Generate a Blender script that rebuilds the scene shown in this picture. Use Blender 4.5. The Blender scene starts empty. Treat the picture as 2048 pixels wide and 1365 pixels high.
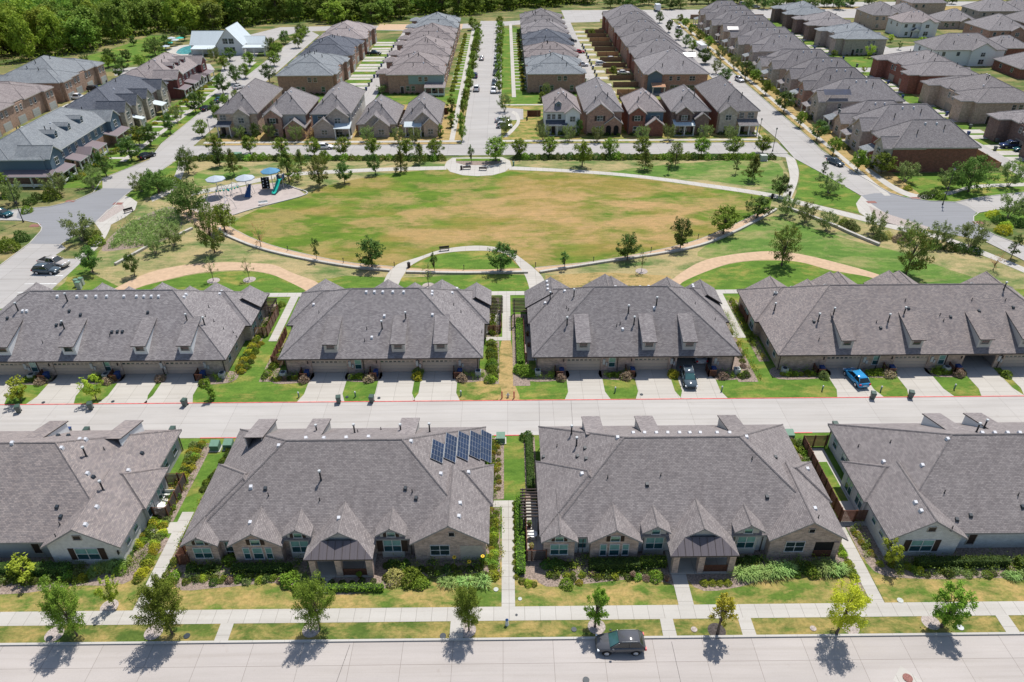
import bpy, math, random
import numpy as np
from mathutils import Matrix, Vector
R = math.radians
random.seed(7)
S = bpy.context.scene
COL = S.collection
# ---------------------------------------------------------------- camera
F_PX, PITCH, YAW, ROLL, CAMH = 1430.0, math.atan(932/1430.0), -.0082, -.0035, 60.0
cd = bpy.data.cameras.new('camera'); cam = bpy.data.objects.new('camera', cd); COL.objects.link(cam)
cd.sensor_width = 36; cd.lens = F_PX/2048*36; cd.clip_start = 1; cd.clip_end = 6000
CM = Matrix.Rotation(YAW, 3, 'Z') @ Matrix.Rotation(math.pi/2-PITCH, 3, 'X') @ Matrix.Rotation(ROLL, 3, 'Z')
cam.matrix_world = Matrix.Translation((0, 0, CAMH)) @ CM.to_4x4()
S.camera = cam
# ---------------------------------------------------------------- light
SUN_DIR = Vector((.22, .43, 1.0)).normalized()          # towards the sun
w = bpy.data.worlds.new('World'); S.world = w; w.use_nodes = True
wn = w.node_tree; bg = wn.nodes['Background']; sky = wn.nodes.new('ShaderNodeTexSky')
sky.sky_type = 'NISHITA'; sky.sun_disc = False
sky.sun_elevation = math.asin(SUN_DIR.z); sky.sun_rotation = math.atan2(SUN_DIR.x, SUN_DIR.y)
wn.links.new(sky.outputs[0], bg.inputs[0]); bg.inputs[1].default_value = .118
sl = bpy.data.lights.new('sun', 'SUN'); sl.energy = 4.7; sl.angle = R(.5); sl.color = (1, .955, .9)
so = bpy.data.objects.new('sun', sl); COL.objects.link(so)
so.rotation_euler = SUN_DIR.to_track_quat('Z', 'Y').to_euler()
S.view_settings.view_transform = 'Standard'; S.view_settings.look = 'None'
S.view_settings.exposure = .14; S.view_settings.gamma = 1
# ---------------------------------------------------------------- helpers
def G(x, y, z=0.0):
    "where the line of sight through a photo pixel meets the level z"
    d = CM @ Vector(((x-1024)/F_PX, -(y-682.5)/F_PX, -1.0))
    t = (z-CAMH)/d.z
    return (d.x*t, d.y*t)
def scale_at(X, Y, Z=0.0):
    v = CM.transposed() @ Vector((X, Y, Z-CAMH))
    return F_PX/-v.z
def tag(o, label=None, cat=None, group=None, kind=None):
    if label: o['label'] = label
    if cat: o['category'] = cat
    if group: o['group'] = group
    if kind: o['kind'] = kind
    return o
def thing(name, label, cat, loc=(0, 0, 0), rz=0, group=None, kind=None):
    o = bpy.data.objects.new(name, None); COL.objects.link(o)
    o.location = loc; o.rotation_euler = (0, 0, rz); o.empty_display_size = .3
    return tag(o, label, cat, group, kind)
def link(name, me, parent=None, loc=(0, 0, 0), rz=0, sc=None):
    o = bpy.data.objects.new(name, me); COL.objects.link(o); o.parent = parent
    o.location = loc; o.rotation_euler = (0, 0, rz)
    if sc: o.scale = sc if isinstance(sc, tuple) else (sc, sc, sc)
    return o
def copy_tree(o, parent=None):
    c = o.copy(); COL.objects.link(c); c.parent = parent
    for ch in list(o.children): copy_tree(ch, c)
    return c
MATS = {}
def N(nt, t, props=None, **ins):
    n = nt.nodes.new('ShaderNode'+t)
    for k, v in (props or {}).items(): setattr(n, k, v)
    for k, v in ins.items():
        k = int(k[1:]) if k[0] == '_' and k[1:].isdigit() else k.replace('_', ' ')
        if hasattr(v, 'links'): nt.links.new(v, n.inputs[k])
        else: n.inputs[k].default_value = v
    return n
def newmat(name, rough=.9, metal=0, spec=.3):
    m = bpy.data.materials.new(name); m.use_nodes = True; MATS[name] = m
    b = m.node_tree.nodes['Principled BSDF']
    b.inputs['Roughness'].default_value = rough; b.inputs['Metallic'].default_value = metal
    b.inputs['Specular IOR Level'].default_value = spec
    return m, m.node_tree, b
def c4(c): return (c[0], c[1], c[2], 1)
def mixc(nt, f, a, b, mode='MIX'):
    n = nt.nodes.new('ShaderNodeMix'); n.data_type = 'RGBA'; n.blend_type = mode
    for s, v in ((0, f), (6, a), (7, b)):
        if hasattr(v, 'links'): nt.links.new(v, n.inputs[s])
        else: n.inputs[s].default_value = c4(v) if s and len(v) == 3 else v
    return n.outputs[2]
def ramp(nt, f, a, b):
    n = nt.nodes.new('ShaderNodeMapRange'); nt.links.new(f, n.inputs[0])
    n.inputs[1].default_value = a; n.inputs[2].default_value = b
    return n.outputs[0]
def noise(nt, vec, scale, detail=4, rough=.55, dist=0):
    n = N(nt, 'TexNoise', Vector=vec, Scale=scale, Detail=detail, Roughness=rough, Distortion=dist)
    return n.outputs[0]
def coords(nt, kind='Object'): return N(nt, 'TexCoord').outputs[kind]
def plain(name, col, rough=.8, metal=0, spec=.3, var=.12, sc=3.0):
    m, nt, b = newmat(name, rough, metal, spec)
    v = coords(nt); f = ramp(nt, noise(nt, v, sc), .3, .7)
    d = tuple(c*(1-var) for c in col); l = tuple(min(1, c*(1+var)) for c in col)
    nt.links.new(mixc(nt, f, d, l), b.inputs['Base Color'])
    return m
def grass(name, green, dry, amount=.5, sc=.12, third=None, edge=None):
    m, nt, b = newmat(name, 1, 0, .1)
    v = coords(nt)
    mp = N(nt, 'Mapping', Vector=v, Scale=(1, 1.9, 1)).outputs[0]
    f = ramp(nt, noise(nt, mp, sc*1.5, 9, .7, .25), .62-amount*.38, .80-amount*.38)
    g2 = tuple(c*k for c, k in zip(green, (.62, .72, .7)))
    gf = ramp(nt, noise(nt, mp, sc*2.7+.05, 5, .6), .35, .65)
    g = mixc(nt, gf, g2, green)
    if edge: # greener rim, worn warm middle of the field
        cx, cy, rx, ry = edge
        q = N(nt, 'Mapping', Vector=v, Location=(-cx/rx, -cy/ry, 0), Scale=(1/rx, 1/ry, 0)).outputs[0]
        d = N(nt, 'VectorMath', dict(operation='LENGTH'), _0=q).outputs['Value']
        dn = N(nt, 'Math', dict(operation='ADD'), _0=d, _1=noise(nt, v, .045, 5, .6)).outputs[0]
        er = ramp(nt, dn, .85, 1.35); er2 = N(nt, 'Math', dict(operation='MULTIPLY_ADD'), _0=er, _1=-.45, _2=f).outputs[0]
        f = N(nt, 'Math', dict(operation='MAXIMUM'), _0=er2, _1=0.0).outputs[0]
    if third: g = mixc(nt, ramp(nt, noise(nt, mp, sc*.55, 4, .6, 1.0), .45, .62), g, third)
    c = mixc(nt, f, g, dry)
    cr = ramp(nt, noise(nt, mp, sc*9, 6, .75), .42, .62)
    c = mixc(nt, cr, mixc(nt, 1.0, c, (1.1, 1.06, 1.0), 'MULTIPLY'), mixc(nt, 1.0, c, (.86, .9, .84), 'MULTIPLY'))
    wv = N(nt, 'TexWave', dict(wave_type='BANDS', bands_direction='Y'), Vector=v, Scale=.28, Distortion=1.5, Detail=1)
    c = mixc(nt, ramp(nt, wv.outputs[1], .35, .65), c, mixc(nt, 1.0, c, (.955, .97, .94), 'MULTIPLY'))
    fine = ramp(nt, noise(nt, v, 3.5, 6, .75), .25, .75)
    c = mixc(nt, fine, c, mixc(nt, 1.0, c, (.55, .58, .52), 'MULTIPLY'))
    speck = ramp(nt, noise(nt, v, 14, 2, .8), .52, .7)
    c = mixc(nt, speck, c, mixc(nt, 1.0, c, (1.25, 1.25, 1.2), 'MULTIPLY'))
    nt.links.new(c, b.inputs['Base Color'])
    bp = N(nt, 'Bump', Strength=.5, Distance=.06, Height=noise(nt, v, 9, 3, .7))
    nt.links.new(bp.outputs[0], b.inputs['Normal'])
    return m
def concrete(name, col, jx=0, jy=0, joint=.04, var=.08, rot=0, ox=0, oy=0):
    m, nt, b = newmat(name, .9, 0, .25)
    v = coords(nt)
    mp = N(nt, 'Mapping', Vector=v, Rotation=(0, 0, rot), Location=(ox, oy, 0)).outputs[0]
    f = ramp(nt, noise(nt, N(nt, 'Mapping', Vector=v, Scale=(.25, 1, 1)).outputs[0], .35, 6, .6), .3, .7)
    c = mixc(nt, f, tuple(x*(1-var) for x in col), tuple(x*(1+var*.6) for x in col))
    c = mixc(nt, ramp(nt, noise(nt, v, 8, 4, .7), .3, .75), c, mixc(nt, 1.0, c, (.92, .915, .9), 'MULTIPLY'))
    sk = ramp(nt, noise(nt, N(nt, 'Mapping', Vector=v, Scale=(.04, 1.3, 1)).outputs[0], 1.1, 5, .65), .46, .7)
    c = mixc(nt, sk, c, mixc(nt, 1.0, c, (.895, .885, .87), 'MULTIPLY'))
    st = ramp(nt, noise(nt, v, .9, 5, .7, .8), .62, .8)
    c = mixc(nt, st, c, mixc(nt, 1.0, c, (.86, .83, .8), 'MULTIPLY'))
    if jx:
        bt = N(nt, 'TexBrick', dict(offset=0, squash=1), Vector=mp, Scale=1, Color1=(1, 1, 1, 1), Color2=(.94, .935, .93, 1),
               Mortar=(.55, .53, .51, 1), **{'Mortar Size': joint/2, 'Brick Width': jx, 'Row Height': jy or 1000, 'Mortar Smooth': .4})
        c = mixc(nt, 1.0, c, bt.outputs[0], 'MULTIPLY')
    nt.links.new(c, b.inputs['Base Color'])
    return m
def shingle(name, a, bcol, rh=.17):
    m, nt, b = newmat(name, .95, 0, .15)
    v = coords(nt, 'UV')
    bt = N(nt, 'TexBrick', dict(offset=.5), Vector=v, Scale=1, Color1=c4(a), Color2=c4(bcol),
           Mortar=c4(tuple(x*.45 for x in a)), **{'Mortar Size': .012, 'Mortar Smooth': .6, 'Brick Width': .34, 'Row Height': rh, 'Bias': 0})
    f = ramp(nt, noise(nt, v, .45, 5, .65), .3, .7)
    c = mixc(nt, f, bt.outputs[0], mixc(nt, 1.0, bt.outputs[0], (.82, .81, .82), 'MULTIPLY'))
    f2 = ramp(nt, noise(nt, N(nt, 'Mapping', Vector=v, Scale=(3, 6, 1)).outputs[0], 1.0, 2, .5), .35, .65)
    c = mixc(nt, f2, c, mixc(nt, 1.0, c, (1.17, 1.155, 1.14), 'MULTIPLY'))
    sk = ramp(nt, noise(nt, N(nt, 'Mapping', Vector=v, Scale=(1.1, .12, 1)).outputs[0], 1.0, 4, .6), .5, .75)
    c = mixc(nt, sk, c, mixc(nt, 1.0, c, (.88, .87, .87), 'MULTIPLY'))
    hs = N(nt, 'HueSaturation', Color=c); mr = N(nt, 'MapRange', Value=N(nt, 'ObjectInfo').outputs['Random'], _3=.87, _4=1.12); nt.links.new(mr.outputs[0], hs.inputs['Value']); c = hs.outputs[0]
    nt.links.new(c, b.inputs['Base Color'])
    bp = N(nt, 'Bump', Strength=.6, Distance=.03, Height=bt.outputs[1]); bp.invert = True
    nt.links.new(bp.outputs[0], b.inputs['Normal'])
    return m
def brick(name, a, bcol, mortar, bw=.42, rh=.13, var=.35):
    m, nt, b = newmat(name, .95, 0, .15)
    v = coords(nt, 'UV')
    bt = N(nt, 'TexBrick', dict(offset=.5), Vector=v, Scale=1, Color1=c4(a), Color2=c4(bcol), Mortar=c4(mortar),
           **{'Mortar Size': .014, 'Brick Width': bw, 'Row Height': rh, 'Mortar Smooth': .3})
    f = ramp(nt, noise(nt, v, 1.6, 5, .7), .35, .65)
    c = mixc(nt, f, bt.outputs[0], mixc(nt, 1.0, bt.outputs[0], (1-var,)*3, 'MULTIPLY'))
    nt.links.new(c, b.inputs['Base Color'])
    return m
def siding(name, col, rh=.2, vert=False):
    m, nt, b = newmat(name, .7, 0, .3)
    v = coords(nt, 'UV')
    bt = N(nt, 'TexBrick', dict(offset=0), Vector=v, Scale=1, Color1=c4(col), Color2=c4(tuple(x*.95 for x in col)), Mortar=c4(tuple(x*.55 for x in col)),
           **{'Mortar Size': .012, 'Brick Width': rh if vert else 500, 'Row Height': 500 if vert else rh, 'Mortar Smooth': .5})
    nt.links.new(bt.outputs[0], b.inputs['Base Color'])
    return m
def leaf(name, col, dark=.5, warm=None):
    col = tuple(min(.62, c*k) for c, k in zip(col, (2.15, 2.0, 1.6)))
    m, nt, b = newmat(name, .75, 0, .2)
    v = coords(nt)
    oi = N(nt, 'ObjectInfo').outputs['Random']
    f = ramp(nt, noise(nt, v, 1.3, 3, .7), .3, .7)
    lo = tuple(x*dark for x in col)
    c = mixc(nt, f, lo, col)
    if warm: c = mixc(nt, ramp(nt, noise(nt, v, .8, 3, .7), .5, .68), c, warm)
    hs = N(nt, 'HueSaturation', Color=c)
    mr = N(nt, 'MapRange', Value=oi, _3=.475, _4=.515); nt.links.new(mr.outputs[0], hs.inputs['Hue'])
    mr2 = N(nt, 'MapRange', Value=oi, _3=.72, _4=1.3); nt.links.new(mr2.outputs[0], hs.inputs['Value'])
    nt.links.new(hs.outputs[0], b.inputs['Base Color'])
    tr = N(nt, 'BsdfTranslucent'); nt.links.new(hs.outputs[0], tr.inputs[0])
    mx = N(nt, 'MixShader', _0=.3); nt.links.new(b.outputs[0], mx.inputs[1]); nt.links.new(tr.outputs[0], mx.inputs[2])
    nt.links.new(mx.outputs[0], nt.nodes['Material Output'].inputs[0])
    return m
# ---- materials
CONC = (.44, .405, .378)
concrete('street_concrete', CONC, 4.65, 3.9, .05, ox=.6, oy=.6)
concrete('far_concrete', (.40, .385, .368), 5.0, 4.2, .06)
concrete('alley_concrete', (.445, .425, .40), 6.1, 3.5, .04, oy=.6)
concrete('walk_concrete', (.48, .46, .42), 1.5, 0, .05, rot=0)
concrete('walk_concrete_y', (.48, .46, .42), 1.6, 0, .05, rot=R(90))
concrete('drive_concrete', (.48, .455, .41), 2.6, 2.9, .05)
concrete('kerb_concrete', (.5, .485, .455), 3, 0, .03)
concrete('asphalt', (.245, .25, .262), 0, 0, var=.05)
plain('red_paint', (.62, .13, .12), .8, sc=1.5, var=.25)
plain('dg_gravel', (.47, .335, .22), 1, var=.12, sc=1.2)
plain('play_surface', (.40, .345, .315), 1, var=.1, sc=.7)
plain('mulch', (.25, .195, .16), 1, var=.5, sc=5)
plain('dark_mulch', (.07, .06, .055), 1, var=.5, sc=6)
plain('river_rock', (.36, .31, .28), 1, var=.4, sc=7)
grass('base_ground', (.13, .18, .06), (.34, .27, .14), .5, .05)
grass('oval_grass', (.155, .235, .035), (.46, .30, .15), .60, .05, third=(.28, .225, .065), edge=(12, 139, 56, 25))
grass('dry_lawn', (.17, .24, .08), (.44, .35, .20), .60, .06)
grass('park_green', (.155, .26, .06), (.38, .33, .16), .35, .06)
grass('green_lawn', (.15, .25, .045), (.38, .31, .10), .30, .09)
grass('yard_lawn', (.15, .225, .045), (.46, .33, .14), .54, .15)
grass('parkway_lawn', (.14, .19, .045), (.40, .30, .12), .50, .18)
grass('straw_lawn', (.2, .2, .07), (.47, .33, .16), .75, .2)
shingle('shingle_gray', (0.185, 0.172, 0.174), (0.280, 0.263, 0.260))
shingle('shingle_tan', (0.208, 0.189, 0.185), (0.292, 0.266, 0.257))
shingle('shingle_warm', (0.196, 0.177, 0.174), (0.298, 0.260, 0.241))
shingle('shingle_far', (0.196, 0.183, 0.185), (0.261, 0.247, 0.246), .3)
shingle('shingle_slate', (.085, .095, .115), (.125, .135, .155), .3)
shingle('shingle_bluegray', (.2, .22, .235), (.26, .28, .29), .3)
shingle('shingle_brown', (.245, .215, .21), (.32, .285, .275), .3)
brick('brick_villa', (0.660, 0.472, 0.384), (0.423, 0.308, 0.259), (0.586, 0.525, 0.464))
brick('brick_pale', (0.648, 0.536, 0.437), (0.448, 0.362, 0.295), (0.586, 0.537, 0.488))
brick('brick_white', (.66, .66, .65), (.56, .56, .55), (.5, .5, .49), var=.15)
brick('brick_brown', (0.525, 0.294, 0.207), (0.330, 0.197, 0.155), (0.427, 0.342, 0.293))
brick('brick_tan', (0.652, 0.491, 0.376), (0.470, 0.346, 0.264), (0.549, 0.488, 0.415))
brick('brick_orange', (.50, .33, .24), (.36, .235, .175), (.42, .34, .27))
brick('brick_red', (0.338, 0.121, 0.083), (0.221, 0.092, 0.068), (.3, .19, .16))
brick('brick_dark', (0.279, 0.175, 0.147), (0.181, 0.127, 0.114), (0.268, 0.232, 0.207))
brick('brick_gray', (0.533, 0.448, 0.391), (0.390, 0.321, 0.288), (0.439, 0.403, 0.366))
brick('stone_cream', (.55, .50, .42), (.42, .37, .3), (.5, .46, .4), .7, .35)
siding('siding_gray', (.40, .40, .39)); siding('siding_blue', (.115, .17, .215)); siding('siding_sage', (.24, .33, .315))
siding('siding_white', (.7, .71, .7)); siding('siding_tan', (.5, .48, .44)); siding('siding_red', (.17, .06, .055))
siding('board_white', (.7, .71, .7), .4, True)
siding('metal_seam', (.13, .115, .125), .45, True); siding('metal_white', (.52, .58, .60), .6, True)
plain('stucco', (.6, .59, .57), .9); plain('trim_dark', (.075, .06, .055), .7); plain('trim_gray', (.26, .25, .245), .7)
plain('trim_white', (.60, .60, .58), .6); plain('trim_tan', (.42, .38, .33), .7); plain('shutter_brown', (.045, .028, .022), .6)
plain('garage_tan', (.48, .41, .34), .6, var=.04); plain('garage_gray', (.36, .38, .36), .6, var=.04); plain('garage_brown', (.30, .26, .22), .6, var=.04)
plain('door_dark', (.04, .03, .028), .5); plain('interior_dark', (.012, .012, .013), .9)
plain('wood_stain', (.13, .055, .033), .8, var=.3, sc=5); plain('wood_weathered', (.19, .12, .085), .9, var=.3, sc=3); plain('wood_pale', (.4, .22, .13), .9, var=.2, sc=3)
plain('bark', (.12, .09, .07), 1, var=.35, sc=8); plain('bark_pale', (.33, .27, .22), 1, var=.3, sc=8)
plain('vent_white', (.56, .57, .59), .6, var=.03); plain('hedge_core', (.035, .06, .015), 1); plain('vent_dark', (.03, .04, .05), .5); plain('pipe_black', (.03, .032, .035), .5)
plain('bin_green', (.05, .085, .07), .5); plain('bin_gray', (.11, .13, .125), .5); plain('bin_blue', (.02, .05, .16), .45); plain('box_green', (.13, .24, .17), .6); plain('lid_cream', (.42, .44, .40), .6)
plain('steel', (.55, .56, .57), .35, .6); plain('pole_dark', (.03, .028, .03), .5); plain('meter_gray', (.45, .47, .47), .5)
plain('rubber', (.015, .015, .015), .9); plain('rim', (.6, .6, .62), .3, .8); plain('plate_white', (.75, .75, .72), .5)
plain('plastic_blue', (.02, .07, .2), .4); plain('plastic_teal', (.02, .42, .33), .35); plain('canopy_blue', (.09, .24, .38), .8, var=.06); plain('canopy_gray', (.40, .45, .50), .8, var=.04)
plain('patio_white', (.75, .75, .73), .5); plain('flower_yellow', (.75, .5, .03), .8); plain('ceramic_brown', (.2, .06, .04), .5)
plain('iron_lid', (.24, .11, .09), .8, sc=12, var=.4); plain('person_clothes', (.03, .05, .2), .9); plain('skin', (.5, .3, .2), .7)
def glass(name, col, rough=.08):
    m, nt, b = newmat(name, rough, 0, .8)
    v = coords(nt); f = ramp(nt, noise(nt, v, .7, 2), .35, .65)
    nt.links.new(mixc(nt, f, tuple(c*.6 for c in col), col), b.inputs['Base Color']); return m
glass('glass_teal', (.13, .27, .27)); glass('glass_dark', (.035, .06, .065)); glass('car_glass', (.02, .03, .035), .05); glass('car_glass_teal', (.05, .13, .13), .05)
glass('pool_water', (.12, .42, .46), .1); glass('panel_blue', (.012, .024, .06), .2); glass('blind_teal', (.24, .44, .40)); glass('pane_dark', (.035, .10, .115))
def paint(name, col, metal=0):
    m, nt, b = newmat(name, .12, metal, .5); b.inputs['Base Color'].default_value = c4(col)
    pass
for n_, c_ in dict(paint_gray=(.085, .087, .095), paint_silver=(.5, .5, .5), paint_white=(.75, .75, .75), paint_black=(.015, .016, .02), paint_blue=(.03, .25, .5),
                   paint_slate=(.07, .095, .115), paint_red=(.35, .02, .03), paint_navy=(.03, .05, .13), paint_teal=(.02, .09, .11), paint_champagne=(.42, .39, .36)).items(): paint(n_, c_)
m_, nt_, b_ = newmat('tail_red', .3); b_.inputs['Base Color'].default_value = (.5, .01, .02, 1)
m_, nt_, b_ = newmat('lamp_clear', .1); b_.inputs['Base Color'].default_value = (.8, .85, .9, 1)
leaf('leaf_street', (.115, .185, .028)); leaf('leaf_dark', (.06, .115, .028)); leaf('leaf_bright', (.135, .25, .035))
leaf('leaf_oak', (.08, .14, .035)); leaf('leaf_crepe', (.13, .18, .07)); leaf('leaf_cypress', (.09, .14, .03), .55, (.24, .19, .04))
leaf('leaf_yellow', (.48, .40, .03), .6); leaf('leaf_yellowgreen', (.28, .30, .035), .6); leaf('leaf_rust', (.33, .2, .11), .6)
leaf('leaf_lime', (.22, .33, .04), .6); leaf('leaf_pinkgray', (.24, .2, .17), .6); leaf('leaf_forest', (.115, .19, .035), .45); leaf('leaf_forest_bright', (.155, .215, .03), .5)
leaf('grass_tuft', (.17, .27, .1), .65); siding('metal_brown', (.19, .155, .165), .45, True); leaf('leaf_orange', (.55, .3, .12), .6)
class MB:
    "collects faces; build() links them as one mesh object"
    def __init__(s): s.v = []; s.f = []; s.m = []
    def poly(s, pts, mat):
        b = len(s.v); s.v += [tuple(p) for p in pts]; s.f.append(tuple(range(b, b+len(pts)))); s.m.append(mat); return s
    def quadbox(s, base, top, mat, topmat=None, bottom=True):
        "closed solid from two rings of the same length (base counterclockwise from above)"
        n = len(base); b = len(s.v); s.v += [tuple(p) for p in base]+[tuple(p) for p in top]
        for i in range(n):
            j = (i+1) % n; s.f.append((b+i, b+j, b+n+j, b+n+i)); s.m.append(mat)
        s.f.append(tuple(range(b+n, b+2*n))); s.m.append(topmat or mat)
        if bottom: s.f.append(tuple(range(b+n-1, b-1, -1))); s.m.append(mat)
        return s
    def box(s, x0, x1, y0, y1, z0, z1, mat, topmat=None):
        r = [(x0, y0), (x1, y0), (x1, y1), (x0, y1)]
        return s.quadbox([(x, y, z0) for x, y in r], [(x, y, z1) for x, y in r], mat, topmat)
    def prism(s, pts, z0, z1, mat, topmat=None):
        a = sum(pts[i][0]*pts[(i+1) % len(pts)][1]-pts[(i+1) % len(pts)][0]*pts[i][1] for i in range(len(pts)))
        if a < 0: pts = pts[::-1]
        return s.quadbox([(x, y, z0) for x, y in pts], [(x, y, z1) for x, y in pts], mat, topmat)
    def yprism(s, pts, y0, y1, mat, capmat=None, mats=None):
        "polygon in x,z (counterclockwise seen from the front, -y) pushed from y0 to y1"
        n = len(pts); b = len(s.v); s.v += [(x, y0, z) for x, z in pts]+[(x, y1, z) for x, z in pts]
        for i in range(n):
            j = (i+1) % n; s.f.append((b+j, b+i, b+n+i, b+n+j)); s.m.append(mats[i] if mats else mat)
        s.f.append(tuple(range(b, b+n))); s.m.append(capmat or mat)
        s.f.append(tuple(range(b+2*n-1, b+n-1, -1))); s.m.append(capmat or mat)
        return s
    def cyl(s, x, y, z0, z1, r, mat, n=10, r2=None, topmat=None):
        r2 = r if r2 is None else r2
        c = [(math.cos(2*math.pi*i/n), math.sin(2*math.pi*i/n)) for i in range(n)]
        return s.quadbox([(x+r*a, y+r*b, z0) for a, b in c], [(x+r2*a, y+r2*b, z1) for a, b in c], mat, topmat)
    def tube(s, path, rads, mat, n=6):
        P = [Vector(p) for p in path]; b = len(s.v)
        if not hasattr(rads, '__len__'): rads = [rads]*len(P)
        for i, p in enumerate(P):
            t = (P[min(i+1, len(P)-1)]-P[max(i-1, 0)]).normalized()
            u = t.cross(Vector((0, 0, 1)) if abs(t.z) < .9 else Vector((1, 0, 0))).normalized(); w_ = t.cross(u)
            for k in range(n):
                a = 2*math.pi*k/n; q = p+(u*math.cos(a)+w_*math.sin(a))*rads[i]; s.v.append(tuple(q))
        for i in range(len(P)-1):
            for k in range(n):
                k2 = (k+1) % n; s.f.append((b+i*n+k, b+i*n+k2, b+(i+1)*n+k2, b+(i+1)*n+k)); s.m.append(mat)
        s.f.append(tuple(b+k for k in range(n-1, -1, -1))); s.m.append(mat)
        s.f.append(tuple(b+(len(P)-1)*n+k for k in range(n))); s.m.append(mat)
        return s
    def mesh(s, name):
        me = bpy.data.meshes.new(name); me.from_pydata(s.v, [], s.f)
        names = []
        for m in s.m:
            if m not in names: names.append(m)
        for m in names: me.materials.append(MATS[m])
        ix = {m: i for i, m in enumerate(names)}
        me.polygons.foreach_set('material_index', [ix[m] for m in s.m])
        uv = me.uv_layers.new(name='UVMap').data
        for p in me.polygons:
            n = p.normal
            if abs(n.z) > .995: t = Vector((1, 0, 0)); q = Vector((0, 1, 0))
            else:
                t = Vector((-n.y, n.x, 0)).normalized(); q = n.cross(t)
            for li in p.loop_indices:
                co = me.vertices[me.loops[li].vertex_index].co
                uv[li].uv = (co.dot(t), co.dot(q))
        me.update(); return me
    def smooth_mesh(s, name):
        me = s.mesh(name); me.polygons.foreach_set('use_smooth', [True]*len(me.polygons)); return me
    def build(s, name, parent=None, loc=(0, 0, 0), rz=0):
        return link(name, s.mesh(name), parent, loc, rz)
# ================================================================ ground, roads, paths
def smooth(pts, closed=True, k=5):
    out = []; n = len(pts)
    for i in range(n if closed else n-1):
        p0, p1, p2, p3 = (pts[(i+d) % n] if closed else pts[min(max(i+d, 0), n-1)] for d in (-1, 0, 1, 2))
        for j in range(k):
            t = j/k
            out.append(tuple(.5*((2*b)+(c-a)*t+(2*a-5*b+4*c-d)*t*t+(-a+3*b-3*c+d)*t**3) for a, b, c, d in zip(p0, p1, p2, p3)))
    if not closed: out.append(pts[-1])
    return out
def area(p): return sum(p[i][0]*p[(i+1) % len(p)][1]-p[(i+1) % len(p)][0]*p[i][1] for i in range(len(p)))
def sheet(name, pts, z, mat, kind='structure'):
    if area(pts) < 0: pts = pts[::-1]
    mb = MB(); mb.poly([(x, y, z) for x, y in pts], mat); return tag(mb.build(name), kind=kind)
def px(pts, sm=False, k=5):
    p = [G(*q) for q in pts]; return smooth(p, True, k) if sm else p
def rect(name, x0, x1, y0, y1, z, mat): return sheet(name, [(x0, y0), (x1, y0), (x1, y1), (x0, y1)], z, mat)
def offset(path, d):
    out = []
    for i, p in enumerate(path):
        a = path[max(i-1, 0)]; b = path[min(i+1, len(path)-1)]
        tx, ty = b[0]-a[0], b[1]-a[1]; l = math.hypot(tx, ty) or 1
        out.append((p[0]-ty/l*d, p[1]+tx/l*d))
    return out
def ribbon(name, path, wd, z, mat, sm=True, h=0):
    if sm: path = smooth(path, False, 6)
    a = offset(path, wd/2); b = offset(path, -wd/2); mb = MB()
    for i in range(len(path)-1):
        q = [b[i], b[i+1], a[i+1], a[i]]
        mb.poly([(x, y, z+h) for x, y in q], mat)
        if h:
            mb.poly([(*b[i], z), (*b[i+1], z), (*b[i+1], z+h), (*b[i], z+h)], mat)
            mb.poly([(*a[i+1], z), (*a[i], z), (*a[i], z+h), (*a[i+1], z+h)], mat)
    if h:
        for i, s in ((0, 1), (-1, -1)): mb.poly([(*a[i], z), (*b[i], z), (*b[i], z+h), (*a[i], z+h)][::s], mat)
    return tag(mb.build(name), kind='structure')
def kerb(path, sm=False, mat='kerb_concrete', name='kerb', w_=.16, h=.12): return ribbon(name, path, w_, 0, mat, sm, h)
def pxl(pts): return [G(*p) for p in pts]

rect('ground', -1500, 1500, -60, 3000, 0, 'base_ground')
# front street, parkway, sidewalk
KY = 40.85
rect('front_street', -140, 140, 10, KY-.05, .016, 'street_concrete')
kerb([(-140, KY), (140, KY)], w_=.22, h=.16)
0 and ribbon('gutter', [(-140, KY-.32), (140, KY-.32)], .45, .02, 'kerb_concrete', False)
rect('parkway_grass', -140, 140, KY+.1, 43.05, .03, 'parkway_lawn')
rect('sidewalk', -140, 140, 42.85, 44.42, .045, 'walk_concrete')
for x0, x1 in ((-140, -36.8), (-35.3, -.72), (.55, 35.4), (36.95, 140)):
    rect('front_lawn', x0, x1, 44.4, 53, .02, 'yard_lawn')
for x in (-27.0, -5.0, 15.1, 22.6, 47.5):
    sheet('parkway_walk', [(x-.65, KY+.1), (x+.65, KY+.1), (x+.62, 42.9), (x-.62, 42.9)], .05, 'walk_concrete_y')
# manhole patch and cover
sheet('street_patch', pxl([(1801, 1332), (1845, 1364), (1822, 1388), (1786, 1361)]), .022, 'walk_concrete')
# alley between the rows
rect('alley', -160, 160, 70.0, 77.15, .016, 'alley_concrete')
kerb([(-160, 77.2), (160, 77.2)], mat='red_paint', w_=.14, h=.06)
for x0, x1 in ((-39.2, -33.5), (-1.8, 3.2), (34.8, 39)): kerb([(x0, 69.95), (x1, 69.95)], mat='red_paint', w_=.14, h=.06)
# ground round the villas
rect('villa_grounds', -140, 140, 77.3, 107.2, .006, 'green_lawn')
rect('villa_grounds', -140, 140, 53, 69.9, .006, 'green_lawn')
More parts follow.
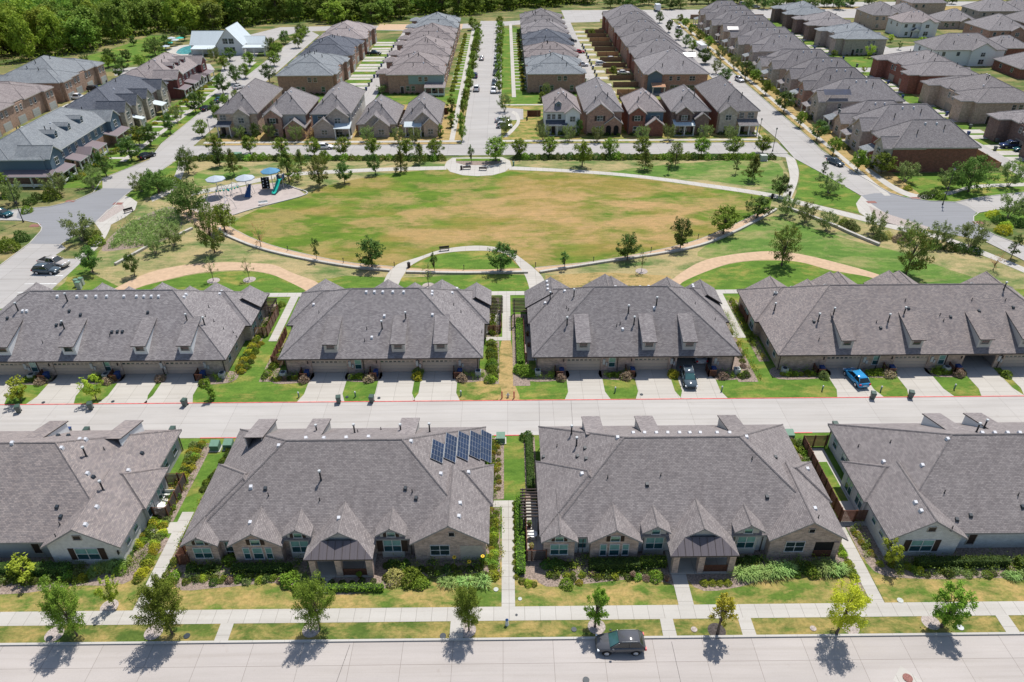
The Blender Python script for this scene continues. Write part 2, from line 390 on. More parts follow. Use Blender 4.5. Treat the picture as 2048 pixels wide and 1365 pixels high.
# walks between villas
for xc, y0, y1, y2 in ((-36.05, 44.4, 57.3, 92.5), (-.08, 44.4, 58.6, 92.2), (36.2, 44.4, 55.2, 92.4)):
    rect('villa_walk', xc-.66, xc+.66, y0, y1, .034, 'walk_concrete_y')
    rect('villa_walk', xc-.66, xc+.66, y2, 106.4, .034, 'walk_concrete_y')
rect('villa_walk', -80, 80, 106.35, 107.7, .038, 'walk_concrete')
rect('villa_walk', -3.0, -.7, 57.6, 58.6, .036, 'walk_concrete'); rect('villa_walk', -3.2, -.7, 92.2, 93.2, .036, 'walk_concrete')
rect('villa_walk', -40.6, -36.7, 54.2, 55.8, .036, 'walk_concrete'); rect('villa_walk', 36.9, 39.4, 54.3, 55.2, .036, 'walk_concrete')
rect('villa_walk', 34.6, 36.9, 92.6, 93.8, .036, 'walk_concrete')
# park: big areas
sheet('park_lawn', px([(300, 330), (380, 318), (900, 316), (1560, 312), (1600, 400), (1860, 470), (2048, 545), (2200, 640), (2200, 700), (-60, 700), (100, 580), (240, 470), (290, 400)]), .004, 'dry_lawn')
sheet('park_lawn_green', px([(1395, 505), (1530, 435), (1600, 450), (1700, 480), (1800, 505), (1900, 540), (2048, 590), (1930, 596), (1820, 560), (1700, 540), (1560, 505), (1470, 520)], True), .009, 'park_green')
sheet('park_lawn_green', px([(1200, 352), (1330, 330), (1540, 322), (1565, 370), (1540, 378), (1400, 360)], True), .009, 'park_green')
sheet('park_lawn_green', px([(395, 345), (470, 330), (500, 345), (440, 365), (395, 372)], True), .009, 'park_green')
sheet('oval_lawn', px([(460, 452), (480, 436), (520, 417), (612, 391), (640, 375), (720, 357), (800, 345), (892, 338), (930, 351), (985, 352), (1022, 341), (1100, 343), (1200, 350), (1300, 360), (1400, 374), (1480, 385), (1545, 396), (1540, 415), (1499, 436),
      (1399, 480), (1299, 505), (1184, 525), (1071, 536), (1000, 548), (900, 550), (787, 536), (687, 526), (575, 502), (512, 481)]), .012, 'oval_grass')
GO = [(2300, 700), (2300, 640)]
sheet('villa_back_lawn', px([(250, 585), (330, 562), (400, 548), (475, 543), (530, 547), (575, 562), (610, 583), (540, 592), (300, 600)], True), .012, 'green_lawn')
sheet('villa_back_lawn', px([(620, 566), (690, 552), (800, 556), (1000, 548), (1060, 552), (1066, 592), (640, 592)]), .0125, 'green_lawn')
sheet('villa_back_lawn', px([(1090, 552), (1200, 545), (1340, 552), (1360, 600), (1100, 600)]), .0127, 'straw_lawn')
sheet('villa_back_lawn', px([(1368, 563), (1430, 537), (1500, 523), (1601, 524), (1661, 540), (1743, 556), (1820, 590), (1370, 592)], True), .013, 'green_lawn')
sheet('villa_back_lawn', px([(150, 520), (200, 500), (180, 545), (240, 575), (220, 600), (90, 600), (130, 565)]), .013, 'green_lawn')
# decomposed granite paths
def band(name, top, bot, z, mat):
    t = smooth([G(*p) for p in top], False, 5); b = smooth([G(*p) for p in bot], False, 5)
    return sheet(name, t+b[::-1], z, mat)
band('gravel_path', [(200, 592), (230, 577), (300, 545), (375, 530), (450, 525), (512, 527), (550, 531), (587, 547), (634, 565), (665, 590)],
     [(262, 592), (272, 578), (325, 562), (400, 546), (475, 541), (530, 546), (562, 557), (609, 580), (622, 592)], .018, 'dg_gravel')
band('gravel_path', [(1330, 585), (1344, 560), (1399, 525), (1461, 510), (1536, 503), (1601, 509), (1686, 529), (1758, 550), (1800, 570)],
     [(1358, 585), (1365, 565), (1430, 537), (1474, 525), (1536, 520), (1601, 525), (1661, 541), (1743, 556), (1780, 576)], .018, 'dg_gravel')
WO = [(440, 458), (447, 469), (512, 496), (597, 517), (700, 535), (780, 543)]; WI = [(452, 450), (463, 457), (512, 480), (575, 500), (687, 524), (789, 534)]
EO = [(1080, 546), (1199, 527), (1374, 499), (1461, 469), (1536, 430), (1552, 420)]; EI = [(1069, 536), (1184, 524), (1299, 504), (1399, 479), (1499, 435), (1536, 415)]
band('gravel_path', WI, WO, .018, 'dg_gravel'); band('gravel_path', EI, EO, .018, 'dg_gravel')
band('gravel_path', [(815, 537), (930, 540), (1050, 537)], [(812, 545), (930, 547), (1056, 545)], .018, 'dg_gravel')
for p in (WO, EO, [(812, 546), (930, 548), (1056, 546)]): kerb(smooth(pxl(p), False), False, 'walk_concrete', 'seat_wall', .55, .35)
for p in (WI, EI): kerb(smooth(pxl(p), False), False, 'kerb_concrete', 'edging', .12, .06)
# semicircle walk
band('semicircle_walk', [(760, 585), (771, 556), (782, 540), (800, 527), (837, 515), (887, 499), (949, 492), (1000, 496), (1024, 505), (1049, 522), (1071, 540), (1088, 560), (1092, 590)],
     [(790, 590), (800, 563), (809, 548), (820, 533), (862, 512), (912, 504), (962, 502), (1000, 505), (1020, 514), (1034, 528), (1050, 552), (1058, 575), (1060, 592)], .03, 'drive_concrete')
sheet('circle_lawn', px([(824, 534), (864, 513), (914, 505), (962, 503), (998, 506), (1018, 515), (1032, 530), (1036, 537), (930, 539)]), .02, 'green_lawn')
# north walk and plaza
band('park_walk', [(383, 384), (450, 371), (512, 358), (580, 346), (700, 339), (800, 335), (893, 333)], [(383, 392), (450, 379), (512, 366), (580, 353), (700, 346), (800, 342), (893, 340)], .03, 'walk_concrete')
band('park_walk', [(1018, 333), (1149, 340), (1274, 350), (1399, 366), (1536, 386), (1600, 402), (1723, 432), (1791, 450), (1861, 465), (1936, 490), (2048, 535), (2150, 580)],
     [(1018, 340), (1149, 346), (1274, 356), (1399, 373), (1536, 394), (1600, 411), (1723, 442), (1791, 460), (1861, 475), (1936, 500), (2048, 546), (2150, 592)], .03, 'walk_concrete')
sheet('plaza', px([(889, 333), (893, 324), (905, 316), (1005, 315), (1020, 322), (1023, 333), (1010, 344), (985, 351), (955, 353), (925, 351), (900, 344)]), .034, 'walk_concrete')
sheet('planter_bed', px([(912, 318), (1000, 318), (1003, 326), (985, 331), (930, 331), (912, 326)]), .045, 'mulch')
sheet('planter_grass', px([(912, 318), (1000, 318), (1001, 323), (912, 323)]), .06, 'green_lawn')
band('park_walk', [(1571, 314), (1576, 335), (1579, 360), (1565, 392)], [(1589, 316), (1597, 340), (1595, 365), (1582, 398)], .031, 'walk_concrete')
sheet('wedge_lawn', px([(1592, 318), (1640, 344), (1690, 372), (1722, 394), (1712, 408), (1720, 428), (1650, 413), (1588, 398), (1598, 370), (1600, 345)]), .02, 'green_lawn')
sheet('left_verge', px([(345, 327), (363, 318), (372, 325), (358, 345), (340, 385), (270, 402), (250, 396), (262, 385)]), .02, 'green_lawn')
band('park_walk', [(358, 322), (352, 345), (335, 375), (300, 395)], [(376, 322), (368, 345), (350, 380), (305, 404)], .03, 'walk_concrete')
# playground
sheet('playground', px([(405, 392), (455, 380), (512, 369), (560, 365), (590, 375), (612, 390), (512, 417), (467, 431), (425, 434), (405, 428), (380, 420), (395, 405)]), .022, 'play_surface')
kerb(pxl([(570, 370), (590, 377), (612, 390), (512, 417), (467, 431)]), True, 'kerb_concrete', 'playground_border', .25, .2)
sheet('mulch_ground', px([(360, 425), (395, 405), (430, 434), (445, 458), (420, 470)], True), .015, 'dg_gravel')
# roads
LS = [(-92.3, 345), (-92.3, 215), (-92.0, 192), (-92.5, 176)]
sheet('main_road_left', [(-92.3, 360), (-92.3, 215), (-92.0, 190)]+pxl([(300, 320), (205, 358), (205, 377), (187, 386), (150, 402), (100, 414), (40, 419), (0, 424), (-120, 430), (-120, 448), (0, 441), (30, 440), (50, 442), (76, 447), (84, 456), (82, 463), (59, 488), (0, 532), (-200, 660), (40, 610), (105, 578), (165, 523), (155, 518), (100, 518), (132, 497), (122, 489), (190, 447), (250, 392), (265, 378), (345, 325), (362, 317)])+[(-82.8, 188), (-83.2, 215), (-83.4, 330), (-83.4, 345)], .016, 'far_concrete')
sheet('asphalt_junction', px([(205, 377), (265, 378), (250, 392), (190, 447), (122, 489), (59, 488), (82, 463), (84, 456), (76, 447), (50, 442), (33, 436), (37, 419), (100, 414), (150, 402), (187, 386)]), .022, 'asphalt')
rect('cross_street', -83, 72.5, 179.2, 187.9, .018, 'far_concrete')
rect('centre_street', -11.6, -1.3, 187.5, 380, .0165, 'far_concrete')
sheet('side_bay', [(-1.5, 209), (5.3, 211), (5.5, 222), (-1.5, 224)], .02, 'far_concrete')
RS_W = [(72.8, 400), (72.8, 205), (73.5, 190)]+pxl([(1590, 318), (1640, 345), (1722, 392)])
RS_E = [(82.2, 400), (82.2, 215), (82.3, 190)]+pxl([(1641, 300), (1711, 347), (1781, 387)])
sheet('main_road_right', RS_W+pxl([(1748, 387)])+RS_E[::-1], .017, 'far_concrete')
sheet('main_road_right', px([(1545, 290), (1590, 318), (1545, 312), (1536, 312), (1536, 292)]), .0175, 'far_concrete')
sheet('asphalt_junction', px([(1723, 392), (1748, 387), (1781, 387), (1811, 396), (1861, 403), (1890, 404), (1911, 405), (1936, 414), (1953, 425), (1946, 434), (1947, 443), (1961, 455), (1988, 470), (1978, 482), (1960, 481), (1861, 460), (1786, 437), (1745, 410)]), .022, 'asphalt')
sheet('side_road_right', px([(1905, 405), (1961, 395), (2048, 385), (2400, 350), (2400, 395), (2048, 414), (2000, 419), (1956, 427), (1936, 416)]), .0185, 'far_concrete')
sheet('lower_road_right', px([(1985, 468), (2048, 493), (2300, 600), (2300, 640), (2048, 522), (1971, 484)]), .0185, 'far_concrete')
sheet('corner_apron', px([(1723, 392), (1745, 410), (1786, 437), (1800, 445), (1790, 452), (1770, 450), (1740, 440), (1718, 425), (1712, 408)]), .024, 'walk_concrete')
sheet('rock_bed', px([(1738, 412), (1780, 430), (1861, 456), (1850, 462), (1800, 452), (1770, 447), (1745, 432)]), .03, 'river_rock')
sheet('plaza_left', px([(250, 392), (262, 396), (275, 405), (270, 420), (250, 435), (222, 450), (205, 470), (192, 485), (185, 500), (195, 480), (203, 465), (190, 447)]), .024, 'walk_concrete')
sheet('plaza_left_rock', px([(245, 408), (249, 418), (230, 430), (205, 445), (192, 443), (215, 420)]), .03, 'river_rock')
band('park_walk', [(222, 450), (218, 462), (205, 485), (180, 510), (160, 522)], [(208, 452), (206, 462), (195, 480), (172, 502), (150, 516)], .031, 'walk_concrete')
sheet('meadow_bed', px([(225, 470), (260, 445), (330, 415), (355, 420), (365, 445), (350, 470), (300, 490), (215, 503), (205, 495)], True), .015, 'mulch')
for p in ([(-83.2, 345), (-83.2, 215), (-82.8, 189)], [(-92.3, 360), (-92.3, 215), (-92, 190)]+pxl([(300, 320), (205, 358), (187, 386)]), [(-82, 188), (-11.6, 188), (-11.6, 380)], [(-1.3, 380), (-1.3, 188), (72.5, 188)], [(-80, 179.1), (-12, 179.1)], [(0, 179.1), (72, 179.1)]): kerb(p, False, 'kerb_concrete')
kerb(RS_W, False); kerb(RS_E, False)
kerb(pxl([(1781, 387), (1811, 396), (1861, 403), (1911, 405), (1961, 395), (2048, 385), (2400, 350)])); kerb(pxl([(2400, 395), (2048, 414), (2000, 419), (1958, 426), (1947, 434), (1947, 443), (1961, 455), (1988, 470), (2048, 493), (2300, 600)]))
kerb(pxl([(1971, 484), (2048, 522), (2300, 640)])); kerb(pxl([(-120, 430), (0, 424), (40, 419), (100, 414), (150, 402), (187, 386)])); kerb(pxl([(0, 441), (50, 442), (76, 447), (84, 456), (82, 463), (59, 488), (0, 532)]))
kerb(pxl([(345, 327), (265, 380), (250, 392), (190, 447), (122, 489)]))
# verge, sidewalk and yards behind the cross street
rect('house_lawn', -80, -12.2, 188.2, 240, .008, 'straw_lawn'); rect('house_lawn', -.9, 72, 188.2, 240, .008, 'yard_lawn')
rect('block_lawn', -76, -12.2, 228, 241, .012, 'green_lawn'); rect('block_lawn', 0, 26, 226, 241.5, .012, 'green_lawn')
rect('verge', -80, -12.2, 188.2, 189.9, .014, 'straw_lawn')
rect('sidewalk', -81, -12.0, 190, 191.5, .03, 'walk_concrete'); rect('sidewalk', -.8, 71, 190, 191.5, .03, 'walk_concrete')
rect('sidewalk', -15.2, -13.8, 191.5, 360, .03, 'walk_concrete_y'); rect('sidewalk', 2.2, 3.5, 236, 372, .03, 'walk_concrete_y')
rect('street_lawn', -18.6, -11.8, 241, 345, .012, 'green_lawn'); rect('street_lawn', -1.1, 7, 241, 360, .012, 'green_lawn')
for i in range(22): rect('lead_walk', -13.9, -18.6, 246+i*4.7, 247+i*4.7, .032, 'walk_concrete'); rect('lead_walk', 3.4, 7.2, 246+i*4.8, 247+i*4.8, .032, 'walk_concrete')
rect('back_walk', -1.0, 27, 226.2, 227.4, .033, 'walk_concrete')
band('back_walk', [(1014, 275), (1028, 262), (1040, 245), (1036, 228), (1026, 222)], [(1006, 275), (1018, 262), (1033, 245), (1030, 232), (1022, 227)], .034, 'walk_concrete')
# rear alleys and driveways
sheet('rear_alley', [(-46.5, 232), (-41.8, 232), (-41.8, 356), (-46.5, 356)], .016, 'far_concrete')
sheet('rear_alley', [(-40.0, 213), (-34.5, 213), (-41.6, 234), (-46.6, 234)], .0155, 'far_concrete')
rect('rear_alley', 27.3, 32, 236, 378, .016, 'far_concrete'); sheet('rear_alley', [(27.3, 237), (32, 237), (43.5, 211), (38.5, 209)], .0155, 'far_concrete')
rect('rear_alley', 121.5, 126, 150, 372, .016, 'far_concrete'); sheet('rear_alley', [(124, 268), (160, 268), (160, 275), (124, 275)], .0165, 'far_concrete')
def drives(x0, x1, ys, wd=3.4):
    for y in ys: rect('driveway', x0, x1, y, y+wd, .026, 'walk_concrete')
for x0, x1, y0, y1 in ((-55, -46.5, 241, 334), (-41.8, -37.6, 241, 350), (25, 27.3, 241, 358), (126, 132, 170, 378), (-160, -160, 0, 0)):
    if x1 > x0: rect('alley_lawn', x0, x1, y0, y1, .01, 'green_lawn')
drives(-55, -46.4, [243, 247.6, 252.2, 260.5, 265, 273, 277.5, 282, 290, 295, 303.5, 308, 312.5, 320, 325])
drives(-42, -37.6, [243+5.4*i for i in range(20)])
drives(25, 27.5, [243+5.2*i for i in range(22)])
drives(125.9, 132.6, [172, 176.6, 181.5, 190, 195, 205.5, 210.5, 215.5, 222, 238, 243, 248, 253.5, 259, 298, 303, 308, 314, 327, 332, 337, 343])
sheet('far_road_left', px([(455, 95), (500, 70), (560, 55), (700, 52), (820, 52), (960, 47), (1060, 40), (1200, 36), (1200, 44), (1060, 48), (960, 56), (830, 62), (700, 60), (600, 64), (560, 75), (520, 100), (470, 195), (430, 190)]), .0145, 'far_concrete')
rect('far_road', 30, 200, 384, 412, .0142, 'far_concrete'); rect('far_road', 150, 420, 420, 436, .0146, 'far_concrete')
rect('far_road', 150, 158, 270, 400, .0148, 'far_concrete'); sheet('far_road', [(156, 300), (156, 309), (260, 350), (262, 341)], .0149, 'far_concrete')
rect('far_verge', 160, 420, 400, 419, .01, 'straw_lawn'); rect('gravel_lot', -60, -20, 357, 372, .02, 'dg_gravel')
rect('right_lawn', 126, 150, 276, 294, .012, 'green_lawn'); rect('right_lawn', 84, 150, 136, 164, .008, 'green_lawn')
rect('east_lawn', 83, 92.5, 150, 372, .0115, 'straw_lawn'); rect('sidewalk', 84.2, 85.6, 150, 375, .03, 'walk_concrete_y')
band('sidewalk', [(1736, 335), (1790, 372), (1840, 390), (1900, 383), (1950, 371), (2048, 366)], [(1730, 341), (1784, 380), (1838, 398), (1900, 390), (1950, 377), (2048, 373)], .031, 'walk_concrete')
rect('west_lawn', 66, 72.6, 236, 372, .0115, 'straw_lawn'); rect('sidewalk', 68.5, 70, 192, 372, .03, 'walk_concrete_y')
rect('west_lawn', -104, -92.5, 158, 290, .01, 'green_lawn'); rect('sidewalk', -97, -95.4, 176, 290, .03, 'walk_concrete_y')
for i in range(16): rect('lead_walk', -103, -97, 178+i*5.4, 179.3+i*5.4, .032, 'walk_concrete')
rect('left_alley_lawn', -137, -124, 196, 262, .01, 'green_lawn'); rect('rear_alley', -131, -126.5, 190, 268, .016, 'far_concrete')
for i in range(11): rect('driveway', -138, -131, 199+i*5.6, 203+i*5.6, .026, 'walk_concrete')
sheet('pool_deck', px([(330, 108), (345, 95), (375, 90), (400, 92), (405, 112), (370, 116), (335, 116)], True), .02, 'walk_concrete')
sheet('swimming_pool', px([(353, 107), (357, 100), (370, 94), (384, 93), (384, 106), (368, 109)], True), .03, 'pool_water')
sheet('dog_park_lawn', px([(150, 118), (220, 100), (300, 72), (330, 72), (330, 120), (260, 132), (180, 135)]), .008, 'green_lawn')
sheet('side_road_far', px([(225, 138), (330, 130), (420, 128), (430, 140), (330, 148), (230, 152)]), .012, 'far_concrete')
# villa driveways (kept clear of the walls)
DW = {-28.0: -22.9, -18.2: -13.3, -12.2: -7.2, 8.5: 13.4, 18.2: 23.1, 24.3: 29.4, -64.7: -59.6, -55: -49.7, -48.8: -43.5, 45.8: 50.8, 55.6: 60.5, 65.6: 70.2, 71.5: 76.3, -74: -69}
for a, b in DW.items(): sheet('driveway', [(a-.7, 77.25), (b+.7, 77.25), (b+.1, 79), (b+.1, 84.4), (a-.1, 84.4), (a-.1, 79)], .026, 'drive_concrete')
# mulch beds
def bed(pts, mat='mulch', z=.026, name='mulch_bed'): return sheet(name, smooth(pts, True, 4), z, mat)
for x0 in (-33.3, 3.3):
    bed([(x0-.3, 47.2), (x0+4, 47.0), (x0+9, 47.5), (x0+12.5, 47.1), (x0+13.6, 47), (x0+13.6, 53), (x0-.3, 53)])
    bed([(x0+15.3, 46.5), (x0+20, 46.5), (x0+23, 47.6), (x0+27, 48), (x0+31, 47.7), (x0+31.5, 53), (x0+15.3, 53)])
bed([(37.5, 48.2), (42, 47.2), (50, 47.2), (60, 46.5), (60, 53), (38.5, 55), (37.6, 53)]); bed([(-62, 47), (-50, 46.5), (-44, 47.4), (-39, 47.6), (-38, 50), (-38, 54), (-62, 53)])
for x0, x1, y0, y1 in ((-2.6, -.9, 48, 57.5), (-2.3, -.5, 58.8, 69.5), (.7, 2.8, 47.6, 58.8), (2.0, 3.4, 59, 69.5), (-39.6, -37.2, 55.9, 69), (-35.3, -33.6, 48, 60), (-3.1, -1.3, 93.3, 105.5), (.8, 3.2, 80.5, 100), (-2.9, -1.2, 81, 92), (34.8, 35.5, 45.8, 56), (37, 38.4, 50, 55),
                       (-39.4, -37.8, 84, 104), (-35.2, -33.0, 82, 92), (32.6, 35.4, 81, 102), (37, 38.6, 86, 104)):
    rect('mulch_bed', x0, x1, y0, y1, .021, 'mulch')
edges = sorted(DW.items())
for (a, b), (a2, b2) in zip(edges, edges[1:]):
    if a2-b > 4 and a2-b < 9: bed([(b+.2, 82), (a2-.2, 82), (a2-.2, 84.4), (b+.2, 84.4)])
for x0, x1 in ((-33, -28.2), (-7, -3), (3.2, 8.3), (29.6, 34), (38.5, 45.6), (-43.3, -39)): bed([(x0, 81.6), (x1, 82), (x1, 84.4), (x0, 84.4)])
for x, y in [(-43.0, 41.9), (-33.7, 42.0), (-18.8, 42.1), (-4.0, 41.9), (8.3, 42.1), (37.0-4.6, 41.8), (40.3, 42.2), (-39.2, 44.9)] : sheet('tree_ring', [(x+.85*math.cos(i*.35), y+.85*math.sin(i*.35)) for i in range(18)], .036, 'river_rock')
x, y = G(1435, 1268); sheet('tree_ring', [(x+.85*math.cos(i*.35), y+.3+.85*math.sin(i*.35)) for i in range(18)], .04, 'dark_mulch')

rect('porch_walk', 16.6, 18.1, 44.4, 48.3, .052, 'walk_concrete_y'); rect('porch_walk', -19.3, -18.0, 46.2, 48.4, .052, 'walk_concrete_y')

for i in range(12): rect('driveway', 32, 36.3, 240+9.8*i, 243.4+9.8*i, .027, 'walk_concrete')
rect('yard_ground', 32.2, 45.6, 238, 362, .009, 'dry_lawn')
sheet('villa_back_lawn', smooth([(-1.3, 77.4), (1.6, 77.4), (.9, 82), (.6, 91.8), (-.9, 91.8), (-1.2, 83)], True, 4), .012, 'straw_lawn')
sheet('villa_back_lawn', smooth([(-7, 77.5), (-1.5, 77.5), (-1.5, 81.2), (-6.6, 81.4)], True, 4), .0135, 'yard_lawn')

for pts in ([(1343, 1284), (1362, 1368)], [(1142, 802), (1146, 862)], [(1078, 803), (1079, 858)], [(700, 1290), (672, 1368)]): ribbon('joint_seal', pxl(pts), .035, .024, 'pole_dark', False)
# ================================================================ building kit
MC = {}
def cached(key, fn):
    if key not in MC: MC[key] = fn()
    return MC[key]
FACE = dict(S=0, E=math.pi/2, N=math.pi, W=-math.pi/2)
def win(par, x, y, z, w_, h, face='S', nx=1, ny=1, frame='trim_white', pane='glass_teal', shut=None, sub=True, name='window', label=None):
    def mk():
        a = MB(); t = .055
        a.box(-w_/2-t, w_/2+t, -.09, -.001, h, h+t, frame); a.box(-w_/2-t-.03, w_/2+t+.03, -.12, -.001, -t, 0, frame)
        for s in (-1, 1): a.box(min(s*w_/2, s*(w_/2+t)), max(s*w_/2, s*(w_/2+t)), -.09, -.001, 0, h, frame)
        for i in range(1, nx): a.box(-w_/2+w_*i/nx-.03, -w_/2+w_*i/nx+.03, -.08, -.001, .001, h-.001, frame)
        for i in range(1, ny): a.box(-w_/2+.001, w_/2-.001, -.075, -.001, h*i/ny-.025, h*i/ny+.025, frame)
        b = MB()
        if pane == 'glass_teal': b.box(-w_/2+.001, w_/2-.001, -.04, -.002, h*.46, h-.002, 'blind_teal'); b.box(-w_/2+.001, w_/2-.001, -.038, -.002, .002, h*.46-.001, 'pane_dark')
        else: b.box(-w_/2+.001, w_/2-.001, -.04, -.002, .002, h-.002, pane)
        if not sub: a.box(-w_/2+.001, w_/2-.001, -.04, -.002, .002, h-.002, pane)
        c = None
        if shut:
            sw = w_*.42 if w_ < 1.4 else .62; c = []
            for s in (-1, 1):
                q = MB(); x0 = s*(w_/2+t+.02); x1 = x0+s*sw; q.box(min(x0, x1), max(x0, x1), -.07, -.001, -.02, h+.02, shut); c.append(q.mesh('shutter'))
        return a.mesh('window'), b.mesh('pane'), c
    fr, pn, sh = cached(('win', w_, h, nx, ny, frame, pane, shut, sub), mk)
    o = link(name, fr, par, (x, y, z), FACE[face])
    if sub: link('pane', pn, o)
    for q in sh or (): link('shutter', q, par, (x, y, z), FACE[face])
    if label: o['label'] = label
    return o
def garage(par, x, y, w_, h=2.15, face='S', mat='garage_tan', wins=True):
    def mk():
        a = MB()
        a.box(-w_/2, w_/2, -.06, -.001, 0, h, mat)
        for i in range(1, 4): a.box(-w_/2+.03, w_/2-.03, -.075, -.055, h*i/4-.015, h*i/4+.015, 'trim_gray')
        if wins:
            for i in range(8): a.box(-w_/2+w_*(i+.5)/8-.2, -w_/2+w_*(i+.5)/8+.2, -.085, -.05, h-.42, h-.2, 'glass_dark' if i < 6 else 'garage_brown')
        return a.mesh('garage_door')
    return link('garage_door', cached(('gar', w_, h, mat, wins), mk), par, (x, y, 0), FACE[face])
def door(par, x, y, face='S', mat='door_dark', w_=1.0, h=2.1, z=0):
    def mk():
        a = MB(); a.box(-w_/2, w_/2, -.06, -.001, 0, h, mat); a.box(-w_/2-.09, w_/2+.09, -.04, -.001, h, h+.1, 'trim_white')
        for s in (-1, 1): a.box(min(s*w_/2, s*(w_/2+.09)), max(s*w_/2, s*(w_/2+.09)), -.04, -.001, 0, h, 'trim_white')
        return a.mesh('door')
    return link('door', cached(('door', mat, w_, h), mk), par, (x, y, z), FACE[face])
class Roof:
    def __init__(s, mat, trim='trim_gray', cap='shingle_gray', cr=.1): s.mb = MB(); s.h = []; s.mat = mat; s.trim = trim; s.cap = cap; s.cr = cr
    def z(s, x, y): return max([f(x, y) for f in s.h] or [0])
    def hip(s, x0, x1, y0, y1, ze, p, th=.2, caps=True, px_=None):
        "hip roof; px_ = pitch of the end slopes"
        q = px_ or p
        if x1-x0 >= y1-y0:
            hw = (y1-y0)/2; zr = ze+hw*p; i = min((zr-ze)/q, (x1-x0)/2); A = (x0+i, (y0+y1)/2, zr); B = (x1-i, (y0+y1)/2, zr)
            a, b, c, d = (x0, y0, ze), (x1, y0, ze), (x1, y1, ze), (x0, y1, ze)
            s.h.append(lambda x, y: min(ze+(y-y0)*p, ze+(y1-y)*p, ze+(x-x0)*q, ze+(x1-x)*q))
        else:
            hw = (x1-x0)/2; zr = ze+hw*p; i = min((zr-ze)/q, (y1-y0)/2); A = ((x0+x1)/2, y0+i, zr); B = ((x0+x1)/2, y1-i, zr)
            a, b, c, d = (x1, y0, ze), (x1, y1, ze), (x0, y1, ze), (x0, y0, ze)
            s.h.append(lambda x, y: min(ze+(x-x0)*p, ze+(x1-x)*p, ze+(y-y0)*q, ze+(y1-y)*q))
        m = s.mb
        m.poly([a, b, B, A], s.mat).poly([c, d, A, B], s.mat).poly([d, a, A], s.mat).poly([b, c, B], s.mat)
        R4 = [(x0, y0), (x1, y0), (x1, y1), (x0, y1)]
        for k in range(4):
            u, v = R4[k], R4[(k+1) % 4]; m.poly([(*u, ze-th), (*v, ze-th), (*v, ze), (*u, ze)], s.trim)
        m.poly([(x, y, ze-th) for x, y in R4[::-1]], s.trim)
        if caps:
            for u, v in ((a, A), (d, A), (b, B), (c, B), (A, B)):
                if (Vector(u)-Vector(v)).length > .3: m.tube([u, v], s.cr, s.cap, 4)
        return zr
    def gable(s, x0, x1, y0, y1, ze, p, axis='y', th=.2, caps=True, trim=None):
        trim = trim or s.trim
        P = (lambda a, b, z: (a, b, z)) if axis == 'y' else (lambda a, b, z: (b, a, z))
        a0, a1, b0, b1 = (x0, x1, y0, y1) if axis == 'y' else (y0, y1, x0, x1)
        am = (a0+a1)/2; zr = ze+(am-a0)*p; m = s.mb
        m.poly([P(a0, b0, ze), P(am, b0, zr), P(am, b1, zr), P(a0, b1, ze)], s.mat).poly([P(am, b0, zr), P(a1, b0, ze), P(a1, b1, ze), P(am, b1, zr)], s.mat)
        m.poly([P(a0, b0, ze-th), P(am, b0, zr-th), P(am, b1, zr-th), P(a0, b1, ze-th)], trim).poly([P(am, b0, zr-th), P(a1, b0, ze-th), P(a1, b1, ze-th), P(am, b1, zr-th)], trim)
        for b in (b0, b1): m.poly([P(a0, b, ze-th), P(a0, b, ze), P(am, b, zr), P(am, b, zr-th)], trim).poly([P(am, b, zr-th), P(am, b, zr), P(a1, b, ze), P(a1, b, ze-th)], trim)
        for a in (a0, a1): m.poly([P(a, b0, ze-th), P(a, b0, ze), P(a, b1, ze), P(a, b1, ze-th)], trim)
        if caps: m.tube([P(am, b0, zr), P(am, b1, zr)], s.cr*.8, s.cap, 4)
        if axis == 'y': s.h.append(lambda x, y: ze+min(x-x0, x1-x)*p if y0 <= y <= y1 else -9)
        else: s.h.append(lambda x, y: ze+min(y-y0, y1-y)*p if x0 <= x <= x1 else -9)
        return zr
    def build(s, par, name='roof'): return s.mb.build(name, par)
def gwall(mb, x0, x1, yf, yb, ze, p, ov, mat, axis='y', th=.2, low=None, zlow=2.6, z0=0):
    "five-sided wall that closes a gable roof whose eaves span x0..x1; ov = side overhang"
    a0, a1 = x0+ov, x1-ov; am = (a0+a1)/2; zs = ze-th+ov*p-.01; zt = ze-th+(am-x0)*p-.01
    pts = [(a0, z0), (a1, z0), (a1, zs), (am, zt), (a0, zs)]
    P = (lambda a, b, z: (a, b, z)) if axis == 'y' else (lambda a, b, z: (b, a, z))
    def pr(pts, f, b, m_):
        mb.poly([P(a, f, z) for a, z in pts], m_); mb.poly([P(a, b, z) for a, z in pts][::-1], m_)
        for i in range(len(pts)):
            u, v = pts[i], pts[(i+1) % len(pts)]; mb.poly([P(u[0], f, u[1]), P(u[0], b, u[1]), P(v[0], b, v[1]), P(v[0], f, v[1])], m_)
    pr(pts, yf, yb, mat)
    if low:
        d = -.05 if yf < yb else .05
        pr([(a0-.04, z0), (a1+.04, z0), (a1+.04, zlow), (a0-.04, zlow)], yf+d, yb+d*.5, low)
def on_roof(roof, x, y):
    z = 5.0
    for _ in range(25):
        X, Y = G(x, y, z); z = z*.5+.5*max(2.9, roof.z(X, Y))
    X, Y = G(x, y, z); return X, Y, roof.z(X, Y)
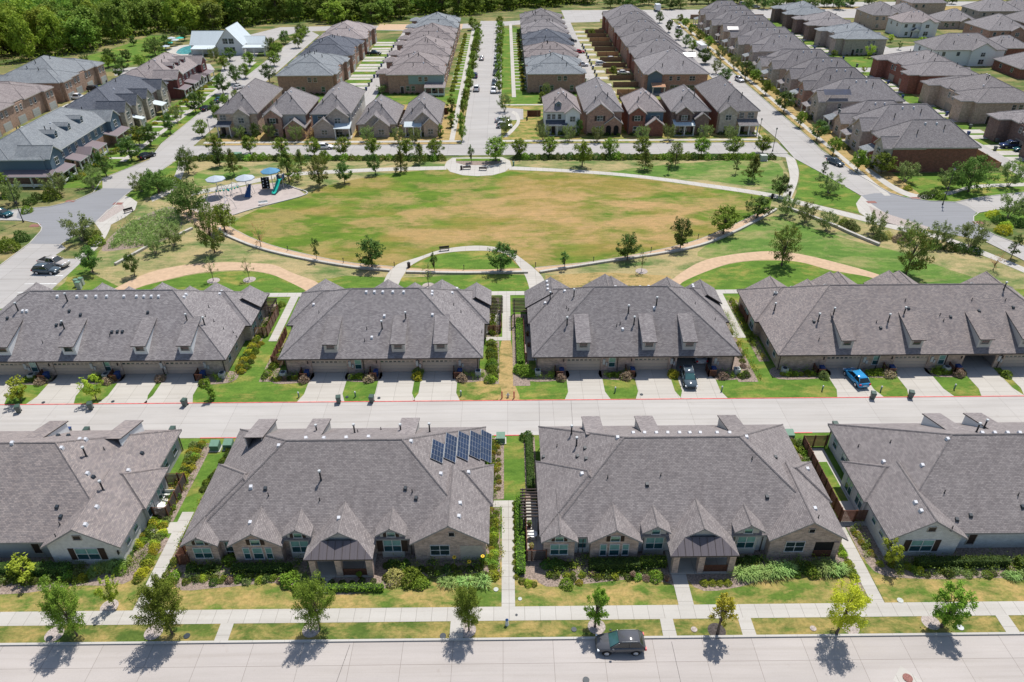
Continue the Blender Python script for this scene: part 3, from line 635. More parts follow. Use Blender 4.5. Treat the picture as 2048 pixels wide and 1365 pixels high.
def vents(par, roof, o, spec, ox, oy):
    "spec: kind letter -> photo positions in a 4x enlargement whose corner is ox, oy"
    def mk(k):
        a = MB()
        if k in 'wd': a.quadbox([(-.23, -.23, -.3), (.23, -.23, -.3), (.23, .23, -.3), (-.23, .23, -.3)], [(-.16, -.16, .16), (.16, -.16, .16), (.16, .16, .24), (-.16, .16, .24)], 'vent_white' if k == 'w' else 'vent_dark'); n = 'roof_vent'
        elif k == 'r': a.cyl(0, 0, -.3, .15, .2, 'vent_dark', 12); a.cyl(0, 0, .12, .26, .33, 'meter_gray', 14, .3); a.cyl(0, 0, .26, .3, .2, 'vent_dark', 12); n = 'roof_vent'
        elif k == 'p': a.cyl(0, 0, -.3, 1.15, .09, 'pipe_black', 8); a.cyl(0, 0, 1.15, 1.35, .16, 'meter_gray', 10, .16); a.cyl(0, 0, -.4, .16, .25, 'vent_dark', 10, .09); n = 'vent_pipe'
        else: a.cyl(0, 0, -.2, .42, .05, 'pipe_black', 6); a.cyl(0, 0, -.3, .1, .16, 'vent_dark', 8, .06); n = 'vent_pipe'
        return n, a.mesh(n)
    for k, pts in spec.items():
        n, me = cached(('vent', k), lambda: mk(k))
        for x, y in pts:
            X, Y, Z = on_roof(roof, ox+x/4, oy+y/4)
            if Z > 2.8: link(n, me, par, (X-o[0], Y-o[1], Z-o[2]), random.uniform(-.2, .2))
def shed_dormer(root, O, roof_r, x0, x1, yf, s, zt, main, wall, roofm, p=.3):
    "window box with a shed roof that dies into the main slope; s = direction into the building (+1 north)"
    X0, X1 = x0-O[0], x1-O[0]; Yf = yf-O[1]
    L = (zt-3-.63*abs(yf-main))/(.63-p); yb = Yf+s*(L+.15); zb = zt+p*(L+.15)
    m = MB(); m.yprism([(X0+.12, 2.9), (X1-.12, 2.9), (X1-.12, zt-.1), (X0+.12, zt-.1)], Yf+.12*s, Yf+.3*s, wall)
    for a, b in ((X0+.12, X0+.22), (X1-.22, X1-.12)):
        base = [(a, Yf+.3*s, 2.9), (b, Yf+.3*s, 2.9), (b, yb, 2.9+0*L), (a, yb, 2.9)]
        m.quadbox(base, [(a, Yf+.3*s, zt-.1), (b, Yf+.3*s, zt-.1), (b, yb, zb-.12), (a, yb, zb-.12)], wall)
    d = m.build('dormer', root)
    r = MB(); r.quadbox([(X0, Yf-.2*s, zt-.16), (X1, Yf-.2*s, zt-.16), (X1, yb, zb-.1), (X0, yb, zb-.1)], [(X0, Yf-.2*s, zt-.02), (X1, Yf-.2*s, zt-.02), (X1, yb, zb+.03), (X0, yb, zb+.03)], 'trim_dark', roofm)
    r.build('dormer_roof', d)
    win(root, (X0+X1)/2, Yf+.12*s, zt-.95, (x1-x0)*.5, .62, 'S' if s > 0 else 'N', 1, 1, 'trim_tan', 'glass_dark')
    return d
# ================================================================ villas
RM = {}
def villaF(name, label, X0, X1, wallm, sidem, roofm, flip=False, dorm=(), trim='trim_gray', shut='shutter_brown'):
    O = ((X0+X1)/2, 59.3, 0); root = thing(name, label, 'villa', O, group='single-storey villas beside the near street')
    ox, oy = O[0], O[1]
    U = (lambda a, b: (X1-b-ox, X1-a-ox)) if flip else (lambda a, b: (X0+a-ox, X0+b-ox))
    Ux = (lambda a: X1-a-ox) if flip else (lambda a: X0+a-ox)
    L = X1-X0; P = .65; y = lambda v: v-oy; r = Roof(roofm, trim, roofm)
    r.hip(*U(.5, L-.7), y(50.45), y(68.1), 3, P)
    W = MB(); W.box(*U(1.0, L-1.2), y(51.1), y(67.6), 0, 2.85, sidem)
    # left wing
    r.hip(*U(-.1, 10.6), y(50.6), y(61.9), 2.98, P); W.box(*U(.45, 10.1), y(51.0), y(61.4), 0, 2.8, sidem)
    gs = []
    def gab(a, b, yf, yb, ze, upm, lowm=None, zl=2.6, ov=.35):
        x0, x1 = U(a, b); r.gable(x0, x1, y(yf), y(yb), ze, P); gwall(W, x0, x1, y(yf+.45), y(yb), ze, P, ov, upm, low=lowm, zlow=zl)
        return (x0+x1)/2, y(yf+.45)
    c, f = gab(0, 3.8, 49.75, 56, 3.02, 'siding_tan', wallm)
    win(root, c, f, 2.78, .8, .62, shut=shut); win(root, c, f-.05, .85, 1.75, 1.45, nx=2, ny=2)
    win(root, Ux(4.35), y(51.0), .85, .85, 1.4, ny=2)
    c, f = gab(4.8, 10.4, 49.6, 57, 3.04, wallm)
    win(root, c, f, 2.85, .9, .7, shut=shut)
    for d, w_ in ((-1.15, .6), (0, .95), (1.15, .6)): win(root, c+d, f, .75, w_, 1.6, ny=2)
    for a, b in ((10.35, 13.3), (19.8, 22.9)):
        c, f = gab(a, b, 50.2, 57.5, 3.75, 'siding_tan', ov=.4)
        win(root, c, f, 3.2, .8, .62, shut=shut if name.endswith('x') or X0 < 0 else None); win(root, c, f, 1.0, 1.75, 1.65, nx=2, ny=2, shut=shut if (a > 15 and X0 < 0) else None)
    # porch
    x0, x1 = U(12.9, 19.8); xm = (x0+x1)/2; yg = y(49.5); ye = y(48.0); z0 = 2.85; hw = (x1-x0)/2
    r.gable(x0, x1, yg, y(56.5), z0, P); rise = 1.05; ins = rise/P
    m = MB(); th = .18
    m.poly([(x0, ye, z0), (x1, ye, z0), (x1-ins, yg+.02, z0+rise), (x0+ins, yg+.02, z0+rise)], 'metal_seam')
    m.poly([(x0, ye, z0), (x0+ins, yg+.02, z0+rise), (x0, yg+.02, z0)], roofm); m.poly([(x1, ye, z0), (x1, yg+.02, z0), (x1-ins, yg+.02, z0+rise)], roofm)
    m.quadbox([(x0, ye, z0-th), (x1, ye, z0-th), (x1, yg+.1, z0-th), (x0, yg+.1, z0-th)], [(x0, ye, z0-.005), (x1, ye, z0-.005), (x1, yg+.1, z0-.005), (x0, yg+.1, z0-.005)], 'trim_dark')
    n = 9
    for i in range(1, n): # standing seams
        u = x0+(x1-x0)*i/n; k = min(1, min(u-x0, x1-u)/ins) if min(u-x0, x1-u) < ins else 1
        m.tube([(u, ye, z0+.02), (u, ye+(yg-ye)*k, z0+rise*k+.02)], .025, 'trim_dark', 4)
    m.build('porch_roof', root)
    gwall(W, x0, x1, yg+.35, yg+.6, z0, P, .4, 'siding_tan', z0=2.7)
    W.box(x0+.3, x1-.3, ye+.25, ye+.55, 2.35, 2.68, 'trim_tan')
    pc = MB()
    for u in (12.95+.35, 15.9, 19.0): x, _ = U(u, u+.65); pc2 = MB(); pc2.box(x, x+.62, ye+.15, ye+.77, 0, 2.66, wallm); pc2.build('porch_pillar', root)
    rail = MB(); a, b = U(16.55, 19.0); 
    for k in range(5): rail.box(a, b, ye+.3, ye+.36, .12+k*.2, .27+k*.2, 'wood_stain')
    rail.build('porch_railing', root)
    fl = MB(); fl.box(x0+.3, x1-.3, ye+.1, y(51.1), 0, .14, 'drive_concrete'); fl.build('porch_floor', root)
    door(root, Ux(14.9), y(51.1), w_=1.1, z=.14); win(root, Ux(17.6), y(51.1), .9, 1.6, 1.3, nx=2, pane='glass_dark')
    # wide gable at the far end
    a, b = L-8.1, L
    x0, x1 = U(a, b); r.gable(x0, x1, y(49.7), y(58.5), 3.01, P); gwall(W, x0, x1, y(50.15), y(58), 3.01, P, .4, wallm)
    f = y(50.15); s = -1 if flip else 1
    if wallm == 'brick_villa':
        win(root, Ux(a+3.0), f, .95, 1.9, 1.4, nx=2, ny=2, pane='glass_dark'); win(root, Ux(a+4.3), f, 3.75, .55, .5, frame='trim_tan', pane='interior_dark', name='gable_vent')
        o_ = MB(); o_.box(*U(a+5.1, a+7.4), f-.03, f+.3, .1, 2.25, 'interior_dark' if X0 > 0 else 'trim_tan'); q = o_.build('porch_shade' if X0 > 0 else 'patio_screen', root)  # near-black slab paints the porch opening's shade; the tan one is a screen
        if X0 > 0:
            ra = MB()
            for k in range(5): ra.box(*U(a+5.1, a+7.4), f-.1, f-.04, .15+k*.2, .28+k*.2, 'wood_stain')
            ra.build('porch_railing', root); ra = MB(); ra.box(*U(a+7.0, a+7.5), f-.12, f-.02, 0, 2.3, wallm); ra.build('porch_pillar', root)
    else:
        win(root, (x0+x1)/2+.15*s, f, .8, 2.3, 1.6, nx=2, ny=2, shut=shut); win(root, (x0+x1)/2-.2*s, f, 3.75, .75, .55, frame='trim_tan', pane='door_dark', name='gable_vent')
        la = MB(); la.box((x1-.75 if s > 0 else x0+.65), (x1-.65 if s > 0 else x0+.75), f-.2, f, 1.6, 2.1, 'pole_dark'); la.build('wall_lamp', root)
        win(root, Ux(a-1.6), y(51.1), .7, .8, 1.5, frame='trim_tan', pane='shutter_brown')
    # side projection
    r.hip(*U(L-10, L+.35), y(55), y(61.4), 2.99, P); W.box(*U(L-9, L-.2), y(55.5), y(60.9), 0, 2.8, sidem)
    W.build('wall', root)
    E_ = 'W' if flip else 'E'; sx = Ux(L-.2)
    for yy, w_ in ((56.6, 1.5), (59.2, 1.5)): win(root, sx, y(yy), .3 if yy > 58 else .7, w_, 2.0, E_, 2, 2)
    for yy in (63.4, 66): win(root, Ux(L-1.2), y(yy), 1.0, 1.0, 1.3, E_, 1, 2)
    for yy in (51.2, 53): win(root, Ux(L-.4), y(yy+.4), 1.5, .8, .6, E_)
    E2 = 'E' if flip else 'W'
    for yy in (54, 57.5): win(root, Ux(.45), y(yy), .8, 1.3, 1.5, E2, 2, 2)
    # garage side
    for k, u in enumerate(dorm):
        a, b = U(u, u+2.2); shed_dormer(root, O, r, a+ox, b+ox, 67.2, -1, 5.15, 68.1, 'siding_white' if wallm != 'brick_villa' else 'siding_tan', roofm)
    gl = [4.6, 11.3, 22.2] if L < 35 else [4.6, 11.3, 22.2, 31]
    for u in gl: garage(root, Ux(u), y(67.6), 4.9, face='N')
    for u in (.8, L/3, 2*L/3, L-1.1):
        dsp = MB(); dsp.box(Ux(u)-.05, Ux(u)+.05, y(67.6), y(67.72), 0, 2.8, 'trim_dark'); dsp.build('downspout', root)
    for u in (4.45, 4.0, L-8.2):
        dsp = MB(); dsp.box(Ux(u)-.04, Ux(u)+.04, y(50.92), y(51.0), 0, 2.8, 'trim_dark'); dsp.build('downspout', root)
    ro = r.build(root)
    rw = Roof(roofm); rw.h = [(lambda X, Y, f=f: f(X-ox, Y-oy)) for f in r.h]; RM[name+label[:9]] = rw
    return root, rw, O
def villaB(label, X0, X1, pl, pr_, doors, dorms, wins_, wallm, roofm, peaks, open_=(), dwall='siding_tan', trim='trim_dark', pos=None):
    O = ((X0+X1)/2, 93, 0); root = thing('garage_villa', label, 'villa', O, group='villas with garages on the alley'); ox, oy = O[0], O[1]
    y = lambda v: v-oy; x = lambda v: v-ox; P = .635; r = Roof(roofm, trim, roofm)
    r.hip(x(X0), x(X1), y(83.2), y(102.2), 3, P)
    W = MB(); W.box(x(X0+.7), x(X1-.7), y(90), y(101.7), 0, 2.85, wallm)
    for a in (X0+.7, X1-.95): W.box(x(a), x(a+.25), y(84.2), y(89.99), 0, 2.83, wallm)
    ds = sorted(doors); cur = X0+.7
    for a, b in ds:
        W.box(x(cur), x(a), y(84.0), y(84.25), 0, 2.82, wallm); W.box(x(a), x(b), y(84.0), y(84.25), 2.2, 2.81, wallm); cur = b
    W.box(x(cur), x(X1-.7), y(84.0), y(84.25), 0, 2.82, wallm)
    for i, (a, b) in enumerate(ds):
        if i in open_:
            W.box(x(a-.14), x(b+.14), y(84.3), y(89.97), 0, .05, 'drive_concrete')
            W.box(x(a-.3), x(a-.15), y(84.26), y(89.98), 0, 2.8, 'trim_gray'); W.box(x(b+.15), x(b+.3), y(84.26), y(89.98), 0, 2.8, 'trim_gray')
        else: garage(root, x((a+b)/2), y(84.2), b-a-.04)
    if pl: r.hip(x(X0-pl), x(X0+10), y(92.3), y(102.35), 2.98, P); W.box(x(X0-pl+.5), x(X0+5), y(92.8), y(101.8), 0, 2.8, wallm)
    if pr_: r.hip(x(X1-10), x(X1+pr_), y(92.3), y(102.35), 2.98, P); W.box(x(X1-5), x(X1+pr_-.5), y(92.8), y(101.8), 0, 2.8, wallm)
    for (qx, qy), hw in peaks:
        ze = 3.0 if hw > 3 else 3.5; zr = ze+hw*P; gx, gy = G(qx, qy, zr)
        r.gable(x(gx-hw), x(gx+hw), y(97), y(gy), ze, P); gwall(W, x(gx-hw), x(gx+hw), y(gy-.45), y(100), ze, P, .4, wallm)
        win(root, x(gx), y(gy-.45), .8, 1.5, 1.4, 'N', 2, 2)
    W.build('wall', root)
    for a in dorms: shed_dormer(root, O, r, a, a+2.1, 83.9, 1, 5.1, 83.2, dwall, roofm)
    for a in wins_: win(root, x(a), y(84.0), .75, .85, 1.5, 'S', 1, 2)
    for a in (X0+.75, X1-.85)+tuple((p[1]+q[0])/2 for p, q in zip(ds, ds[1:])):
        m = MB(); m.box(x(a)-.05, x(a)+.05, y(83.9), y(84.0), 0, 2.8, 'trim_dark'); m.build('downspout', root)
    for a, b in ds:
        m = MB(); m.box(x(a-.5), x(a-.38), y(83.85), y(84), 1.7, 2.1, 'pole_dark'); m.build('wall_lamp', root)
        m = MB(); m.box(x(b+.25), x(b+.6), y(83.82), y(84), 1.2, 2.1, 'meter_gray'); m.box(x(b+.7), x(b+.95), y(83.8), y(84), 1.0, 1.5, 'meter_gray'); m.build('meter_box', root)
    for s, e in ((X0+.7, 'W'), (X1-.7, 'E')):
        for yy in (86, 89): win(root, x(s), y(yy), 1, .9, 1.3, e, 1, 2)
    for s, e, p_ in ((X0-pl+.5, 'W', pl), (X1+pr_-.5, 'E', pr_)):
        if p_:
            for yy in (94.5, 97.5): win(root, x(s), y(yy), .5, 1.6, 1.9, e, 2, 2)
    r.build(root); rw = Roof(roofm); rw.h = [(lambda X, Y, f=f: f(X-ox, Y-oy)) for f in r.h]
    return root, rw, O
f1, r1, o1 = villaF('villa', 'grey painted villa with dark shutters at the lower left corner', -80.6, -39.4, 'stucco', 'siding_gray', 'shingle_warm', dorm=(25.5, 34.5, 12, 4.5))
f2, r2, o2 = villaF('villa', 'brown brick villa with blue solar panels on its roof', -33.4, -2.0, 'brick_villa', 'brick_villa', 'shingle_tan', dorm=(3.4, 9.9, 20.6))
f3, r3, o3 = villaF('villa', 'pale brick villa with metal porch roof right of the centre walk', 3.3, 34.7, 'brick_villa', 'stucco', 'shingle_tan', dorm=(5.6, 12.0, 22.1))
f4, r4, o4 = villaF('villa', 'white painted villa with long slatted fence at the lower right', 38.9, 80, 'brick_white', 'brick_white', 'shingle_tan', flip=True, dorm=(27.5, 22.5, 14.5, 8))
vents(f1, r1, o1, dict(w=[(493, 308), (700, 512), (1028, 488), (775, 780), (683, 922), (640, 240), (685, 240), (98, 268)], d=[(745, 540), (1135, 350), (457, 780), (487, 858), (465, 210), (547, 210)], s=[(835, 320), (480, 920), (455, 1032)], p=[(690, 370), (825, 640)]), 0, 820)
vents(f2, r2, o2, dict(w=[(183, 290), (400, 232), (543, 232), (722, 229), (900, 222), (1240, 255), (1478, 515), (1700, 503), (1633, 750), (1623, 855), (663, 870), (-40, 620), (-45, 905)], d=[(75, 633), (1195, 632), (1280, 710)], s=[(100, 687), (510, 725), (1250, 660), (815, 180), (1000, 160)], p=[(520, 560), (490, 190), (1160, 185), (790, 185), (1390, 178)]), 512, 820)
vents(f3, r3, o3, dict(w=[(845, 225), (1875, 220), (560, 515), (970, 190), (1060, 190), (1155, 190), (1245, 190), (1340, 190), (1422, 190), (1505, 190), (1640, 190), (1740, 190), (2363, 475), (2423, 792)], d=[(585, 310), (525, 375), (593, 395), (253, 380), (1080, 600), (2040, 700), (2108, 382)], s=[(360, 295), (765, 545), (1190, 525), (1920, 395), (2450, 865)], p=[(475, 195), (515, 290)]), 1024, 820)
vents(f4, r4, o4, dict(w=[(1437, 237), (925, 418), (1235, 447), (1180, 745), (1225, 812), (1712, 190), (1812, 190), (1915, 190), (2012, 190)], d=[(1510, 880), (2035, 778), (1620, 848)], s=[(722, 295), (978, 262), (1410, 665), (2000, 685), (1472, 950)], p=[(1665, 180), (1725, 150)]), 1536, 820)
D = sorted(DW.items())
b1, rb1, ob1 = villaB('grey villa with four garage doors at the left end of the alley', -79.5, -39.6, 0, .9, [(-74, -69), (-64.7, -59.6), (-55, -49.7), (-48.8, -43.5)], (-71.8, -62.6, -52.6, -46.3), (-67.4, -57.0), 'brick_pale', 'shingle_gray', [((73, 565), 4), ((205, 566), 3.6), ((258, 573), 2.2), ((325, 565), 3.6), ((380, 572), 2.2), ((432, 565), 3.9), ((500, 571), 2.6)], dwall='siding_white')
b2, rb2, ob2 = villaB('brown brick villa with three closed garages left of the centre walk', -32.3, -3.4, 1.1, .7, [(-28.0, -22.9), (-18.2, -13.3), (-12.2, -7.2)], (-25.9, -16.4, -10.4), (-21.3,), 'brick_villa', 'shingle_gray', [((651, 558), 4.2), ((776, 559), 4), ((830, 565), 2.2), ((884, 559), 3.9), ((953, 565), 2.4)])
b3, rb3, ob3 = villaB('villa with one open garage and dark vehicle right of the centre walk', 3.5, 33.2, .3, .6, [(8.5, 13.4), (18.2, 23.1), (24.3, 29.4)], (9.7, 19.0, 24.7), (15.0,), 'brick_villa', 'shingle_gray', [((1101, 554), 4.2), ((1210, 548), 3.6), ((1222, 552), 4), ((1334, 554), 3.6), ((1400, 559), 2.6)], open_=(2,), dwall='siding_gray')
b4, rb4, ob4 = villaB('tan villa with round roof turbines and blue car in its drive', 38.3, 83, .6, 0, [(45.8, 50.8), (55.6, 60.5), (65.6, 70.2), (71.5, 76.3)], (47.0, 56.9, 66.6, 72.6), (52.9, 62.4), 'brick_tan', 'shingle_warm', [((1540, 552), 4.2), ((1615, 558), 2.4), ((1660, 543), 3.6), ((1676, 543), 4), ((1778, 541), 3.6), ((1798, 541), 4), ((1972, 543), 4.2)], open_=(2,))
vents(b1, rb1, ob1, dict(w=[(460, 175), (617, 175), (690, 175), (770, 175), (855, 175), (993, 175), (1093, 175), (1153, 175), (1212, 175), (1270, 175), (183, 292), (215, 292), (1488, 160), (1473, 182), (1773, 135), (1758, 155)], d=[(555, 293), (645, 323), (1183, 303), (452, 405), (490, 395), (895, 460), (940, 457), (980, 457), (60, 350)], s=[(343, 545), (880, 490), (1672, 262), (1645, 335), (1713, 375), (1790, 435), (1867, 465), (1893, 500)], p=[(540, 210), (145, 285), (515, 430), (1500, 375), (1637, 400)]), 0, 550)
vents(b2, rb2, ob2, dict(w=[(883, 140), (948, 140), (1015, 140), (1095, 140), (1182, 140), (1410, 137), (1408, 160), (1608, 112), (1570, 147), (1027, 332), (927, 503), (1412, 322), (462, 240)], s=[(887, 435), (870, 530), (1582, 245), (1640, 300), (1807, 465), (505, 305)], p=[(1200, 360), (1010, 430)]), 512, 550)
vents(b3, rb3, ob3, dict(w=[(825, 120), (870, 120), (917, 120), (965, 120), (1022, 120), (1090, 120), (1157, 118), (605, 118), (422, 133), (265, 228), (280, 57), (285, 88), (287, 118), (1445, 85), (1450, 100), (1137, 267), (885, 437)], s=[(837, 412), (865, 395), (1465, 235), (1625, 362), (450, 285), (437, 268)], p=[(305, 195), (495, 175), (930, 305), (975, 395), (440, 400), (1155, 240)]), 1024, 550)
vents(b4, rb4, ob4, dict(r=[(567, 95), (770, 92), (922, 92), (1075, 90), (1282, 85), (1450, 82), (1632, 80), (457, 92), (60, 150), (190, 105)], s=[(1097, 210), (1630, 205), (1898, 207), (407, 522), (867, 382), (1403, 370), (1375, 325)], d=[(1123, 270), (1687, 292), (1960, 262), (367, 375), (900, 427), (1460, 338)], p=[(520, 325), (400, 370), (50, 285), (1085, 320), (960, 375), (1885, 120)]), 1536, 550)
# solar panels on the right slope of the brown brick villa: five staggered strings
sp = thing('solar_array', 'five staggered columns of blue solar panels on the brown brick villa', 'solar panels', (-5.5, 64, 4.5))
PANELS = [[(x-.62, y1, zz(x-.62)), (x+.62, y1, zz(x+.62)), (x+.62, y0, zz(x+.62)), (x-.62, y0, zz(x-.62))] for zz in [lambda X: 3.14+(-2.7-X)*.65] for x, y0, y1 in ((-7.8, 58.3, 61.4), (-6.48, 59.3, 63.5), (-5.16, 60.5, 64.8), (-3.84, 61.6, 65.9), (-2.6, 61.9, 67.0))]
for k, c in enumerate(PANELS):
    m = MB(); q = [(a+5.5, b-64, z-4.5) for a, b, z in c][::-1]
    m.quadbox([(a, b, z+.02) for a, b, z in q], [(a, b, z+.07) for a, b, z in q], 'steel', 'panel_blue'); n = 4 if k == 0 else 5
    A, B, C_, D_ = [Vector((a+5.5, b-64, z-4.42)) for a, b, z in c]
    for i in range(n+1): m.tube([A.lerp(D_, i/n), B.lerp(C_, i/n)], .016, 'meter_gray', 4)
    for i in range(5): m.tube([A.lerp(B, i/4), D_.lerp(C_, i/4)], .008 if 0 < i < 4 else .025, 'meter_gray', 4)
    m.build('panel_column', sp)
# ================================================================ houses beyond the park
ORD = 'first second third fourth fifth sixth seventh eighth ninth tenth eleventh twelfth thirteenth fourteenth fifteenth sixteenth seventeenth eighteenth nineteenth twentieth'.split()
ORD += ['twenty-'+o for o in ORD[:9]] + ['thirtieth'] + ['thirty-'+o for o in ORD[:9]]
def small_vents(par, rf, pts, mk='w', sc=.9):
    def m_(k):
        a = MB()
        if k == 'w': a.cyl(0, 0, -.3, .28, .3, 'vent_white', 8, .22)
        else: a.cyl(0, 0, -.3, 1.0, .12, 'pipe_black', 6)
        return a.mesh('roof_vent')
    for x, y, k in pts:
        link('roof_vent' if k == 'w' else 'vent_pipe', cached(('sv', k), lambda: m_(k)), par, (x, y, rf.z(x, y)))
def windows_row(par, pts, face, **k):
    for x, y, z, w_, h in pts: win(par, x, y, z, w_, h, face, sub=False, ny=2, **k)
def house(name, label, x0, x1, y0, y1, ev, wallm, roofm, pitch=.75, gables=(), porch=None, wins=(), doorx=None, cat='house', group=None, side=True, th=.25, sidew=None, frame='trim_white', ov=.45, hipq=None, shut=None, extra=None, top=None):
    O = ((x0+x1)/2, (y0+y1)/2, 0); root = thing(name, label, cat, O, group=group); ox, oy = O[0], O[1]
    r = Roof(roofm, 'trim_tan', roofm, .12); W = MB()
    a0, a1, b0, b1 = x0-ox, x1-ox, y0-oy, y1-oy
    zr = r.hip(a0, a1, b0, b1, ev, pitch, th, px_=hipq)
    W.box(a0+ov, a1-ov, b0+ov, b1-ov, 0, ev-th+.02, sidew or wallm)
    if sidew: W.box(a0+ov+.02, a1-ov-.02, b0+ov-.04, b0+ov, 0, ev-th+.01, wallm)
    if top: W.box(a0+ov-.06, a1-ov+.06, b0+ov-.07, b1-ov+.06, ev/2+.1, ev-th+.015, top)
    ge = []
    for g in gables: # (u0, u1, out, eave, depth, wall, face, upper window)
        u0, u1, out, ze, dep, gm, fc, uw = g
        p = pitch
        if fc in 'SN':
            s = -1 if fc == 'S' else 1; f = (b0 if fc == 'S' else b1)
            ya, yb = sorted((f+s*out, f-s*dep)); r.gable(a0+u0, a0+u1, ya, yb, ze, p, 'y', th)
            yw = f+s*(out-.4); gwall(W, a0+u0, a0+u1, yw, yw-s*(dep), ze, p, .35, gm, 'y', th)
            c = (a0+(u0+u1)/2, yw)
        else:
            s = -1 if fc == 'W' else 1; f = (a0 if fc == 'W' else a1)
            xa, xb = sorted((f+s*out, f-s*dep)); r.gable(xa, xb, b0+u0, b0+u1, ze, p, 'x', th)
            xw = f+s*(out-.4); gwall(W, b0+u0, b0+u1, xw, xw-s*(dep), ze, p, .35, gm, 'x', th)
            c = (xw, b0+(u0+u1)/2)
        if uw: win(root, c[0], c[1], uw, min(1.5, (u1-u0)*.3), 1.3, fc, 2, 2, frame, 'glass_dark', shut=shut)
        if uw and uw > 3 and ze < 9 and not fc == 'N': win(root, c[0], c[1], .7, min(1.9, (u1-u0)*.4), 1.6, fc, 2, 2, frame, 'glass_dark')
    W.build('wall', root)
    for k, w_ in enumerate(wins):
        x, z, ww, hh, fc = w_[:5]; d = w_[5] if len(w_) > 5 else 0
        q = dict(S=(a0+x, b0+ov-(.1 if top or sidew else 0)-d), N=(a0+x, b1-ov+.1), W=(a0+ov-(.08 if top else 0)-d, b0+x), E=(a1-ov+(.08 if top else 0)+d, b0+x))[fc]
        win(root, q[0], q[1], z, ww, hh, fc, 2 if ww > 1.2 else 1, 2, frame, 'glass_dark', sub=ww > 1.2)
    if porch: # (u0, u1, out, z, material, kind, face)
        u0, u1, out, z, pm, kind, fc = porch; m = MB()
        if fc == 'S':
            P = lambda u, d, z: (a0+u, b0-d, z)
        else:
            s = -1 if fc == 'W' else 1; X = a0 if fc == 'W' else a1; P = lambda u, d, z: (X+s*d, b0+u, z)
        pr = MB()
        if kind == 'shed':
            base = [P(u0, out, z), P(u1, out, z), P(u1, -.5, z+.9), P(u0, -.5, z+.9)]
            pr.quadbox([(a, b, c-.18) for a, b, c in base], base, 'trim_white', pm)
        else:
            um = (u0+u1)/2; h = (u1-u0)/2*.6
            for A, B in ((u0, um), (um, u1)):
                zA, zB = (z, z+h) if A == u0 else (z+h, z)
                base = [P(A, out, zA), P(B, out, zB), P(B, -.5, zB), P(A, -.5, zA)]; pr.quadbox([(a, b, c-.18) for a, b, c in base], base, 'trim_white', pm)
            pr.poly([P(u0+.2, out-.25, z-.1), P(u1-.2, out-.25, z-.1), P(um, out-.25, z+h-.2)], wallm)
        pr.build('porch_roof', root)
        for u in (u0+.2, u1-.45) + (((u0+u1)/2,) if u1-u0 > 4.5 else ()):
            m = MB(); q = [P(u, out-.15, 0), P(u+.28, out-.15, 0), P(u+.28, out-.43, 0), P(u, out-.43, 0)]; m.quadbox(q, [(a, b, z-.16) for a, b, c in q], 'trim_white'); m.build('porch_post', root)
        m = MB(); q = [P(u0, out-.05, 0), P(u1, out-.05, 0), P(u1, 0, 0), P(u0, 0, 0)]; m.quadbox(q, [(a, b, .15) for a, b, c in q], 'drive_concrete'); m.build('porch_floor', root)
        dd = P((u0+u1)/2-.8, -ov, 0); door(root, dd[0]-(0 if fc == 'S' else 0), dd[1], fc)
    elif doorx is not None: door(root, a0+doorx, b0+ov-.1, 'S')
    if extra: extra(root, r, a0, a1, b0, b1)
    L = a1-a0; small_vents(root, r, [(a0+L*.42, (b0+b1)/2-.9, 'w'), (a0+L*.55, (b0+b1)/2-.9, 'w'), (a0+L*.3, b0+3, 'p'), (a0+L*.62, b0+4, 'p')])
    r.build(root); return root
SF = 'detached houses facing the cross street'
SW = lambda L, ys, fc='E', z=3.9: [(v, z, .9, 1.3, fc) for v in ys]
house('house', 'pale brick two-storey house at the left end of the cross street', -79, -67.3, 197, 224, 6, 'brick_tan', 'shingle_far', gables=[(4.6, 9.6, .9, 5.6, 8, 'stone_cream', 'S', 3.6)], porch=(.3, 4.2, 1.8, 3, 'shingle_slate', 'shed', 'S'),
      wins=[(2, 4.2, 1.6, 1.3, 'S'), (10.6, .8, .8, 1.6, 'S')]+SW(0, (5, 10, 16)), group=SF, sidew='brick_tan')
house('house', 'brown brick house with two stepped gables, second from left on the cross street', -65.6, -53.8, 196, 213, 6, 'siding_gray', 'shingle_far', gables=[(.2, 5.4, 1.6, 5.7, 8, 'brick_brown', 'S', 3.9), (5.6, 11.6, 2.6, 3.0, 5, 'brick_brown', 'S', 0)],
      wins=[(7.2, 4.0, .8, .8, 'S'), (9, 4.0, .8, .8, 'S'), (8.6, .5, 2.6, 1.9, 'S', 2.2)]+SW(0, (5, 10)), group=SF, sidew='brick_brown', shut='shutter_brown')
house('house', 'grey-brown brick house with steep front gable, third from left on the cross street', -52.9, -41.8, 196, 221, 6, 'siding_blue', 'shingle_far', gables=[(4.2, 10.6, .8, 5.4, 8, 'brick_gray', 'S', 3.6), (.5, 7, 2.2, 3.0, 4, 'brick_gray', 'S', .9)], porch=(6.5, 11, 3, 2.9, 'metal_white', 'shed', 'S'),
      wins=[(2.5, 4, 1.0, 1.3, 'S')]+SW(0, (4, 8, 13, 18)), group=SF, sidew='siding_tan')
house('house', 'single-storey grey brick house, fourth from left on the cross street', -40.8, -29.6, 196, 214, 3.2, 'brick_gray', 'shingle_gray', .85, gables=[(2.6, 8.2, .8, 3.6, 7, 'brick_gray', 'S', 0), (4.6, 9.4, 1.8, 3.1, 6, 'brick_gray', 'S', .8)], wins=[(1.6, .8, .9, 1.4, 'S'), (10.2, .8, .8, 1.4, 'S')]+SW(0, (4, 9, 13), 'E', 1.0), doorx=3.8, group=SF)
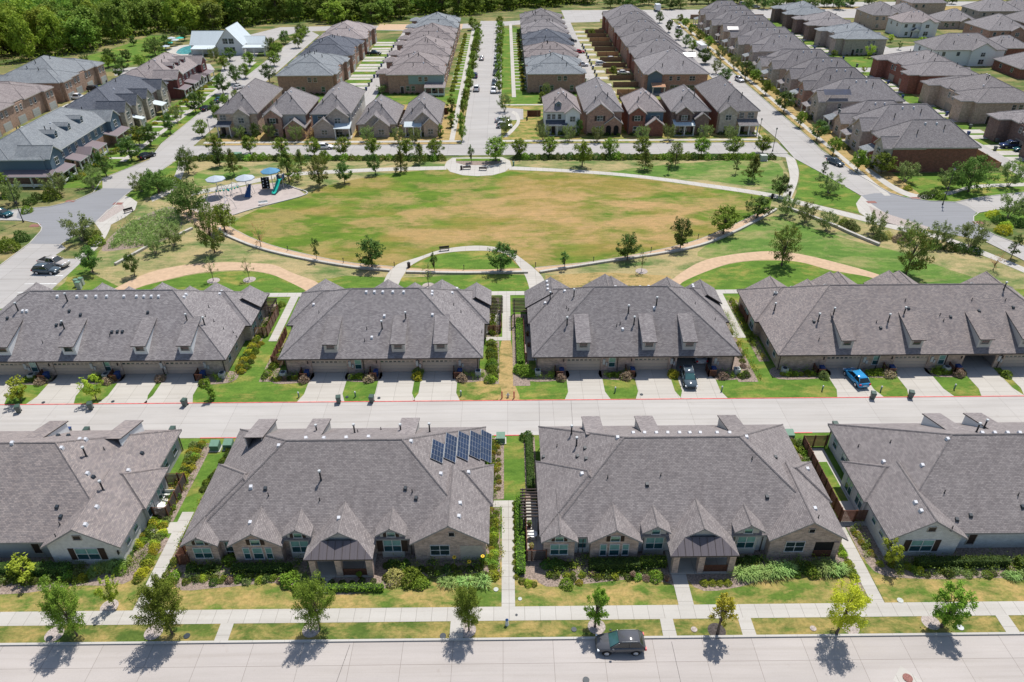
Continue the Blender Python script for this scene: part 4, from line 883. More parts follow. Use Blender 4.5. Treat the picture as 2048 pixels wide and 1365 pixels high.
house('house', 'single-storey pale brick house beside the centre street corner', -28.8, -17.8, 196, 217, 3.2, 'brick_gray', 'shingle_gray', .85, gables=[(6.2, 10.6, 1.6, 3.3, 7, 'brick_tan', 'S', .8), (3.6, 9.2, .5, 4.2, 6, 'brick_gray', 'S', 0)], porch=(1.2, 6, 1.4, 2.8, 'metal_white', 'shed', 'S'), wins=SW(0, (4, 9, 14), 'E', 1.0), group=SF)
def dormer_small(root, r, x, y, z, w_, h, wallm, roofm, fc='S', arch=False):
    O = root.location; s = dict(S=-1, N=1, W=-1, E=1)[fc]
    rr = Roof(roofm, 'trim_white', roofm, .05); W = MB()
    if fc in 'SN':
        ya, yb = sorted((y, y-s*4)); rr.gable(x-w_/2, x+w_/2, ya, yb, z+h, .7, 'y', .12); gwall(W, x-w_/2, x+w_/2, y-s*.25, y-s*3.5, z+h, .7, .15, wallm, 'y', .12, z0=z-.8)
        win(root, x, y-s*.25, z, w_*.5, h*.8, fc, 1, 2, 'trim_white', 'glass_dark', sub=False)
    else:
        xa, xb = sorted((x, x-s*4)); rr.gable(xa, xb, y-w_/2, y+w_/2, z+h, .7, 'x', .12); gwall(W, y-w_/2, y+w_/2, x-s*.25, x-s*3.5, z+h, .7, .15, wallm, 'x', .12, z0=z-.8)
        win(root, x-s*.25, y, z, w_*.5, h*.8, fc, 1, 2, 'trim_white', 'glass_dark', sub=False)
    d = W.build('dormer', root); rr.build(d, 'dormer_roof')
house('house', 'white farmhouse with a black porch roof right of the centre street', 10.6, 20.6, 196.5, 212, 6.1, 'siding_white', 'shingle_brown', gables=[(5.4, 10, 1.2, 5.9, 8, 'board_white', 'S', 3.7)], porch=(.4, 6.4, 1.7, 2.9, 'shingle_slate', 'shed', 'S'),
      wins=[(1.3, 4, .9, 1.3, 'S'), (2.6, 4, .9, 1.3, 'S'), (4.2, 4, .9, 1.3, 'S'), (1.5, .6, .9, 1.8, 'S')]+SW(0, (4, 9)), group=SF, extra=lambda t, r, a0, a1, b0, b1: dormer_small(t, r, a0+3.9, b0+1.2, 6.9, 1.9, 1.1, 'siding_blue', 'shingle_brown'))
def arches(t, r, a0, a1, b0, b1):
    for u in (6.9, 9.0):
        m = MB(); pts = [(a0+u-.65, .0), (a0+u+.65, .0)]+[(a0+u+.65*math.cos(i*math.pi/8), 2.0+.65*math.sin(i*math.pi/8)) for i in range(9)]
        m.yprism(pts, b0-1.2, b0-1.0, 'interior_dark'); m.build('arch_shade', t)  # near-black arch on the wall, shade of the porch opening painted in
house('house', 'brown brick house with a sweeping front gable and arched porch', 21.3, 32.2, 196.3, 223, 6.2, 'brick_brown', 'shingle_far', gables=[(.6, 8.2, 1.3, 5.8, 9, 'brick_brown', 'S', 3.9), (5.6, 10.8, 1.4, 3.2, 3, 'brick_brown', 'S', 0)], wins=SW(0, (5, 10, 16)), group=SF, extra=arches, shut='shutter_brown')
house('house', 'red-brown brick house with low entry gable, third right of the centre street', 33.2, 43.6, 196.3, 211, 6.1, 'siding_blue', 'shingle_brown', gables=[(.2, 5.2, 1.4, 5.8, 8, 'brick_red', 'S', 3.9), (4.8, 10.2, 2.6, 2.9, 5, 'brick_red', 'S', 0)], wins=[(7, 4.1, .7, .8, 'S'), (8.5, 4.1, .7, .8, 'S')]+SW(0, (4, 9)), group=SF, sidew='brick_red', shut='shutter_brown')
house('house', 'dark brick house with pale porch roof, fourth right of the centre street', 45, 56, 196.3, 214, 6.1, 'brick_dark', 'shingle_far', gables=[(1.2, 6.2, 1.2, 5.8, 8, 'brick_dark', 'S', 3.9), (6.4, 10.8, 1.6, 4.4, 6, 'brick_dark', 'S', .8)], porch=(.8, 6.6, 2.4, 2.9, 'metal_white', 'shed', 'S'), wins=SW(0, (4, 10)), group=SF, shut='shutter_brown')
house('house', 'cream stone house with red brick sides at the right end of the cross street', 57.6, 69.4, 196.3, 224, 6.1, 'brick_tan', 'shingle_far', gables=[(.4, 5.8, 1.2, 5.8, 9, 'stone_cream', 'S', 3.9)], porch=(5.8, 11.4, 2.6, 2.9, 'shingle_far', 'shed', 'S'), wins=[(7, 4.1, 1.2, 1.4, 'S'), (9.5, 4.1, 1.6, 1.4, 'S')]+SW(0, (5, 10, 16)), group=SF, sidew='brick_red')
# ---- rows of attached houses north of the cross street
def block(label, x0, x1, y0, y1, wallm, roofm, gside='E', group='attached brick houses', top=None, ev=6, gmat='garage_gray', svis=True, far=False):
    O = ((x0+x1)/2, (y0+y1)/2, 0); root = thing('townhouse_block', label, 'townhouses', O, group=group); ox, oy = O[0], O[1]
    a0, a1, b0, b1 = x0-ox, x1-ox, y0-oy, y1-oy; r = Roof(roofm, 'trim_tan', roofm, .12); W = MB(); p = .42
    L = b1-b0; r.hip(a0, a1, b0, b0+L*.45, ev, p, .25); r.hip(a0+.8, a1-.8, b0+L*.12, b1-L*.1, ev+.25, p+.03, .25) ; r.hip(a0, a1, b1-L*.42, b1, ev, p, .25)
    for g0, g1 in ((a0+.5, a1-.5),): W.box(g0, g1, b0+.5, b1-.5, 0, ev-.22, wallm)
    if top: W.box(a0+7.2, a1-.44, b0+.42, b0+4, 2.9, ev-.23, top)
    s = 1 if gside == 'E' else -1; gx = a1-.5 if s > 0 else a0+.5; fx = a0+.5 if s > 0 else a1-.5; n = max(2, int(L/7)); fc = 'E' if s > 0 else 'W'; fo = 'W' if s > 0 else 'E'
    for i in range(n):
        yy = b0+L*(i+.5)/n
        if i in (0, n-1):
            xa, xb = sorted((gx-3, gx+1.1)); W.box(xa, xb, yy-2.4, yy+2.4, 0, ev-.24, wallm); r.hip(*sorted((gx-4, gx+1.5)), yy-2.8, yy+2.8, ev+.02, p, .25, False)
        d = 1.1*s if i in (0, n-1) else 0
        garage(root, gx+d, yy, 3.6, 2.2, fc, gmat, False)
        for dy in (-1.1, 1.1): win(root, gx+d, yy+dy, 3.7, 1.0, 1.4, fc, 1, 2, 'trim_white', 'glass_dark', sub=False)
        if not far:
            win(root, fx, yy, 3.7, 1.5, 1.4, fo, 2, 2, 'trim_white', 'glass_dark', sub=False); win(root, fx, yy+1.2, .8, 1.4, 1.5, fo, 2, 2, 'trim_white', 'glass_dark', sub=False)
            if i % 2 == 0:
                xa, xb = sorted((fx-s*3, fx-s*(-1.6))); r.gable(*sorted((fx-s*(-1.6), fx+s*5)), yy-2.8, yy+2.8, ev, .6, 'x', .2)
    if svis:
        for u in (.58, .68): win(root, a0+(a1-a0)*u, b0+.5-(.1 if top else 0), 3.8, 1.1, 1.4, 'S', 1, 2, 'trim_white', 'glass_dark', sub=False)
        for u in (.36, .45, .8): win(root, a0+(a1-a0)*u, b0+.5, .8, 1.1, 1.5, 'S', 1, 2, 'trim_white', 'glass_dark', sub=False)
        door(root, a0+(a1-a0)*.26, b0+.5, 'S')
    W.build('wall', root)
    rg = random.Random(int(x0*7+y0)); small_vents(root, r, [((a0+a1)/2+rg.uniform(-4, 4), b0+L*rg.uniform(.15, .9), rg.choice('pwp')) for _ in range(8)])
    r.build(root); return root
for i, (a, b, m) in enumerate([(240.6, 268.5, 'shingle_bluegray'), (271, 299, 'shingle_slate'), (302, 331, 'shingle_brown')]):
    block(['brick block with grey-green roof, nearest left of the left alley', 'brick block with dark slate roof, middle left of the left alley', 'brick block with brownish roof, farthest left of the left alley'][i], -74.2, -55.6, a, b, 'brick_brown', m, 'E', 'brick blocks on the left alley')
for i, (a, b, m) in enumerate([(241, 267.5, 'shingle_brown'), (270, 297, 'shingle_brown'), (299.5, 323, 'shingle_brown'), (325.5, 350, 'shingle_bluegray')]):
    o = block(['brick and sage siding block with corner porch beside the centre street', 'second brown-roofed block up the left side of the centre street', 'third brown-roofed block up the left side of the centre street', 'far block with grey-blue roof left of the centre street'][i], -38.6, -19.6, a, b, 'brick_brown', m, 'W', 'blocks beside the centre street', 'siding_sage' if i == 0 else None)
    if i == 0:
        m = MB(); m.quadbox([(3, -16.8, 2.6), (9.8, -16.8, 2.6), (9.8, -12.6, 3.3), (3, -12.6, 3.3)], [(3, -16.8, 2.75), (9.8, -16.8, 2.75), (9.8, -12.6, 3.45), (3, -12.6, 3.45)], 'trim_white', 'shingle_brown'); m.build('porch_roof', o)
        for u in (3.3, 5.4, 7.5, 9.4): m = MB(); m.box(u-.12, u+.12, -16.6, -16.3, 0, 2.6, 'trim_white'); m.build('porch_post', o)
        m = MB(); m.box(3.2, 9.6, -16.62, -16.5, .3, .9, 'siding_white'); m.build('porch_railing', o)
        for u in (3.9, 4.9, 5.9): pass
for i, (a, b, m) in enumerate([(241, 264.5, 'shingle_bluegray'), (267, 285, 'shingle_brown'), (287.5, 309, 'shingle_slate'), (311.5, 332, 'shingle_far'), (334.5, 360, 'shingle_far')]):
    block(['brick block with grey-green roof just right of the centre street', 'second block right of the centre street with pinkish-brown roof', 'third block right of the centre street with dark slate roof', 'fourth block right of the centre street with grey roof', 'fifth and farthest block right of the centre street'][i], 6.9, 25.6, a, b, 'brick_brown', m, 'E', 'blocks right of the centre street')
for i, (a, b) in enumerate([(240, 261.5), (264, 282), (284.5, 302), (304.5, 322), (324.5, 342), (344.5, 362)]):
    house('house', ORD[i].capitalize()+' two-storey house behind the wooden fenced yards, counted from the park', 45.6 if i else 44.8, 66.2, a, b, 6, 'brick_brown' if i % 2 == 0 else 'brick_red', 'shingle_far', .55,
          gables=[(1.2, 6.4, .6, 5.9, 6, 'siding_blue', 'S', 0)] if i == 0 else [(10, 16, .5, 5.8, 6, 'brick_red', 'W', 0)][:i % 2],
          wins=[(9, 3.9, .9, 1.3, 'S'), (11.5, 3.9, .9, 1.2, 'S'), (16, 3.8, 1.8, 1.4, 'S'), (10.5, .5, 2.8, 1.9, 'S'), (15.5, .5, 3, 1.9, 'S'), (6, 3.9, 1, 1.3, 'W'), (12, 3.9, 1, 1.3, 'W')], group='houses with fenced yards', porch=(2.6, 7, 3, 2.7, 'wood_pale', 'shed', 'S') if i == 0 else None)
rg = random.Random(5)
BR = ['brick_red', 'brick_gray', 'brick_tan', 'brick_gray', 'brick_brown', 'brick_gray', 'brick_tan', 'siding_white', 'brick_gray', 'brick_tan', 'brick_gray', 'brick_tan', 'brick_dark', 'brick_gray', 'brick_tan']
for i in range(15):
    a = 164.6+13.75*i; b = a+12.2; wl = BR[i]; two = i not in (2, 7)
    ev = 6.0 if two else 3.4; x0 = 91.2+(i*37 % 3)*.7
    g = [(.3, 5.6+(i % 2), 2.2, 5.7 if two else 3.6, 8, wl if i % 3 else 'stone_cream', 'W', 3.8 if two else .9)]
    if i % 2: g.append((6.6, 11.6, 1.0, 3.2, 5, 'stone_cream' if i % 4 == 1 else wl, 'W', .8))
    house('house', ('red brick house nearest the park on the east side of the right street' if i == 0 else ORD[i]+' grey-roofed house from the park along the east side of the right street'), x0, 113.5 if i % 2 else 112, a, b, ev, wl, 'shingle_far' if i else 'shingle_gray', .8, gables=g,
          porch=(7, 11.4, 2.6, 2.7, 'shingle_far' if i % 2 else 'shingle_bluegray', 'shed', 'W'), wins=[(8.5, 3.9, 1.4, 1.3, 'W')]+([(4, 3.9, .9, 1.3, 'S'), (14, 3.9, .9, 1.3, 'S')] if i else []), group='houses east of the right street')
for i, (a, b, w_, m, x1) in enumerate([(170, 194, 'brick_dark', 'shingle_gray', 152), (203.5, 231, 'brick_tan', 'shingle_gray', 152), (236, 266, 'brick_red', 'shingle_gray', 152), (296.5, 321, 'brick_gray', 'shingle_bluegray', 150), (326, 349, 'brick_dark', 'shingle_far', 150), (354, 380, 'brick_dark', 'shingle_bluegray', 150)]):
    block(['dark brick garage block at the right picture edge', 'tan brick garage block, second from the right edge', 'dark red brick garage block beside the curving alley lawn', 'pale brick block with grey-green roof beyond the alley lawn', 'brown-roofed garage block, second beyond the alley lawn', 'farthest garage block on the right alley'][i], 132.6, x1, a, b, w_, m, 'W', 'garage blocks on the right alley', gmat='garage_brown')
for i, (x, y, dx, dy, ev, w_) in enumerate([(168, 352, 15, 20, 6, 'brick_tan'), (172, 333, 17, 14, 6, 'siding_white'), (158, 277, 27, 16, 5.6, 'siding_white'), (178, 256, 22, 17, 3.4, 'brick_red'), (187, 372, 15, 15, 3.4, 'brick_brown'), (203, 388, 18, 18, 6, 'brick_tan'),
      (200, 352, 17, 15, 3.4, 'brick_gray'), (199, 313, 17, 20, 6, 'brick_brown'), (222, 362, 20, 16, 6, 'brick_gray'), (224, 328, 19, 20, 6, 'brick_dark'), (246, 345, 18, 16, 6, 'brick_brown'), (188, 291, 16, 13, 3.4, 'brick_red'), (213, 293, 17, 15, 3.4, 'brick_gray'), (236, 300, 18, 18, 6, 'brick_tan'), (246, 380, 19, 15, 3.4, 'brick_gray')]):
    lab = ['tan two-storey house at the far end of the right-hand cluster', 'white house with an arched window facing the curved road', 'large white painted house with stepped windows by the red brick block', 'low red brick house with shrubs at the right edge'][i] if i < 4 else ORD[i-4]+' grey-roofed house in the far right cluster, counted from the left'
    house('house', lab, x, x+dx, y, y+dy, ev, w_, 'shingle_far' if i != 1 else 'shingle_brown', .55, gables=[(dx*.5, dx*.85, .8, ev-.1, 6, w_, 'S', ev-2.2)] if i % 3 != 2 or i == 2 else [], wins=[(dx*.15, ev-2.1, 1.2, 1.3, 'S'), (dx*.35, ev-2.1, 1.2, 1.3, 'S'), (dx*.2, .7, 1.2, 1.4, 'S'), (dy*.3, ev-2.1, 1.2, 1.3, 'W'), (dy*.7, ev-2.1, 1.2, 1.3, 'W')], group='houses in the far right cluster', porch=(dx*.3, dx*.5, 1.6, 2.8, 'shingle_slate', 'gable', 'S') if i == 1 else None)
# ---- left: townhouses facing the left street
def town(label, y0, y1, wallm, roofm, base, porchm, kind):
    x0, x1 = -123, -105.2; O = ((x0+x1)/2, (y0+y1)/2, 0); root = thing('townhouse_block', label, 'townhouses', O, group='townhouses facing the left street'); ox, oy = O[0], O[1]
    a0, a1, b0, b1 = x0-ox, x1-ox, y0-oy, y1-oy; L = b1-b0; r = Roof(roofm, 'trim_white' if kind != 'tudor' else 'trim_gray', roofm, .12); W = MB(); p = .5
    r.hip(a0, a1, b0, b1, 6, p, .25); W.box(a0+.5, a1-.5, b0+.5, b1-.5, 0, 5.77, wallm)
    W.box(a0+.44, a1-.44, b0+.43, b1-.43, 0, 2.9, base)
    g = [(.3, 6.2), (L-6.2, L-.3)] if kind != 'tudor' else [(.3, 5), (7.5, 12.5), (14.5, 19), (L-9, L-4)]
    for u0, u1 in g:
        tall = .4 if kind != 'tudor' else .3
        r.gable(a1-7, a1+1.2, b0+u0, b0+u1, 6.05, .75 if kind != 'tudor' else 1.0, 'x', .2); gwall(W, b0+u0, b0+u1, a1+.8, a1-6, 6.05, .75 if kind != 'tudor' else 1.0, .35, wallm if kind != 'tudor' else 'stone_cream', 'x', low=base if kind != 'tudor' else None, zlow=2.9)
        win(root, a1+.8, b0+(u0+u1)/2, 3.9, 1.5, 1.6, 'E', 2, 2, 'trim_white', 'glass_dark'); 
        if kind == 'tudor': win(root, a1+.8, b0+(u0+u1)/2, .7, 1.6, 1.7, 'E', 2, 2, 'trim_white', 'glass_dark')
    r.hip(a0-.6, a0+10, b0-.15, b0+9, 6.03, p, .25) if kind != 'tudor' else None
    if kind != 'tudor':
        for k in range(3): dormer_small(root, r, a1-2.6, b0+L*(.33+.17*k), 7.4, 1.9, 1.2, wallm, roofm, 'E')
    # porches
    for k, (u0, u1, gb) in enumerate([(.2, 6.3, 0), (8.5, 12.5, 0), (13, 17, 1), (17.6, 22.4, 0), (L-8.5, L-.5, 0)] if kind != 'tudor' else [(5.2, 7.4, 0), (19.2, 23, 0)]):
        out = 3.0; base_ = [(a1-.6, b0+u0, 3.5), (a1+out, b0+u0, 2.75), (a1+out, b0+u1, 2.75), (a1-.6, b0+u1, 3.5)]
        m = MB()
        if gb:
            m.quadbox([(a1-.6, b0+u0, 2.6), (a1+out+.3, b0+u0, 2.6), (a1+out+.3, b0+(u0+u1)/2, 4.0), (a1-.6, b0+(u0+u1)/2, 4.0)], [(a1-.6, b0+u0, 2.8), (a1+out+.3, b0+u0, 2.8), (a1+out+.3, b0+(u0+u1)/2, 4.2), (a1-.6, b0+(u0+u1)/2, 4.2)], 'trim_white', porchm)
            m.quadbox([(a1-.6, b0+u1, 2.6), (a1+out+.3, b0+u1, 2.6), (a1+out+.3, b0+(u0+u1)/2, 4.0), (a1-.6, b0+(u0+u1)/2, 4.0)], [(a1-.6, b0+u1, 2.8), (a1+out+.3, b0+u1, 2.8), (a1+out+.3, b0+(u0+u1)/2, 4.2), (a1-.6, b0+(u0+u1)/2, 4.2)], 'trim_white', porchm)
        else: m.quadbox([(x, y, z-.2) for x, y, z in base_], base_, 'trim_white', porchm)
        m.build('porch_roof', root)
        for v in (u0+.25, (u0+u1)/2, u1-.25): m = MB(); m.box(a1+out-.45, a1+out-.17, b0+v-.14, b0+v+.14, 0, 2.62, 'trim_white'); m.build('porch_post', root)
        m = MB(); m.box(a1+out-.35, a1+out-.25, b0+u0+.3, b0+u1-.3, .5, .95, 'siding_white'); m.build('porch_railing', root)
        door(root, a1-.44, b0+(u0+u1)/2+.6, 'E')
    n = int(L/3.2)
    for k in range(n):
        u = L*(k+.5)/n
        if not any(u0-.6 < u < u1+.6 for u0, u1 in g): win(root, a1-.5, b0+u, 3.9, 1.2, 1.4, 'E', 2, 2, 'trim_white', 'glass_dark', sub=False)
    if kind == 'siding' and y0 < 170:
        m = MB(); bs = [(a0+7.5, b0-2.2, 2.75), (a1+1.6, b0-2.2, 2.75), (a1+1.6, b0+.6, 3.5), (a0+7.5, b0+.6, 3.5)]; m.quadbox([(x, y, z-.18) for x, y, z in bs], bs, 'trim_white', porchm); m.build('porch_roof', root)
        for u in (a0+7.8, a0+11, a0+14.5, a1+1.3): m = MB(); m.box(u-.15, u+.15, b0-2.0, b0-1.7, 0, 2.6, 'trim_white'); m.build('porch_post', root)
        m = MB(); m.box(a0+7.8, a1+1.3, b0-1.95, b0-1.85, .3, .95, 'siding_white'); m.build('porch_railing', root)
        for u in (a0+3, a0+6): win(root, u, b0+.43, .8, 1.1, 1.5, 'S', 1, 2, 'trim_white', 'glass_dark')
        win(root, a0+2.5, b0+.5, 4, 1.1, 1.3, 'S', 1, 2, 'trim_white', 'glass_dark')
    W.build('wall', root)
    rg = random.Random(int(y0)); small_vents(root, r, [(rg.uniform(-5, 5), b0+L*rg.uniform(.1, .9), rg.choice('pwp')) for _ in range(8)])
    r.build(root)
town('blue sided townhouses with white porches at the left edge', 160, 196.5, 'siding_blue', 'shingle_bluegray', 'brick_brown', 'metal_brown', 'siding')
town('stone townhouses with a black slate roof and steep gables', 198.5, 232.5, 'brick_dark', 'shingle_slate', 'brick_dark', 'metal_white', 'tudor')
town('dark red townhouses with three dormers and white porches', 236, 264, 'siding_red', 'shingle_brown', 'siding_red', 'metal_brown', 'siding2')
block('brick garage block with grey-green roof behind the black roof', -162, -139.4, 232.6, 262, 'brick_orange', 'shingle_bluegray', 'E', 'brick blocks on the far left alley')
block('brick garage block with brownish roof at the left edge', -162, -139.4, 192, 228.6, 'brick_orange', 'shingle_brown', 'E', 'brick blocks on the far left alley')
# ---- clubhouse
ch = thing('clubhouse', 'white clubhouse with pale metal roofs beside the pool', 'clubhouse', (-112, 309, 0))
r = Roof('metal_white', 'trim_white', 'metal_white', .08); W = MB()
r.gable(-14, 2, -4, 7, 3.4, .8, 'x', .2); gwall(W, -4, 7, -13.6, 1.6, 3.4, .8, .4, 'siding_white', 'x')
r.gable(-3, 8, -6, 9, 3.6, 1.15, 'y', .2); gwall(W, -3, 8, -5.6, 8.6, 3.6, 1.15, .4, 'siding_white', 'y')
r.gable(6, 15, -1, 6, 3.2, .7, 'x', .2); gwall(W, -1, 6, 14.6, 7, 3.2, .7, .4, 'siding_white', 'x')
W.build('wall', ch); r.build(ch)
for z in (1.0, 4.2):
    for x in (1.2, 3.6): win(ch, x, -5.6, z, 1.9, 1.9, 'S', 2, 2, 'trim_white', 'glass_dark')
m = MB(); m.quadbox([(-12, -9, 2.7), (-3, -9, 2.7), (-3, -4.1, 3.2), (-12, -4.1, 3.2)], [(-12, -9, 2.9), (-3, -9, 2.9), (-3, -4.1, 3.4), (-12, -4.1, 3.4)], 'trim_white', 'metal_white'); m.build('porch_roof', ch)
m = MB(); m.quadbox([(8, -8, 3.0), (17, -8, 3.0), (17, -3, 3.2), (8, -3, 3.2)], [(8, -8, 3.2), (17, -8, 3.2), (17, -3, 3.4), (8, -3, 3.4)], 'trim_white', 'metal_white'); m.build('pergola_roof', ch)
for x in (-11.6, -7.5, -3.4, 8.3, 12.5, 16.7): m = MB(); m.box(x-.18, x+.18, -7.9+(0 if x > 0 else -.9), -7.5+(0 if x > 0 else -.9), 0, 3.0 if x > 0 else 2.7, 'trim_white'); m.build('porch_post', ch)
# ---- screen walls and fences
def fence(name, label, path, h=1.8, mat='wood_weathered', cat='fence', group=None, post='wood_weathered', slat=0, th=.06, step=2.4, cap=None):
    O = path[0]; root = thing(name, label, cat, (O[0], O[1], 0), group=group)
    for (ax, ay), (bx, by) in zip(path, path[1:]):
        L = math.hypot(bx-ax, by-ay); tx, ty = (bx-ax)/L, (by-ay)/L; nx, ny = -ty*th/2, tx*th/2; m = MB(); ax -= O[0]; ay -= O[1]
        def bar(z0, z1, mt=mat, e=1.0):
            q = [(ax+nx*e, ay+ny*e), (ax-nx*e, ay-ny*e), (ax-nx*e+tx*L, ay-ny*e+ty*L), (ax+nx*e+tx*L, ay+ny*e+ty*L)]; m.prism(q, z0, z1, mt)
        if slat:
            k = 0
            while .1+k*slat*1.75 < h-slat: bar(.1+k*slat*1.75, .1+k*slat*1.75+slat); k += 1
            bar(h-.05, h, post)
        else:
            bar(.03, h)
            if cap: bar(h+.002, h+.1, cap, 1.8)
        m.build('panel', root)
        for k in range(int(L/step)+1):
            u = min(k*step, L); m = MB(); m.box(ax+tx*u-.07, ax+tx*u+.07, ay+ty*u-.07, ay+ty*u+.07, 0, h+.06, post); m.build('post', root)
    return root
for i in range(12):
    y = 243+9.4*i/1.0 if i else 238.2
    y = 238.5+9.8*i
    if y < 352: fence('yard_fence', ORD[i]+' brown wooden fence across the yards behind the fenced houses', [(36.4, y), (44.9, y)], 1.7, 'wood_weathered' if i % 3 else 'wood_pale', group='wooden yard fences', step=3.7)
fence('yard_fence', 'curved brown wooden fence round the corner garden', smooth([(36.5, 234.5), (37.5, 229.5), (41.5, 226), (47, 224.8), (57, 224.2), (62, 224)], False, 3), 1.9, 'wood_weathered', step=2.8)
fence('yard_fence', 'red-brown wooden fence between the two single-storey houses', [(-41.8, 214.5), (-29, 215), (-17, 217)], 1.9, 'wood_stain', step=3)
fence('yard_fence', 'short wooden fence beside the single-storey grey brick house', [(-29.6, 199), (-28.8, 199)], 1.8, 'wood_pale', step=3); fence('yard_fence', 'short wooden fence beside the steep gabled house', [(-41.8, 201), (-40.8, 201)], 1.8, 'wood_pale', step=3)
fence('yard_fence', 'dark wooden fence beside the white farmhouse', [(6.5, 210), (6.5, 214), (10.5, 214)], 1.8, 'wood_stain', step=3)
fence('yard_fence', 'pale wooden fence beside the red brick house', [(113.8, 166), (119, 166), (119, 176.4)], 1.8, 'wood_pale', step=2.6)
for i in range(14): fence('yard_fence', ORD[i]+' back yard fence along the right alley from the near end', [(114, 178.6+13.75*i), (120.6, 178.6+13.75*i), (120.6, 189+13.75*i)], 1.8, 'wood_stain' if i % 2 else 'wood_pale', group='back yard fences', step=3.3)
fence('screen_wall', 'long low brick screen wall at the far end of the right street', [(92, 383), (128, 383)], 2.0, 'brick_brown', 'wall', th=.3, post='brick_tan', step=6)
# ================================================================ trees and plants
def PRJ(X, Y, Z=0):
    v = CM.transposed() @ Vector((X, Y, Z-CAMH)); return 1024+F_PX*v.x/-v.z, 682.5-F_PX*v.y/-v.z
def quads_mesh(name, C, size, rs, mat, up=.35, asp=.55, outw=None):
    "one leaf-sized quad at each centre"
    n = len(C); d = rs.normal(size=(n, 3)); d[:, 2] += up
    if outw is not None: d += outw*.9
    d /= np.linalg.norm(d, axis=1)[:, None]
    a = np.cross(d, rs.normal(size=(n, 3))); a /= np.linalg.norm(a, axis=1)[:, None]; b = np.cross(d, a)
    s = size*rs.uniform(.6, 1.35, (n, 1)); a = a*s; b = b*s*asp
    V = np.stack([C-a*.5-b*.2, C-a*.1+b*.5, C+a*.6+b*.1, C+a*.05-b*.5], 1).reshape(-1, 3)
    me = bpy.data.meshes.new(name); me.vertices.add(4*n); me.vertices.foreach_set('co', V.astype(np.float32).ravel())
    me.loops.add(4*n); me.loops.foreach_set('vertex_index', np.arange(4*n, dtype=np.int32))
    me.polygons.add(n); me.polygons.foreach_set('loop_start', np.arange(0, 4*n, 4, dtype=np.int32)); me.polygons.foreach_set('loop_total', np.full(n, 4, dtype=np.int32))
    me.materials.append(MATS[mat]); me.update(); me.validate(); return me
def crown_pts(rs, R, z0, z1, shape, ncl, nl, spray=.9, sig=.2):
    t = rs.uniform(0, 1, ncl); ang = rs.uniform(0, 2*np.pi, ncl)
    prof = {'oval': lambda t: np.sin(np.pi*(.08+.86*t))**.6, 'cone': lambda t: (1-t)**.75*.95+.08, 'vase': lambda t: .45+.55*np.sin(np.pi*(t*.62+.06)), 'round': lambda t: np.sqrt(np.maximum(.02, 1-(2*t-1)**2)),
            'broad': lambda t: np.sqrt(np.maximum(.03, 1-(1.35*t-.45)**2))}[shape]
    ecc = 1+.16*np.sin(2*ang+rs.uniform(0, 6))+.12*np.sin(3*ang+rs.uniform(0, 6))+.10*np.sin(5*ang+6*t)
    rr = R*prof(t)*ecc*np.sqrt(rs.uniform(.12, 1.0, ncl))
    c = np.stack([rr*np.cos(ang), rr*np.sin(ang), z0+(z1-z0)*t], 1)
    mid = np.array([0, 0, z0+(z1-z0)*.25]); o = c-mid; o /= np.linalg.norm(o, axis=1)[:, None]+1e-6; o[:, 2] += .25
    k = rs.integers(0, ncl, nl); u = rs.uniform(-.3, 1, (nl, 1))
    P = c[k]+o[k]*u*spray*rs.uniform(.5, 1.2, (ncl, 1))[k]+rs.normal(size=(nl, 3))*sig*(1.15-.6*np.abs(u))
    return c, P, o[k]
def make_tree(name, seed, H, R_, tr, shape, nl, leafs, mat, ncl=70, spray=.9, sig=.25, bark='bark', stems=1, r0=.13, lean=0):
    rs = np.random.default_rng(seed)
    c, P, o = crown_pts(rs, R_*.88, tr, H*.93, shape, ncl, nl, spray, sig)
    cm = quads_mesh('crown', P, leafs, rs, mat, outw=o)
    m = MB()
    for s in range(stems):
        a = 2*math.pi*s/stems+rs.uniform(0, 1); rb = .12 if stems > 1 else 0; f = R_*.42 if stems > 1 else R_*.06
        pts = [(rb*math.cos(a), rb*math.sin(a), -.05), ((rb+f*.25)*math.cos(a), (rb+f*.25)*math.sin(a), tr*.5), (f*math.cos(a)*.6, f*math.sin(a)*.6, tr*1.05), (f*math.cos(a), f*math.sin(a), tr+(H-tr)*.5)]
        q = r0/(stems**.5); m.tube(pts, [q*1.25, q, q*.8, q*.35], bark, 6)
        if stems == 1:
            for i in rs.permutation(len(c))[:16]:
                zt = tr+(c[i][2]-tr)*.35; m.tube([(0, 0, max(tr*.8, zt*.9)), tuple(c[i]*np.array([.5, .5, 1])*np.array([1, 1, .86])), tuple(c[i])], [q*.5, q*.28, q*.1], bark, 4)
    return m.mesh('trunk'), cm, H, R_
TK = {}
def kind(k, *a, n=2, **kw): TK[k] = [make_tree(k, hash_(k)+i, *a, **kw) for i in range(n)]
def hash_(s): return sum(ord(c)*(i+7) for i, c in enumerate(s)) % 9973
kind('street', 6.6, 2.25, 1.7, 'oval', 15000, .16, 'leaf_street', n=3, ncl=130, spray=1.1, sig=.2)
kind('maple', 5.8, 1.35, 1.4, 'oval', 6500, .17, 'leaf_bright', n=2, ncl=50, spray=.5, sig=.16)
kind('yellow', 6.0, 1.9, 1.9, 'oval', 7000, .16, 'leaf_yellow', n=1, ncl=60, spray=.6, sig=.22)
kind('yellowgreen', 5.8, 1.0, 1.6, 'oval', 1500, .22, 'leaf_yellowgreen', n=1, ncl=30, spray=.5, sig=.14)
kind('round', 5.5, 2.3, 1.6, 'round', 3000, .3, 'leaf_street', n=3, ncl=55, spray=.6)
kind('darkround', 6.0, 2.5, 1.5, 'round', 3200, .3, 'leaf_dark', n=2, ncl=55, spray=.7)
